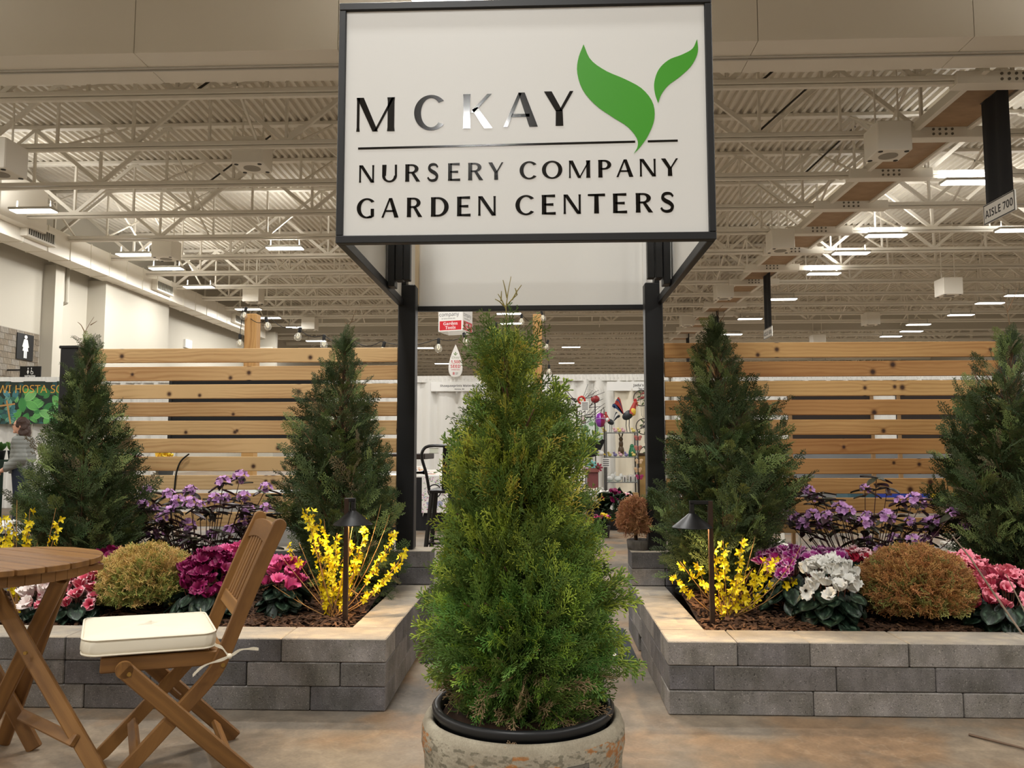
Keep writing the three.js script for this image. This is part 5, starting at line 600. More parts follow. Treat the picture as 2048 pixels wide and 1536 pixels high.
// ---------------------------------------------------------------- booths behind the display
{
  // pipe-and-drape walls: gathered white cloth on a rail
  const folds = (w, h, d, seed, amp = 0.10) => sheet(Math.ceil(w * 26), 6, (u, v) => { const x = u * w; return V(x, v * h, amp * (Math.sin(x * 19 + seed) * 0.5 + Math.sin(x * 31 + seed * 2) * 0.35 + Math.sin(x * 47) * 0.2) * (1 - 0.35 * v) + 0.01 * Math.sin(v * 9 + x * 3)); }, 0);
  const drapeM = std(0xe9e7e1, 0.85, { side: THREE.DoubleSide }), creamDrape = std(0xe9e0cc, 0.85, { side: THREE.DoubleSide });
  const drape = (x0, x1, z, h, label, m = drapeM, seed = 1) => { const t = thing('booth_drape', label, 'curtain', [x0, 0, z], 0, 'white booth drapes'); const n = Math.max(1, Math.round((x1 - x0) / 1.5)), w = (x1 - x0) / n; for (let i = 0; i < n; i++) part('cloth_panel', folds(w - 0.004, h - 0.03, 0, seed + i * 1.7), m, t, [i * w, 0.01, 0]); part('rail', tube([V(0, h, 0), V(x1 - x0, h, 0)], 0.022, 0.022, 8), housingGrey, t); part('ruffle', sheet(Math.ceil((x1 - x0) * 40), 2, (u, v) => V(u * (x1 - x0), h - 0.05 + v * 0.12, 0.028 + 0.012 * Math.sin(u * (x1 - x0) * 90))), m, t); for (const x of [0, x1 - x0]) part('upright', tube([V(x, 0, -0.03), V(x, h, -0.03)], 0.024, 0.024, 8), housingGrey, t); };
  drape(-2.45, -0.45, -14.6, 2.38, 'white booth drape behind the bar stool and black-skirted table'); drape(-0.4, 2.3, -14.62, 2.4, 'white booth drape behind the garden-art booth shelves', drapeM, 4); drape(-4.2, -2.5, -14.7, 2.38, 'white booth drape seen between slats beside the sign post', drapeM, 7); drape(-12.5, -6.9, -14.9, 2.42, 'white booth drape behind the green hosta banner', drapeM, 9); drape(2.4, 9.5, -14.7, 2.4, 'white booth drape glimpsed through the redder slat fence', drapeM, 12); drape(1.3, 2.1, -14.3, 2.2, 'cream drape panel right behind the metal roosters', creamDrape, 15);
  const header = (px0, py0, px1, py1, d, rows, label) => { const a = at(px0, py1, d), b = at(px1, py0, d), w = b.x - a.x, h = b.y - a.y, t = thing('booth_header', label, 'sign', [a.x, a.y, -d]); part('board', box(w, h, 0.012, 0.001, w / 2, h / 2, 0), std(0xf6f5f1, 0.6), t); part('lettering', new THREE.PlaneGeometry(w - 0.01, h - 0.01), std(0xffffff, 0.6, { map: canvasTex(640, Math.round(640 * h / w), (c, W, H) => { c.fillStyle = '#f6f5f1'; c.fillRect(0, 0, W, H); c.fillStyle = '#222'; c.textAlign = 'center'; rows.forEach(([txt, size, y]) => { c.font = `bold ${Math.round(H * size)}px sans-serif`; c.fillText(txt, W * 0.5, H * y, W * 0.9); }); }) }), t, [w / 2, h / 2, 0.008]); };
  header(862, 764, 976, 783, 14.55, [['Shawpawprints Watercolor', 0.33, 0.5], ['Verona, WI', 0.2, 0.84]], 'white booth header with small black lettering under the seed drop sign'); header(1214, 763, 1372, 782, 14.25, [["Jada's Gardens", 0.4, 0.52], ['Des Moines, WI', 0.22, 0.86]], 'white booth header with black lettering above the metal roosters');
  // black-skirted table with a printed towel and art prints
  const P = (x, y, d) => at(x, y, d), t = thing('skirted_table', 'booth table with a black floor-length skirt beside the bar stool', 'table', [-2.35, 0, -11]); const blk = std(0x0d0d10, 0.8, { side: THREE.DoubleSide });
  part('table_top', box(1.9, 0.03, 0.75, 0.004, 0.75, 0.735, -0.36), std(0xf0eee8, 0.6), t); part('skirt', sheet(60, 3, (u, v) => V(-0.2 + u * 1.9, v * 0.72, 0.02 + 0.012 * Math.sin(u * 70))), blk, t);
  const towel = thing('towel', 'white floral towel with a round paw-print emblem hanging on the black skirt', 'towel', [P(870, 990, 10.93).x, P(870, 990, 10.93).y, -10.93]);
  part('cloth', sheet(10, 8, (u, v) => V((u - 0.5) * 0.36, (v - 0.5) * 0.48, 0.01 * Math.sin(u * 9)), 0.004), std(0xffffff, 0.8, { map: canvasTex(384, 512, (c, W, H) => { const R = rng(12); c.fillStyle = '#e9e6e2'; c.fillRect(0, 0, W, H); for (let i = 0; i < 240; i++) { c.fillStyle = ['#7d9a6a', '#a9bfa0', '#c78fb0', '#b36a94', '#9fa8cf', '#d8c3d8', '#6f8f74'][Math.floor(R() * 7)]; c.beginPath(); c.ellipse(R() * W, R() * H, 5 + 14 * R(), 3 + 6 * R(), R() * 6, 0, 7); c.fill(); } c.fillStyle = '#a3a6c2'; c.beginPath(); c.ellipse(150, 400, 90, 26, 0.4, 0, 7); c.ellipse(260, 380, 50, 40, 0, 0, 7); c.fill(); c.fillStyle = '#f4f2ee'; c.strokeStyle = '#111'; c.lineWidth = 18; c.beginPath(); c.arc(185, 200, 92, 0, 7); c.fill(); c.stroke(); c.fillStyle = '#111'; for (const [x, y] of [[145, 222], [222, 188]]) { c.beginPath(); c.ellipse(x, y, 24, 20, 0, 0, 7); c.fill(); for (let k = 0; k < 4; k++) { c.beginPath(); c.arc(x - 6 + 18 * k * 0.9, y - 40 + 6 * Math.abs(k - 1), 7, 0, 7); c.fill(); } } }) }), towel); part('hanging_loop', tube([V(-0.16, -0.24, 0), V(-0.165, -0.29, 0.005), V(-0.155, -0.24, 0)], 0.004), drapeM, towel);
  const R = rng(66); const prints = [['stack of striped books lying flat on the booth table', 862, 942, 0.26, 0.07, 0x8aa0c8], ['small print with an orange drawing on the booth table', 842, 930, 0.16, 0.12, 0xe9c8a8], ['pale card standing on the booth table behind the stool', 890, 928, 0.15, 0.18, 0xd8c9d8], ['white card pack lying at the booth table edge', 838, 944, 0.2, 0.05, 0xeeeeee]];
  for (const [label, px, py, w, h, col] of prints) { const p = P(px, py, 11.2), b = thing('art_print', label, 'print', [p.x, 0.75, -11.2], 0, 'prints on the booth table'); part('card', box(w, h, 0.03, 0.003, 0, h / 2, 0), std(0xf4f1ea, 0.6), b); part('picture', new THREE.PlaneGeometry(w * 0.86, h * 0.8), std(0xffffff, 0.6, { map: canvasTex(96, 96, (c, W, H) => { c.fillStyle = '#f2efe8'; c.fillRect(0, 0, W, H); for (let i = 0; i < 14; i++) { c.fillStyle = ['#' + new THREE.Color(col).getHexString(), '#c9896a', '#7b8fb5', '#d7d2c6'][Math.floor(R() * 4)]; c.fillRect(R() * W, R() * H, 10 + R() * 40, 4 + R() * 14); } }) }), b, [0, h / 2, 0.0165]); }
  // high counter with a dark wood top, bar stool
  const ct = thing('high_table', 'high bar table with a dark wooden top beside the bar stool', 'table', [-1.28, 0, -7.3]); part('table_top', box(0.75, 0.05, 0.6, 0.006, -0.12, 1.04, 0), std(0x3a2d22, 0.5, { map: acaciaTex }), ct); part('pedestal', tube([V(-0.25, 0.02, 0), V(-0.25, 1.02, 0)], 0.03, 0.03, 10), blackMetal, ct); part('foot_plate', new THREE.CylinderGeometry(0.22, 0.24, 0.02, 24), blackMetal, ct, [-0.25, 0.01, 0]);
  const book = thing('note_card', 'small framed note standing on the high bar table', 'card', [-0.98, 1.066, -7.25]); part('card', box(0.075, 0.045, 0.008, 0.001, 0, 0.022, 0), std(0xd9dccb, 0.6), book); part('frame', join([box(0.085, 0.005, 0.012, 0.001, 0, 0.046, 0), box(0.085, 0.004, 0.03, 0.001, 0, 0.002, 0)]), std(0x8b8a7a, 0.5), book);
  const st = thing('bar_stool', 'black metal bar stool with a rounded open back', 'stool', [-0.78, 0, -6.9]); const bl = (pts, r = 0.013) => tube(pts.map((p) => V(...p)), r, r, 8);
  for (const [sx, sz] of [[-1, 1], [1, 1], [-1, -1], [1, -1]]) part('leg', bar(V(sx * 0.215, 0.0, sz * 0.2), V(sx * 0.15, 0.74, sz * 0.14), 0.04, 0.022, 0.004, V(sx, 0, sz)), blackMetal, st); part('seat', box(0.34, 0.03, 0.34, 0.012, 0, 0.75, 0), blackMetal, st);
  part('back_hoop', bl(curve([V(-0.17, 0.76, 0.15), V(-0.19, 0.9, 0.19), V(-0.225, 1.06, 0.22), V(-0.19, 1.12, 0.225), V(0, 1.13, 0.235), V(0.19, 1.12, 0.225), V(0.225, 1.06, 0.22), V(0.19, 0.9, 0.19), V(0.17, 0.76, 0.15)], 40).map((p) => p.toArray())), blackMetal, st); part('back_splat', sheet(2, 6, (u, v) => V((u - 0.5) * lerp(0.13, 0.09, v), lerp(0.76, 1.12, v), lerp(0.15, 0.232, v)), 0.006), blackMetal, st); part('foot_ring', join([[-1, 1, 1, 1], [1, 1, 1, -1], [1, -1, -1, -1], [-1, -1, -1, 1]].map(([a, b, c, d]) => bar(V(a * 0.185, 0.32, b * 0.172), V(c * 0.185, 0.32, d * 0.172), 0.02, 0.012, 0.002))), blackMetal, st);
}
{ // cedar posts with string lights, hanging box sign, drop sign
  const post = (px, d, w, h, label) => { const p = at(px, 700, d), t = thing('cedar_post', label, 'post', [p.x, 0, -d]); const g = box(w, h, w, 0.006, 0, h / 2), uv = g.attributes.uv; for (let i = 0; i < uv.count; i++) { const u = uv.getX(i); uv.setXY(i, uv.getY(i) * 0.4, (2.5 + u / w * 0.9) / 8); } part('timber', g, cedarWarm, t); part('base_plate', box(w + 0.12, 0.02, w + 0.12, 0.003, 0, 0.01), blackMetal, t); return p; };
  const pa = post(504, 9.4, 0.145, 2.72, 'square cedar post rising above the pale slat fence'), pb = post(1075, 11.8, 0.135, 3.1, 'square cedar post behind the potted arborvitae');
  const glass = phys(0xf4f2ea, 0.12, { transmission: 0.75, thickness: 0, ior: 1.45 }), bulbGeo = lathe([[0, 0.0], [0.022, 0.004], [0.037, 0.02], [0.042, 0.042], [0.034, 0.07], [0.018, 0.09], [0.014, 0.1]], 20), socketGeo = lathe([[0.018, 0.095], [0.019, 0.15], [0.008, 0.16], [0, 0.16]], 14), fil = join([tube([V(-0.008, 0.095, 0), V(-0.012, 0.05, 0), V(0, 0.03, 0), V(0.012, 0.05, 0), V(0.008, 0.095, 0)], 0.0018, 0.0018, 4)]);
  const t0 = thing('string_bulb', '', 'bulb', [0, 0, 0], 0, 'clear string-light bulbs'); part('glass_bulb', bulbGeo, glass, t0); part('socket', socketGeo, std(0x111111, 0.6), t0); part('filament', fil, new THREE.MeshStandardMaterial({ color: 0xfff0c8, emissive: 0xfff0d0, emissiveIntensity: 2 }), t0);
  const D = (px, py, d) => at(px, py, d); const list = [[486, 623, 9.3, 'clear string bulb touching the cedar post just under the duct light'], [480, 678, 9.3, 'clear string bulb against the cedar post above the fence'], [538, 643, 9.0, 'clear string bulb first past the cedar post'], [594, 664, 8.8, 'clear string bulb second past the cedar post'], [648, 680, 8.6, 'clear string bulb third past the cedar post at the conifer'], [705, 690, 8.5, 'clear string bulb at the fence top beside the conifer tip'], [762, 693, 8.5, 'clear string bulb at the fence top nearest the sign post'], [877, 687, 8.7, 'clear string bulb beside the seed drop sign'], [934, 674, 9.2, 'clear string bulb under the red and white box sign'], [987, 653, 10.2, 'clear string bulb just left of the arborvitae tip'], [1043, 636, 11.2, 'clear string bulb over the arborvitae tip'], [1088, 629, 11.7, 'clear string bulb at the head of the second cedar post'], [1091, 687, 11.75, 'clear string bulb halfway up the second cedar post'], [1098, 737, 11.75, 'clear string bulb low on the second cedar post']];
  const S = 1.0, tops = []; list.forEach(([px, py, d, label], i) => { const p = D(px, py, d), o = i ? copyOf(t0, label) : t0; o.userData.label = label; o.position.set(p.x, p.y - 0.1, p.z); o.scale.setScalar(S); o.rotation.z = (i % 3 - 1) * 0.25; tops.push(V(p.x, p.y - 0.1 + 0.155 * S, p.z)); });
  const wire = thing('string_wire', 'thin black string-light wire strung from cedar post to cedar post', 'wire', [0, 0, 0]); const run = [V(pa.x, 2.66, -9.33), ...tops.slice(2, 11), V(pb.x, 3.0, -11.72)], pts = []; for (let i = 0; i + 1 < run.length; i++) { const n = 6; for (let k = 0; k < n; k++) { const u = k / n, p = run[i].clone().lerp(run[i + 1], u); p.y -= 0.06 * Math.sin(Math.PI * u); pts.push(p); } } pts.push(run[run.length - 1]); part('cable', tube(pts, 0.004, 0.004, 5), std(0x111111, 0.7), wire); part('cable', tube([V(pb.x + 0.1, 3.0, -11.72), tops[11], tops[12], tops[13], V(pb.x + 0.1, 1.2, -11.75)], 0.004, 0.004, 5), std(0x111111, 0.7), wire); part('cable', tube([V(pa.x - 0.09, 2.66, -9.33), tops[0], tops[1]], 0.004, 0.004, 5), std(0x111111, 0.7), wire);
  // red and white hanging box sign
  const a = at(877, 664, 12.6), b = at(929, 620, 12.6), w = b.x - a.x, bx = thing('hanging_box_sign', 'red and white Garden Tools box sign hung below the big sign', 'sign', [a.x, a.y, -12.6]); const H = 0.75;
  const face = canvasTex(512, Math.round(512 * H / w), (c, W, Hh) => { c.fillStyle = '#f7f5f1'; c.fillRect(0, 0, W, Hh); c.textAlign = 'center'; c.fillStyle = '#222'; c.font = '104px sans-serif'; c.fillText('company', W * 0.44, Hh - 300); c.font = '34px sans-serif'; c.fillText('OF WISCONSIN INC.', W * 0.42, Hh - 240); c.fillStyle = '#d8202e'; c.fillRect(20, Hh - 205, W - 40, 185); c.fillStyle = '#fff'; c.font = 'bold 84px serif'; c.fillText('Garden', W / 2, Hh - 122); c.fillText('Tools', W / 2, Hh - 42); });
  const fm = std(0xffffff, 0.6, { map: face }), wm = std(0xf2efe9, 0.6); for (const [x, z, ry, n] of [[w / 2, 0, 0, w], [w, -w / 2, Math.PI / 2, w]]) { const q = part('printed_panel', box(n, H, 0.008, 0.001), wm, bx, [x, H / 2, z], [0, ry - (ry ? 0 : 0), 0]); part('print', new THREE.PlaneGeometry(n - 0.01, H - 0.01), fm, q, [0, 0, 0.0055]); } part('rear_panel', box(w, H, 0.008, 0.001, w / 2, H / 2, -w), wm, bx); part('rear_panel', box(0.008, H, w, 0.001, 0, H / 2, -w / 2), wm, bx); for (const x of [0, w]) for (const z of [0, -w]) part('hanging_wire', tube([V(x, H, z), V(x, 9.98 - a.y, z)], 0.004, 0.004, 4), housingGrey, bx);
  bx.rotation.y = -0.28;
  const dp = at(911, 754, 14.55), dr = thing('drop_sign', 'white teardrop sign reading Over 1,500 SEED varieties above the drape', 'sign', [dp.x, dp.y, -14.55]); const s = new THREE.Shape(), h = 0.6; s.moveTo(0, h); s.bezierCurveTo(0.06, h * 0.78, 0.128, h * 0.5, 0.128, h * 0.26); s.bezierCurveTo(0.128, h * 0.06, 0.07, 0, 0, 0); s.bezierCurveTo(-0.07, 0, -0.128, h * 0.06, -0.128, h * 0.26); s.bezierCurveTo(-0.128, h * 0.5, -0.06, h * 0.78, 0, h);
  const dg = new THREE.ExtrudeGeometry(s, { depth: 0.012, bevelEnabled: false, curveSegments: 20 }), pg = new THREE.ShapeGeometry(s, 20), uvp = pg.attributes.uv, pp = pg.attributes.position; for (let i = 0; i < uvp.count; i++) uvp.setXY(i, pp.getX(i) / 0.26 + 0.5, pp.getY(i) / h); part('board', dg, wm, dr); part('print', pg, std(0xffffff, 0.6, { map: canvasTex(256, 592, (c, W, Hh) => { c.fillStyle = '#f6f3ee'; c.fillRect(0, 0, W, Hh); c.textAlign = 'center'; c.fillStyle = '#6d8a4e'; c.beginPath(); c.ellipse(128, 168, 10, 34, 0, 0, 7); c.ellipse(112, 180, 8, 28, -0.7, 0, 7); c.ellipse(144, 180, 8, 28, 0.7, 0, 7); c.fill(); c.fillStyle = '#8f9a78'; c.font = 'italic 64px serif'; c.fillText('Over', 128, 262); c.fillStyle = '#c8202e'; c.font = 'bold 78px sans-serif'; c.fillText('1,500', 128, 346, 170); c.fillText('SEED', 128, 426, 186); c.font = '34px sans-serif'; c.fillText('VARIETIES', 128, 472, 180); c.font = 'bold 66px sans-serif'; c.fillText('B', 96, 552); c.fillStyle = '#666'; c.fillRect(126, 510, 50, 6); c.fillRect(126, 526, 50, 6); c.fillRect(126, 542, 40, 6); }) }), dr, [0, 0, 0.0135]); part('stake', tube([V(0, 0.01, 0.006), V(0, 2.4 - dp.y, 0.006)], 0.006, 0.006, 5), housingGrey, dr);
}
{ // garden-art booth: glass shelf rack, metal birds, mugs, stakes
  const D = 13, P = (x, y, d = D) => at(x, y, d), chrome = std(0x8d9093, 0.3, { metalness: 0.7 }), shelfGlass = phys(0xbfd0c8, 0.05, { transmission: 0.7, thickness: 0, ior: 1.5 });
  const a = P(1213, 1040), b = P(1276, 1040), w = b.x - a.x, ys = [865, 913, 963, 1008].map((y) => P(1240, y).y), rk = thing('shelf_rack', 'chrome rack of glass shelves in the garden-art booth', 'shelf', [a.x, 0, -D]);
  for (const y of ys) part('glass_shelf', box(w, 0.014, 0.42, 0.002, w / 2, y - 0.007, -0.1), shelfGlass, rk); for (const x of [0, w]) for (const z of [0.08, -0.28]) part('upright', tube([V(x, 0, z), V(x, ys[0] + 0.02, z)], 0.014, 0.014, 8), chrome, rk); for (const y of ys) part('front_rail', box(w, 0.014, 0.01, 0.002, w / 2, y - 0.01, 0.112), chrome, rk);
  const paint = (r, g, bb) => { const m = std(0, 0.4); m.color.setRGB(r, g, bb); return m; }, ball = (rx, ry, rz, x, y, z) => { const g = new THREE.SphereGeometry(1, 16, 12); g.scale(rx, ry, rz); g.translate(x, y, z); return g; };
  // metal rooster: body, neck, tail feathers, legs
  const rooster = (px, py, h, label, cols, flip) => { const p = P(px, py), t = thing('metal_rooster', label, 'ornament', [p.x, ys[0], -D], 0, 'metal garden birds'); t.scale.set(h * (flip ? -1 : 1), h, h); const [body, neck, breast, tailA, tailB] = cols; part('body', (() => { const g = ball(0.19, 0.13, 0.1, 0, 0, 0); g.rotateZ(0.6); g.translate(0.02, 0.52, 0); return g; })(), body, t); part('neck', (() => { const g = new THREE.CylinderGeometry(0.05, 0.12, 0.36, 14); g.rotateZ(-0.3); g.translate(0.18, 0.72, 0); return g; })(), neck, t); part('breast', ball(0.09, 0.13, 0.09, 0.17, 0.62, 0.03), breast, t); part('head', ball(0.062, 0.06, 0.05, 0.25, 0.89, 0), neck, t); part('comb', join([ball(0.03, 0.05, 0.012, 0.22, 0.965, 0), ball(0.03, 0.05, 0.012, 0.26, 0.97, 0), ball(0.018, 0.045, 0.012, 0.3, 0.82, 0)]), paint(0.45, 0.02, 0.02), t); part('beak', (() => { const g = new THREE.ConeGeometry(0.02, 0.07, 8); g.rotateZ(-Math.PI / 2); g.translate(0.33, 0.885, 0); return g; })(), paint(0.7, 0.45, 0.05), t);
    for (let i = 0; i < 6; i++) { const k = i / 5, f = (u) => V(-0.12 - 0.24 * Math.sin(u * 2.2) * (0.55 + 0.6 * k) - 0.02 * k, 0.56 + 0.46 * Math.sin(u * 1.75) * (1.05 - 0.7 * k * u), (i % 3 - 1) * 0.03); part('tail_feather', sheet(2, 8, (u, v) => { const q = f(v), e = f(Math.min(1, v + 0.02)).sub(f(Math.max(0, v - 0.02))).normalize(); return q.add(V(-e.y, e.x, 0).multiplyScalar((u - 0.5) * 0.11 * Math.sin(Math.PI * (0.1 + 0.85 * v)))); }, 0.008), i % 2 ? tailA : tailB, t); }
    for (const x of [-0.03, 0.06]) part('leg', tube([V(x, 0.4, 0), V(x - 0.01, 0.2, 0), V(x + 0.02, 0.0, 0), V(x + 0.07, 0.004, 0)], 0.014, 0.01, 6), paint(0.03, 0.03, 0.035), t); return t; };
  const bk = paint(0.02, 0.025, 0.03), wh = paint(0.75, 0.75, 0.72), rd = paint(0.4, 0.03, 0.02), yl = paint(0.75, 0.5, 0.05), bl = paint(0.02, 0.05, 0.14);
  rooster(1255, 865, 0.54, 'tall painted rooster with yellow breast and blue tail on the top shelf', [bk, rd, yl, bl, rd], false); rooster(1222, 865, 0.33, 'black and white metal rooster on the top shelf', [bk, rd, wh, bk, wh], true);
  // small birds and eggs on the shelves
  const chick0 = (col) => { const t = new THREE.Group(); part('body', ball(0.042, 0.034, 0.034, 0, 0.034, 0), col, t); part('head', ball(0.024, 0.024, 0.024, -0.028, 0.078, 0), col, t); part('beak', (() => { const g = new THREE.ConeGeometry(0.008, 0.02, 6); g.rotateZ(Math.PI / 2); g.translate(-0.06, 0.076, 0); return g; })(), paint(0.7, 0.3, 0.05), t); return t; };
  const chick = (px, row, col, label) => { const t = chick0(col); t.name = numbered('ceramic_chick'); scene.add(t); t.position.set(P(px, 860, D - 0.05).x, ys[row], -D + 0.05); t.scale.setScalar(0.78); tag(t, label, 'ornament', 'small ceramic birds on the glass shelves'); };
  const pk = paint(0.62, 0.36, 0.4), ye = paint(0.66, 0.54, 0.16), vi = paint(0.2, 0.17, 0.34);
  chick(1209, 0, ye, 'yellow ceramic chick at the end of the top shelf by the purple egg'); chick(1231, 0, pk, 'pink ceramic chick first beside the black rooster'); chick(1239, 0, ye, 'yellow ceramic chick between two pink ones'); chick(1247, 0, pk, 'pink ceramic chick by the tall rooster legs'); chick(1267, 0, ye, 'yellow ceramic chick alone at the top shelf corner'); chick(1219, 1, ye, 'yellow and pink ceramic chick on the second shelf'); chick(1230, 1, vi, 'violet ceramic hen beside the bronze rabbit'); chick(1241, 1, pk, 'pink ceramic hen before the bronze rabbit'); chick(1252, 1, vi, 'violet ceramic hen beside the green gnome'); chick(1267, 1, ye, 'yellow ceramic chick in front of the green gnome');
  { const p = P(1243, 913), t = thing('bronze_rabbit', 'bronze standing rabbit figure on the second glass shelf', 'ornament', [p.x, ys[1], -D - 0.06]), m = paint(0.1, 0.06, 0.025); part('body', join([ball(0.05, 0.09, 0.045, 0, 0.09, 0), ball(0.036, 0.07, 0.034, 0, 0.2, 0)]), m, t); part('head', ball(0.034, 0.036, 0.03, 0, 0.28, 0), m, t); for (const s of [-1, 1]) part('ear', (() => { const g = ball(0.011, 0.045, 0.008, 0, 0, 0); g.rotateZ(-s * 0.3); g.translate(s * 0.022, 0.345, 0); return g; })(), m, t); }
  { const p = P(1265, 913), t = thing('green_gnome', 'green ceramic figure with a rounded hood on the second shelf', 'ornament', [p.x, ys[1], -D - 0.06]); part('cloak', lathe([[0, 0], [0.06, 0], [0.055, 0.08], [0.03, 0.16], [0, 0.16]], 16), paint(0.03, 0.2, 0.08), t); part('head', ball(0.034, 0.036, 0.034, 0, 0.165, 0), paint(0.03, 0.22, 0.09), t); }
  for (const [px, label] of [[1219, 'white ceramic hen with raised tail at the third shelf end'], [1236, 'round white ceramic swan on the third shelf']]) { const p = P(px, 963), t = thing('ceramic_hen', label, 'ornament', [p.x, ys[2], -D], 0, 'white ceramic birds'); part('body', ball(0.06, 0.045, 0.045, 0, 0.045, 0), wh, t); part('neck', tube([V(-0.03, 0.06, 0), V(-0.055, 0.11, 0), V(-0.035, 0.15, 0)], 0.02, 0.014, 8), wh, t); part('tail', ball(0.03, 0.045, 0.02, 0.05, 0.085, 0), wh, t); }
  const mugPrint = tex(64, 32, (u, v) => ((Math.floor(u * 10) + Math.floor(v * 3)) % 2 && ((u * 10) % 1) > 0.3 && ((v * 3) % 1) > 0.25 ? [60, 55, 58] : [236, 232, 226])), mugM = std(0xffffff, 0.35, { map: mugPrint, side: THREE.DoubleSide }), dark = std(0x2b2f38, 0.35, { side: THREE.DoubleSide });
  const mug = (px, y, m, label, s = 1) => { const p = P(px, 960, D - 0.02), t = thing('mug', label, 'mug', [p.x, y, -D + 0.02], 0, 'printed mugs on the shelves'); t.scale.setScalar(s); part('cup', lathe([[0, 0.004], [0.04, 0], [0.042, 0.1], [0.038, 0.1], [0.037, 0.01], [0, 0.01]], 24), m, t); part('handle', (() => { const g = new THREE.TorusGeometry(0.026, 0.006, 8, 16); g.translate(-0.052, 0.052, 0); return g; })(), m, t); };
  mug(1250, ys[2], mugM, 'white mug with dark print in the middle of the third shelf'); mug(1262, ys[2], mugM, 'white printed mug second from the shelf post', 1.1); mug(1271, ys[2], mugM, 'white printed mug against the shelf post', 1.1); mug(1222, ys[3], dark, 'dark blue mug on the lowest shelf', 1.2); mug(1236, ys[3] - 0.02, mugM, 'tall white mug with dark print on the lowest shelf', 1.3);
  // round wall plaques of birds and leaves
  const iron = std(0x2a211b, 0.5), leafG = paint(0.06, 0.1, 0.03), birdR = paint(0.25, 0.05, 0.04), birdB = paint(0.03, 0.03, 0.035);
  for (const [px, py, bird, label] of [[1283, 796, birdR, 'round metal plaque of red birds and leaves below the header'], [1288, 853, birdB, 'round metal plaque of black birds, middle of the stack'], [1294, 908, birdB, 'round metal plaque of leaves, lowest by the sign post']]) { const p = P(px, py, 13.8), t = thing('metal_plaque', label, 'plaque', [p.x, p.y, -13.8], 0, 'round metal plaques'); part('ring', new THREE.TorusGeometry(0.135, 0.008, 8, 32), iron, t); part('branch', join([tube([V(-0.12, -0.06, 0), V(0, -0.02, 0), V(0.13, 0.04, 0)], 0.006), tube([V(-0.06, -0.04, 0), V(0.0, 0.07, 0), V(0.04, 0.13, 0)], 0.005)]), iron, t); for (const [x, y, r] of [[-0.05, 0.02, 0.5], [0.05, -0.05, 2], [-0.08, -0.09, 1.2], [0.08, 0.09, 0.3], [-0.03, 0.1, 2.4], [0.02, -0.1, 0.9]]) { const g = ball(0.03, 0.014, 0.004, 0, 0, 0); g.rotateZ(r); part('leaf', g, leafG, t, [x, y, 0.004]); } for (const [x, y] of [[0.015, 0.005], [0.05, 0.085]]) part('bird', join([ball(0.04, 0.022, 0.01, x, y, 0.006), ball(0.018, 0.017, 0.01, x + 0.038, y + 0.02, 0.006), ball(0.03, 0.008, 0.006, x - 0.05, y - 0.014, 0.006)]), bird, t); part('hook', tube([V(0, 0.135, 0), V(0, 0.2, -0.3), V(0, 2.2 - p.y, -0.52)], 0.003, 0.003, 4), iron, t); }
  // butterflies on rods beside the rack
  for (const [px, py, col, label] of [[1276, 876, paint(0.4, 0.12, 0.1), 'topmost red metal butterfly beside the glass rack'], [1276, 896, paint(0.42, 0.16, 0.12), 'second red metal butterfly beside the glass rack'], [1278, 923, paint(0.6, 0.42, 0.25), 'tan metal butterfly below the red ones'], [1276, 940, paint(0.55, 0.36, 0.2), 'lower tan metal butterfly at the glass rack'], [1279, 954, paint(0.3, 0.02, 0.1), 'dark crimson metal butterfly, lowest at the glass rack']]) { const p = P(px, py, 12.8), t = thing('metal_butterfly', label, 'ornament', [p.x, p.y, -12.8], 0, 'metal butterflies by the rack'); for (const s of [-1, 1]) { part('wing', (() => { const g = ball(0.034, 0.026, 0.004, 0, 0, 0); g.rotateZ(s * 0.5); g.translate(s * 0.032, 0.014, 0); return g; })(), col, t); part('lower_wing', ball(0.022, 0.02, 0.004, s * 0.024, -0.02, 0), col, t); } part('body', ball(0.006, 0.035, 0.006, 0, 0, 0.004), bk, t); part('rod', tube([V(0, -0.02, 0), V(0, -p.y, 0.0)], 0.004, 0.004, 4), iron, t); }
  // wire tree, feathery spinner, lantern, eagle and the rest of the stakes
  { const p = P(1154, 1010, 12.4), t = thing('wire_tree', 'black wire tree hung with glass ornaments behind the arborvitae', 'ornament', [p.x, 0, -12.4]), R = rng(41), br = []; const base = [V(0, 0.02, 0), V(0, 1.2, 0), V(0.01, 1.75, 0)]; for (let i = 0; i < 22; i++) { const y = 1.45 + 0.45 * R(), s = R() < 0.5 ? -1 : 1, l = 0.15 + 0.3 * R(), q = V(0, y, 0), m = V(s * l * 0.5, y + 0.14 * R(), (R() - 0.5) * 0.2), e = V(s * l, y + 0.05 + 0.25 * R(), (R() - 0.5) * 0.3); br.push(tube([q, m, e], 0.007, 0.003, 4), tube([m, m.clone().add(V(s * 0.08, 0.1, 0.05))], 0.004, 0.002, 4)); } part('trunk', tube(base, 0.02, 0.012, 8), iron, t); part('branch', join(br), iron, t).userData.kind = 'stuff'; part('base', new THREE.CylinderGeometry(0.16, 0.18, 0.03, 20), iron, t, [0, 0.015, 0]); for (const [x, y, c] of [[-0.05, 1.3, [0.7, 0.72, 0.75]], [0.12, 1.35, [0.3, 0.55, 0.35]], [-0.16, 1.45, [0.55, 0.6, 0.75]], [0.1, 1.55, [0.65, 0.5, 0.55]], [-0.08, 1.12, [0.6, 0.62, 0.65]]]) part('glass_ornament', ball(0.05, 0.06, 0.05, x, y, 0.08), phys(0xffffff, 0.1, { color: new THREE.Color().setRGB(...c), clearcoat: 1 }), t); }
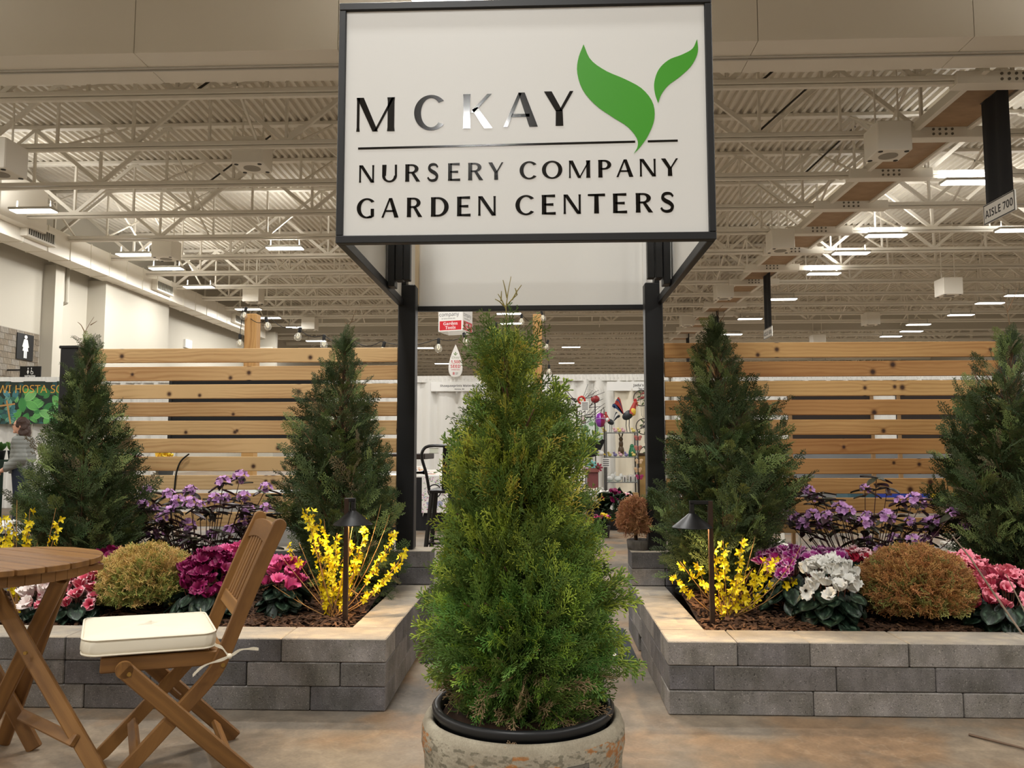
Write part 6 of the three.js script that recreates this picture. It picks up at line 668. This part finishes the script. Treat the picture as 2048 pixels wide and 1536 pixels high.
  { const p = P(1190, 795, 12.6), t = thing('feather_spinner', 'dark curled-feather metal spinner with a red centre on a pole', 'ornament', [p.x, 0, -12.6]), y = p.y; for (let i = 0; i < 18; i++) { const a = i / 18 * 6.283, c = (u) => V(Math.cos(a + u * 0.9) * (0.05 + 0.17 * u), y + Math.sin(a + u * 0.9) * (0.04 + 0.13 * u), 0.02 * Math.sin(u * 3)); part('curled_blade', sheet(2, 6, (u, v) => c(v).add(V(0, 0, (u - 0.5) * 0.035 * (1 - v * 0.8)))), std(0x2a1a14, 0.5, leafSide), t); } part('hub', ball(0.07, 0.06, 0.04, 0, y - 0.03, 0.04), paint(0.3, 0.03, 0.03), t); part('pole', tube([V(0, 0, 0), V(0, y, 0)], 0.009, 0.009, 6), iron, t); }
  { const p = P(1201, 840, 12.5), t = thing('glass_lantern', 'purple and crimson glass egg lantern hanging by the shelves', 'ornament', [p.x, p.y, -12.5]); const g = lathe([[0.0, -0.115], [0.05, -0.1], [0.082, -0.03], [0.08, 0.035], [0.05, 0.1], [0, 0.115]], 24); colored(g, (v) => (v.x < 0 ? new THREE.Color().setRGB(0.32, 0.05, 0.5) : new THREE.Color().setRGB(0.28, 0.01, 0.09))); part('egg', g, phys(0xffffff, 0.12, { vertexColors: true, clearcoat: 1 }), t); part('band', (() => { const q = new THREE.TorusGeometry(0.082, 0.007, 6, 28); q.rotateX(1.3); return q; })(), paint(0.5, 0.4, 0.6), t); part('hook', tube([V(0, 0.11, 0), V(0.02, 0.16, 0), V(0.05, 0.2, 0), V(0.06, 0.14, 0)], 0.006), iron, t); part('pole', tube([V(0.06, 0.14, -0.05), V(0.07, -p.y, -0.08)], 0.008), iron, t); }
  { const p = P(1180, 905, 12.2), t = thing('metal_eagle', 'black and white metal eagle with spread wings in the booth', 'ornament', [p.x, p.y, -12.2]); part('body', ball(0.14, 0.07, 0.06, 0, 0, 0), bk, t); part('head', ball(0.05, 0.04, 0.04, 0.16, -0.01, 0.02), wh, t); part('beak', (() => { const g = new THREE.ConeGeometry(0.018, 0.06, 8); g.rotateZ(-Math.PI / 2 - 0.4); g.translate(0.22, -0.03, 0.02); return g; })(), yl, t); part('tail', ball(0.06, 0.03, 0.03, -0.17, -0.03, 0), wh, t); for (const s of [-1, 1]) part('wing', sheet(6, 3, (u, v) => V(-0.12 + s * 0.02 + u * 0.26 + s * v * 0.06, 0.04 + v * 0.13 + 0.03 * Math.sin(u * 9) * v, s * (0.03 + v * 0.12)), 0.008), bk, t); part('pole', tube([V(0, -0.05, 0), V(0, -p.y, 0)], 0.01), iron, t); }
  { const p = P(1186, 830, 12.9), t = thing('flag_panel', 'hanging garden flag with green leaves behind the ornaments', 'flag', [p.x, p.y - 0.5, -13.6]); part('cloth', sheet(8, 6, (u, v) => V((u - 0.5) * 0.42, v * 0.5, 0.012 * Math.sin(u * 10)), 0.003), std(0xffffff, 0.8, { map: tex(64, 64, (u, v) => { const n = fbm(u, v, 8, 3, 4); return n > 0.55 ? [120, 160, 110] : [214, 222, 214]; }) }), t); part('rod', tube([V(-0.23, 0.5, 0), V(0.23, 0.5, 0)], 0.006), iron, t); part('pole', tube([V(-0.23, 0.5, 0), V(-0.23, 0.5 - p.y, 0)], 0.007), iron, t); }
  const stake = (px, py, d, kind, col, label) => { const p = P(px, py, d), t = thing('garden_stake', label, 'ornament', [p.x, p.y, -d], 0, 'garden stakes in the booth'); if (kind === 'flower') { for (let k = 0; k < 8; k++) { const a = k * 0.785, g = ball(0.03, 0.016, 0.006, 0.045, 0, 0); g.rotateZ(a); part('petal', g, col, t); } part('centre', ball(0.025, 0.025, 0.012, 0, 0, 0.006), paint(0.1, 0.05, 0.02), t); } else if (kind === 'tag') { part('card', box(0.12, 0.14, 0.004, 0.001), std(0xeeeeea, 0.6), t); for (let k = 0; k < 4; k++) part('printed_line', box(0.09, 0.012, 0.002, 0, 0, -0.045 + k * 0.03, 0.003), std(0x555555, 0.6), t); } else { part('disc', new THREE.TorusGeometry(0.05, 0.016, 8, 20), col, t); part('centre', ball(0.02, 0.02, 0.01, 0, 0, 0), ye, t); } part('rod', tube([V(0, -0.04, -0.004), V(0, -p.y, -0.004)], 0.005, 0.005, 4), iron, t); };
  stake(1112, 800, 12.2, 'flower', ye, 'sunflower stake at the edge of the arborvitae'); stake(1163, 800, 12.2, 'disc', paint(0.55, 0.03, 0.02), 'red glass ring stake by the wire tree'); stake(1170, 812, 12.15, 'tag', null, 'white price card clipped below the red ring stake'); stake(1212, 925, 12.3, 'tag', null, 'white price card hanging on the shelf post'); stake(1196, 935, 12.1, 'flower', paint(0.3, 0.03, 0.06), 'dark red flower stake below the metal eagle'); stake(1172, 940, 12.1, 'flower', paint(0.7, 0.5, 0.58), 'pale pink flower stake below the metal eagle'); stake(1184, 930, 12.05, 'flower', paint(0.15, 0.42, 0.4), 'teal flower stake below the metal eagle'); stake(1160, 905, 12.05, 'flower', paint(0.12, 0.2, 0.3), 'blue flower stake touching the arborvitae');
  { const p = P(1185, 960, 12.1), t = thing('birdhouse', 'small maroon birdhouse with a pale base in the booth', 'birdhouse', [p.x, p.y - 0.2, -12.1]); part('house', box(0.16, 0.26, 0.14, 0.004, 0, 0.2, 0), paint(0.2, 0.06, 0.06), t); part('roof', (() => { const g = new THREE.CylinderGeometry(0.001, 0.15, 0.12, 4); g.rotateY(Math.PI / 4); g.translate(0, 0.38, 0); return g; })(), paint(0.16, 0.05, 0.04), t); part('base', box(0.22, 0.12, 0.2, 0.004, -0.06, 0.02, 0), std(0xd8cbb0, 0.7), t); part('pole', tube([V(0, -0.04, 0), V(0, 0.2 - p.y, 0)], 0.015), iron, t); }
  { const p = P(1256, 1020, 12.7), t = thing('cardboard_box', 'brown cardboard box standing beside the glass rack', 'box', [p.x, 0, -12.7]); const cb = std(0xa98858, 0.85); part('carton', box(0.24, 0.42, 0.3, 0.004, 0.03, 0.21, 0), cb, t); part('flap', box(0.24, 0.006, 0.16, 0.001, 0.03, 0.425, 0.07), cb, t); const t2 = thing('cardboard_box', 'tall brown cardboard carton against the sign post edge', 'box', [P(1290, 940, 13.3).x, 0, -13.3]); part('carton', box(0.22, 1.0, 0.3, 0.004, 0, 0.5, 0), std(0xb08f58, 0.85), t2); part('flap', box(0.3, 0.04, 0.34, 0.004, 0, 1.02, 0), std(0x4a3a2a, 0.8), t2); }
  for (const [px, d, label] of [[1188, 11.6, 'galvanised milk can on the floor by the arborvitae'], [1203, 11.9, 'second galvanised milk can nearer the glass rack']]) { const p = P(px, 1000, d), t = thing('milk_can', label, 'can', [p.x, 0, -d], 0, 'galvanised cans'); const m = std(0x8f9294, 0.35, { metalness: 0.6, side: THREE.DoubleSide }); part('can_body', lathe([[0, 0], [0.12, 0], [0.125, 0.32], [0.085, 0.4], [0.08, 0.46], [0.1, 0.49], [0, 0.49]], 24), m, t); for (const s of [-1, 1]) part('handle', (() => { const g = new THREE.TorusGeometry(0.045, 0.01, 8, 16); g.translate(s * 0.13, 0.34, 0); return g; })(), m, t); }
  // potted flowers on the floor
  const potted = (px, py, d, col, green, label, s) => { const p = onY(px, py, 0), t = thing('potted_flower', label, 'flower', [P(px, 1000, d).x, 0, -d], 0, 'potted flowers on the booth floor'), R = rng(px); t.scale.setScalar(s); part('pot', lathe([[0, 0], [0.08, 0], [0.1, 0.16], [0.09, 0.16], [0.08, 0.14], [0, 0.14]], 20), std(0x1a1a1c, 0.6), t); for (let i = 0; i < 26; i++) { const a = R() * 6.28, r = 0.14 * Math.sqrt(R()); const m = part('leaf', cycLeaf[i % 2], green, t, [Math.cos(a) * r, 0.17 + 0.1 * R(), Math.sin(a) * r], [0.5 + R(), a, R()]); m.scale.setScalar(0.1); } for (let i = 0; i < 16; i++) { const a = R() * 6.28, r = 0.13 * Math.sqrt(R()); const m = part('flower', flowersOf(col[i % col.length])[i % 3], petalMat, t, [Math.cos(a) * r, 0.27 + 0.05 * R() - r * 0.4, Math.sin(a) * r], [(R() - 0.5), R() * 6, (R() - 0.5)]); m.scale.setScalar(1.3); } };
  palettes.gold = (e, v) => [0.8, 0.42 + 0.2 * v, 0.03]; potted(1206, 1060, 10.2, ['gold', 'gold', 'gold', 'hot'], std(0x23421c, 0.6, leafSide), 'black pot of yellow and pink flowers on the floor', 0.9); potted(1196, 1030, 11.4, ['white', 'white'], std(0x1c3418, 0.6, leafSide), 'potted plant with white flowers behind the yellow ones', 1.6); potted(1234, 1035, 11.2, ['red', 'magenta'], std(0x1a3016, 0.6, leafSide), 'potted plant with red flowers beside the cardboard box', 1.6);
}
{ // hosta booth: printed banner, tables and pots
  const a = at(-90, 848, 14.7), b = at(152, 762, 14.7), w = b.x - a.x, h = b.y - a.y, t = thing('printed_banner', 'green leafy hosta banner with gold letters hung on the white drape', 'banner', [a.x, a.y, -14.72]);
  const img = canvasTex(1024, Math.round(1024 * h / w), (c, W, H) => { const R = rng(8); c.fillStyle = '#12271c'; c.fillRect(0, 0, W, H); const leaf = (x, y, l, r, col, vein) => { c.save(); c.translate(x, y); c.rotate(r); c.fillStyle = col; c.beginPath(); c.moveTo(0, 0); c.bezierCurveTo(l * 0.3, -l * 0.42, l * 0.8, -l * 0.3, l, 0); c.bezierCurveTo(l * 0.8, l * 0.3, l * 0.3, l * 0.42, 0, 0); c.fill(); c.strokeStyle = vein; c.lineWidth = 2; for (const k of [-0.2, -0.1, 0, 0.1, 0.2]) { c.beginPath(); c.moveTo(0, 0); c.quadraticCurveTo(l * 0.5, l * k * 1.5, l * 0.95, l * k * 0.2); c.stroke(); } c.restore(); };
    for (let i = 0; i < 90; i++) leaf(R() * W, R() * H, 40 + 50 * R(), R() * 6.28, ['#1f4a33', '#2c6040', '#23505a', '#356e73'][i % 4], '#183a2a'); for (let i = 0; i < 60; i++) leaf(480 + R() * 560, 60 + R() * H, 60 + 80 * R(), R() * 6.28, ['#3f8f45', '#58a94f', '#6fbd62', '#2f7a3c', '#86c877'][i % 5], '#2c6a34'); for (let i = 0; i < 40; i++) leaf(R() * 520, 120 + R() * (H - 120), 40 + 50 * R(), R() * 6.28, ['#3f7f86', '#5e9da6', '#2f6b55', '#7fb39a'][i % 4], '#2a5a58'); c.strokeStyle = '#b98a4e'; c.lineWidth = 14; c.beginPath(); c.moveTo(430, 160); c.lineTo(470, H); c.moveTo(360, 210); c.lineTo(500, 190); c.stroke(); c.fillStyle = '#d9a03c'; c.font = '92px sans-serif'; c.fillText('WI HOSTA SOCIETY', 352, 98, 900); });
  part('print', sheet(20, 2, (u, v) => V(u * w, v * h, 0.012 * Math.sin(u * 22))), std(0xffffff, 0.6, { map: img, side: THREE.DoubleSide }), t); part('hem', box(w, 0.03, 0.03, 0.004, w / 2, h, -0.02), std(0xe8e6e0, 0.8), t);
  const tb = thing('draped_table', 'booth table under a dark green cloth at the frame edge', 'table', [-9.6, 0, -12.6]); part('table_top', box(2.4, 0.03, 0.7, 0.004, 0, 0.93, 0), std(0x14301f, 0.8), tb); part('cloth', sheet(60, 3, (u, v) => V(-1.2 + u * 2.4, v * 0.94, 0.36 + 0.012 * Math.sin(u * 80))), std(0x0f2418, 0.85, leafSide), tb);
  const potG = lathe([[0, 0], [0.055, 0], [0.075, 0.14], [0.08, 0.15], [0.068, 0.15], [0.06, 0.12], [0, 0.12]], 18);
  [[2, 12.5, 'black nursery pot with a small plant, at the frame edge on the green cloth'], [27, 12.4, 'black nursery pot with taller leaves in front of the grey jacket'], [-20, 12.3, 'black nursery pot with a plant just past the frame edge']].forEach(([px, d, label], k) => { const p = at(px, 880, d), q = thing('nursery_plant', label, 'plant', [p.x, 0.945, -d], 0, 'nursery pots on the green cloth'), R = rng(k + 9); part('pot', potG, std(0x17181a, 0.6), q); for (let i = 0; i < 10; i++) { const m = part('leaf', rhLeafGeo, std([0x4f7a3a, 0x6b8f44, 0x3c6632][i % 3], 0.6, leafSide), q, [0, 0.13, 0]); m.quaternion.setFromRotationMatrix(sprayMatrix(V(0, 0, 0), V(Math.cos(i * 2.4) * 0.6, 1, Math.sin(i * 2.4) * 0.6).normalize(), randDir(R), 1)); m.scale.setScalar(0.14 + 0.08 * R()); } });
  const cr = thing('plastic_crate', 'dark plastic crate on the floor below the green cloth', 'crate', [-8.55, 0, -11.6]); part('crate_body', box(0.7, 0.5, 0.5, 0.01, 0, 0.25, 0), std(0x1b1f22, 0.7), cr); for (let i = 0; i < 4; i++) part('slat', box(0.72, 0.04, 0.52, 0.004, 0, 0.09 + i * 0.11, 0), std(0x24292c, 0.7), cr);
}
// ---- the woman in the grey quilted jacket, facing the hosta booth
function bones(list, k) { return (x, y, z) => { let d = 1e3; for (const [a, b, ra, rb] of list) { const abx = b[0] - a[0], aby = b[1] - a[1], abz = b[2] - a[2], l = abx * abx + aby * aby + abz * abz; let t = l ? ((x - a[0]) * abx + (y - a[1]) * aby + (z - a[2]) * abz) / l : 0; t = t < 0 ? 0 : t > 1 ? 1 : t; const dx = x - a[0] - abx * t, dy = y - a[1] - aby * t, dz = z - a[2] - abz * t, e = Math.sqrt(dx * dx + dy * dy + dz * dz) - (ra + (rb - ra) * t), h = Math.max(k - Math.abs(d - e), 0) / k; d = Math.min(d, e) - h * h * k * 0.25; } return d; }; }
function fieldMesh(f, lo, hi, cell) {                                 // the surface f = 0 inside a box, by marching cubes
  const size = Math.max(hi[0] - lo[0], hi[1] - lo[1], hi[2] - lo[2]), n = Math.min(150, Math.ceil(size / cell) + 4), mc = new MarchingCubes(n, new THREE.MeshBasicMaterial(), true, false, 400000), c = [(lo[0] + hi[0]) / 2, (lo[1] + hi[1]) / 2, (lo[2] + hi[2]) / 2], hs = size / 2 + cell * 2, half = n / 2; mc.isolation = 0;
  for (let z = 0; z < n; z++) for (let y = 0; y < n; y++) for (let x = 0; x < n; x++) { const px = c[0] + (x - half) / half * hs, py = c[1] + (y - half) / half * hs, pz = c[2] + (z - half) / half * hs; mc.field[x + y * n + z * n * n] = px < lo[0] - cell || px > hi[0] + cell || py < lo[1] - cell || py > hi[1] + cell || pz < lo[2] - cell || pz > hi[2] + cell ? -1 : -f(px, py, pz); }
  mc.update(); const g = new THREE.BufferGeometry(), m = mc.count; const P = new Float32Array(mc.positionArray.subarray(0, m * 3)), N = new Float32Array(mc.normalArray.subarray(0, m * 3)); for (let i = 0; i < m; i++) { P[i * 3] = c[0] + P[i * 3] * hs; P[i * 3 + 1] = c[1] + P[i * 3 + 1] * hs; P[i * 3 + 2] = c[2] + P[i * 3 + 2] * hs; } g.setAttribute('position', new THREE.BufferAttribute(P, 3)); g.setAttribute('normal', new THREE.BufferAttribute(N, 3)); return g;
}
{
  const p0 = at(46, 860, 11.5), t = thing('person', 'woman with glasses and long brown hair in a grey quilted jacket', 'person', [p0.x, 0, -11.5], 0.25), skin = std(0xd9a58a, 0.6), S = (x, y, z) => [x, y, z];
  const legs = [-1, 1].flatMap((s) => [[S(0, 0.07, s * 0.085), S(0.015, 0.43, s * 0.085), 0.042, 0.055], [S(0.015, 0.43, s * 0.085), S(0, 0.82, s * 0.08), 0.058, 0.085], [S(0, 0.045, s * 0.085), S(-0.14, 0.035, s * 0.09), 0.04, 0.032]]);
  const arms = [[S(0.01, 1.23, 0.165), S(0.06, 0.98, 0.2), 0.048, 0.04], [S(0.06, 0.98, 0.2), S(-0.13, 0.845, 0.2), 0.04, 0.027], [S(0.01, 1.23, -0.165), S(0.04, 0.98, -0.2), 0.048, 0.04], [S(0.04, 0.98, -0.2), S(-0.15, 0.9, -0.18), 0.04, 0.027]];
  const trunk = [[S(0, 0.86, 0), S(0, 1.0, 0), 0.115, 0.105], [S(0, 1.0, 0), S(0, 1.18, 0), 0.105, 0.115], [S(0.01, 1.22, -0.13), S(0.01, 1.22, 0.13), 0.062, 0.062], [S(0.01, 1.24, 0), S(-0.012, 1.36, 0), 0.055, 0.048]];
  const hands = [[0.2, -0.13, 0.845], [-0.18, -0.15, 0.9]].flatMap(([z, x, y]) => { const o = [[S(x, y, z), S(x - 0.05, y - 0.04, z), 0.026, 0.03]]; for (let k = 0; k < 4; k++) { const zz = z - 0.026 + k * 0.0175, L = [0.03, 0.036, 0.034, 0.026][k]; o.push([S(x - 0.06, y - 0.05, zz), S(x - 0.06 - L * 0.7, y - 0.05 - L * 0.8, zz), 0.0095, 0.009], [S(x - 0.06 - L * 0.7, y - 0.05 - L * 0.8, zz), S(x - 0.06 - L * 0.6, y - 0.05 - L * 1.6, zz), 0.009, 0.0075]); } o.push([S(x - 0.03, y - 0.02, z - 0.025), S(x - 0.075, y - 0.035, z - 0.045), 0.012, 0.009]); return o; });
  const bodyF = bones([...legs, ...arms, ...trunk], 0.05), handF = bones(hands, 0.008);
  const hc = [-0.035, 1.455, 0], headF = (x, y, z) => { const e = (cx, cy, cz, rx, ry, rz) => { const dx = (x - cx) / rx, dy = (y - cy) / ry, dz = (z - cz) / rz; return (Math.sqrt(dx * dx + dy * dy + dz * dz) - 1) * Math.min(rx, ry, rz); }; const sm = (a, b, k) => { const h = Math.max(k - Math.abs(a - b), 0) / k; return Math.min(a, b) - h * h * k * 0.25; }; let d = sm(e(hc[0] + 0.01, hc[1] + 0.025, 0, 0.092, 0.085, 0.073), e(hc[0] - 0.035, hc[1] - 0.035, 0, 0.055, 0.075, 0.052), 0.04); d = sm(d, e(hc[0] - 0.093, hc[1] - 0.012, 0, 0.022, 0.018, 0.012), 0.02); d = sm(d, e(hc[0] - 0.083, hc[1] - 0.052, 0, 0.012, 0.008, 0.022), 0.012); d = sm(d, e(hc[0] - 0.075, hc[1] - 0.092, 0, 0.02, 0.018, 0.022), 0.02); for (const s of [-1, 1]) { d = Math.max(d, -e(hc[0] - 0.09, hc[1] + 0.012, s * 0.028, 0.012, 0.009, 0.014)); d = sm(d, e(hc[0] + 0.015, hc[1] - 0.005, s * 0.073, 0.02, 0.03, 0.008), 0.01); } return sm(d, e(-0.012, 1.36, 0, 0.048, 0.07, 0.048), 0.03); };
  const head = fieldMesh(headF, [-0.2, 1.3, -0.12], [0.1, 1.6, 0.12], 0.005), body = fieldMesh(bodyF, [-0.3, 0, -0.32], [0.2, 1.42, 0.32], 0.014), hand = fieldMesh(handF, [-0.3, 0.68, -0.26], [-0.08, 0.95, 0.26], 0.005);
  part('body', join([body, head, hand]), skin, t);
  for (const s of [-1, 1]) part('eye', new THREE.SphereGeometry(0.0095, 12, 8), std(0x2a1c14, 0.3), t, [hc[0] - 0.084, hc[1] + 0.012, s * 0.028]); part('mouth', box(0.004, 0.006, 0.036, 0.001), std(0xa8584e, 0.6), t, [hc[0] - 0.0945, hc[1] - 0.052, 0]);
  const inflate = (f, k) => (x, y, z) => f(x, y, z) - k, quilt = (x, y, z) => 0.006 * Math.abs(Math.sin(y * 3.14159 / 0.062)); const jf = bones([...trunk.slice(0, 3), ...arms, [S(0, 0.8, 0), S(0, 0.9, 0), 0.12, 0.115]], 0.05), jk = (x, y, z) => Math.max(jf(x, y, z) - 0.03 - quilt(x, y, z), y - 1.305, 0.76 - y, -(x + 0.148 - (z > 0 ? 0 : 0.02)) * 1.0);
  const jacket = std(0x7f827d, 0.55); part('jacket', fieldMesh(jk, [-0.24, 0.74, -0.32], [0.22, 1.32, 0.32], 0.009), jacket, t); part('collar', lathe([[0.07, 1.27], [0.082, 1.33], [0.076, 1.335], [0.064, 1.28]], 20), jacket, t); const tf = bones(legs.filter((_, i) => i % 3 < 2), 0.03); part('trousers', fieldMesh((x, y, z) => Math.max(tf(x, y, z) - 0.014, 0.09 - y, y - 0.84), [-0.2, 0.08, -0.2], [0.2, 0.85, 0.2], 0.012), std(0x1c2434, 0.8), t);
  for (const s of [-1, 1]) part('shoe', (() => { const g = new THREE.SphereGeometry(1, 16, 10); g.scale(0.125, 0.05, 0.05); g.translate(-0.06, 0.05, s * 0.088); return g; })(), std(0x17181b, 0.6), t);
  const hairF = (x, y, z) => { const e = (cx, cy, cz, rx, ry, rz) => { const dx = (x - cx) / rx, dy = (y - cy) / ry, dz = (z - cz) / rz; return (Math.sqrt(dx * dx + dy * dy + dz * dz) - 1) * Math.min(rx, ry, rz); }; const wave = 0.004 * Math.sin(y * 70 + z * 60) + 0.003 * Math.sin(z * 190 + x * 120); let d = Math.min(e(hc[0] + 0.02, hc[1] + 0.03, 0, 0.1, 0.098, 0.086), e(hc[0] + 0.06, hc[1] - 0.11, 0, 0.075, 0.17, 0.1)); d = Math.max(d + wave, -(x - (hc[0] - 0.055 + (y - hc[1]) * 0.25)), -e(hc[0] - 0.09, hc[1] - 0.03, 0, 0.08, 0.1, 0.075)); return d; };
  part('hair', fieldMesh(hairF, [-0.15, 1.15, -0.13], [0.14, 1.6, 0.13], 0.006), std(0x3a2418, 0.6), t);
  const fr = std(0x2a2422, 0.4); for (const s of [-1, 1]) { const q = new THREE.TorusGeometry(0.021, 0.0025, 6, 20); q.rotateY(Math.PI / 2); part('glasses_rim', q, fr, t, [hc[0] - 0.1, hc[1] + 0.01, s * 0.03]); part('glasses_temple', tube([V(hc[0] - 0.1, hc[1] + 0.016, s * 0.05), V(hc[0] + 0.01, hc[1] + 0.012, s * 0.078)], 0.0025), fr, t); }
}
{ // what shows through the fence gaps
  const panel = (name, label, cat, px0, py0, px1, py1, d, mat, frame) => { const a = at(px0, py1, d), b = at(px1, py0, d), w = b.x - a.x, t = thing(name, label, cat, [a.x, 0, -d]); part('panel', span(0, w, Math.max(0.0, a.y), b.y, -0.03, 0.0, 0.004), mat, t); for (const x of [0.02, w - 0.02]) part('upright', span(x - 0.018, x + 0.018, 0, b.y + 0.01, -0.028, 0.012, 0.003), frame, t); for (const x of [0.02, w - 0.02]) part('foot', span(x - 0.02, x + 0.02, 0, 0.03, -0.25, 0.25, 0.004), frame, t); return t; };
  const dark = std(0x0a0a0b, 0.85), brown = std(0x241811, 0.7), cream = std(0xe6e2d8, 0.7), grey = std(0x8d9092, 0.7), woodF = std(0x8a6a44, 0.7);
  panel('display_screen', 'tall black screen seen through the pale slat fence', 'screen', 334, 752, 650, 905, 8.2, dark, blackMetal);
  panel('display_board', 'dark brown display board behind the redder fence beside the conifer', 'board', 1578, 782, 1746, 884, 8.6, brown, woodF); panel('display_board', 'second dark brown display board towards the end of the redder fence', 'board', 1796, 782, 1960, 884, 8.6, brown, woodF); panel('display_board', 'narrow brown display board close to the redder fence post', 'board', 1362, 782, 1400, 884, 8.6, brown, woodF);
  const low = panel('low_partition', 'low pale grey partition glimpsed through the lower fence gaps', 'partition', 1560, 902, 1900, 1000, 9.4, grey, cream);
  const lt = thing('folding_table', 'white folding table glimpsed through the pale fence', 'table', [-3.75, 0, -7.6]); part('table_top', box(1.8, 0.04, 0.7, 0.006, 0.3, 0.82, 0), std(0xe9e7e1, 0.6), lt); for (const x of [-0.5, 1.1]) for (const z of [-0.28, 0.28]) part('leg', tube([V(x, 0, z), V(x, 0.8, z)], 0.014), housingGrey, lt);
  const gb = thing('storage_bin', 'pale grey storage bin standing behind the pale fence', 'bin', [-2.25, 0, -6.6]); part('bin_body', box(0.75, 0.72, 0.5, 0.012, 0, 0.36, 0), std(0x9b9c9a, 0.7), gb); part('lid', box(0.79, 0.04, 0.54, 0.01, 0, 0.74, 0), std(0xb5b6b3, 0.7), gb);
  const R = rng(77), pl = at(290, 908, 8); for (let i = 0; i < 3; i++) { const t = thing('potted_flower', ['pot of yellow flowers glimpsed below the pale slats', 'pot of pink and yellow flowers nearest the black screen', 'pot of yellow flowers beside the conifer behind the slats'][i], 'flower', [pl.x + (i - 1) * 0.4, 0.84, -7.6], 0, 'flowers on the folding table'); part('pot', lathe([[0, 0], [0.07, 0], [0.09, 0.1], [0.08, 0.1], [0, 0.08]], 16), std(0x222222, 0.6), t); for (let k = 0; k < 12; k++) { const m = part('flower', flowersOf(i === 1 && k % 2 ? 'hot' : 'gold')[k % 3], petalMat, t, [(R() - 0.5) * 0.2, 0.14 + 0.06 * R(), (R() - 0.5) * 0.16], [R() - 0.5, R() * 6, R() - 0.5]); m.scale.setScalar(1.2); } for (let k = 0; k < 8; k++) { const m = part('leaf', cycLeaf[k % 2], leafMat, t, [(R() - 0.5) * 0.14, 0.1, (R() - 0.5) * 0.14], [0.8, k, 0]); m.scale.setScalar(0.09); } }
  const tub = (px, py, d, col, col2, label) => { const p = at(px, py, d), t = thing('plastic_tub', label, 'tub', [p.x, p.y - 0.2, -d], 0, 'tubs behind the redder fence'); part('tub_body', box(0.5, 0.2, 0.35, 0.02, 0, 0.1, 0), std(col, 0.5), t); part('rim', box(0.53, 0.03, 0.38, 0.01, 0, 0.2, 0), std(col2, 0.5), t); return t; };
  const tt = thing('folding_table', 'white folding table behind the redder fence', 'table', [3.4, 0, -8]); part('table_top', box(2.6, 0.04, 0.8, 0.006, 0.3, 0.52, 0), std(0xdedcd6, 0.6), tt); for (const x of [-0.8, 1.4]) for (const z of [-0.3, 0.3]) part('leg', tube([V(x, 0, z), V(x, 0.5, z)], 0.014), housingGrey, tt);
  const b1 = tub(1790, 938, 8.0, 0x16308c, 0x1c3aa6, 'deep blue tub through the lower gap of the redder fence'); b1.position.y = 0.54; const b2 = tub(1872, 984, 8.1, 0xd9b81e, 0xe6c420, 'yellow tub through the lower gap of the redder fence'); b2.position.y = 0.54; const b3 = tub(1735, 984, 8.05, 0x274852, 0x2f5560, 'teal tub through the lower gap of the redder fence'); b3.position.y = 0.54;
  // black cord over the pale fence
  const cd = thing('power_cord', 'black cord looping down over the pale slat fence', 'cord', [0, 0, 0]); part('cable', tube(curve([at(378, 908, 4.85), at(362, 922, 4.85), at(353, 945, 4.85), at(348, 985, 4.85), at(343, 1010, 4.85), at(344, 1060, 4.83), at(350, 1092, 4.81)], 24), 0.005, 0.005, 6), std(0x0c0c0c, 0.6), cd);
  // printed floor mat on the walkway
  const m = thing('floor_mat', 'dark grey floor mat with white lettering behind the concrete pot', 'mat', [-0.07, 0, -4.62]); const mw = 1.13, md = 0.82; part('mat_body', box(mw, 0.008, md, 0.003, 0, 0.005, 0), std(0x2b2f33, 0.9), m); const pr = new THREE.PlaneGeometry(mw - 0.06, md - 0.06); pr.rotateX(-Math.PI / 2); part('print', pr, std(0xffffff, 0.9, { map: canvasTex(768, 540, (c, W, H) => { c.fillStyle = '#30353a'; c.fillRect(0, 0, W, H); c.fillStyle = '#eceae4'; c.font = 'bold 250px sans-serif'; c.textAlign = 'right'; c.fillText('J', W - 30, H - 110); }) }), m, [0, 0.0105, 0]);
  // dark wall slot at the planter foot
}
renderer.render(scene, camera);
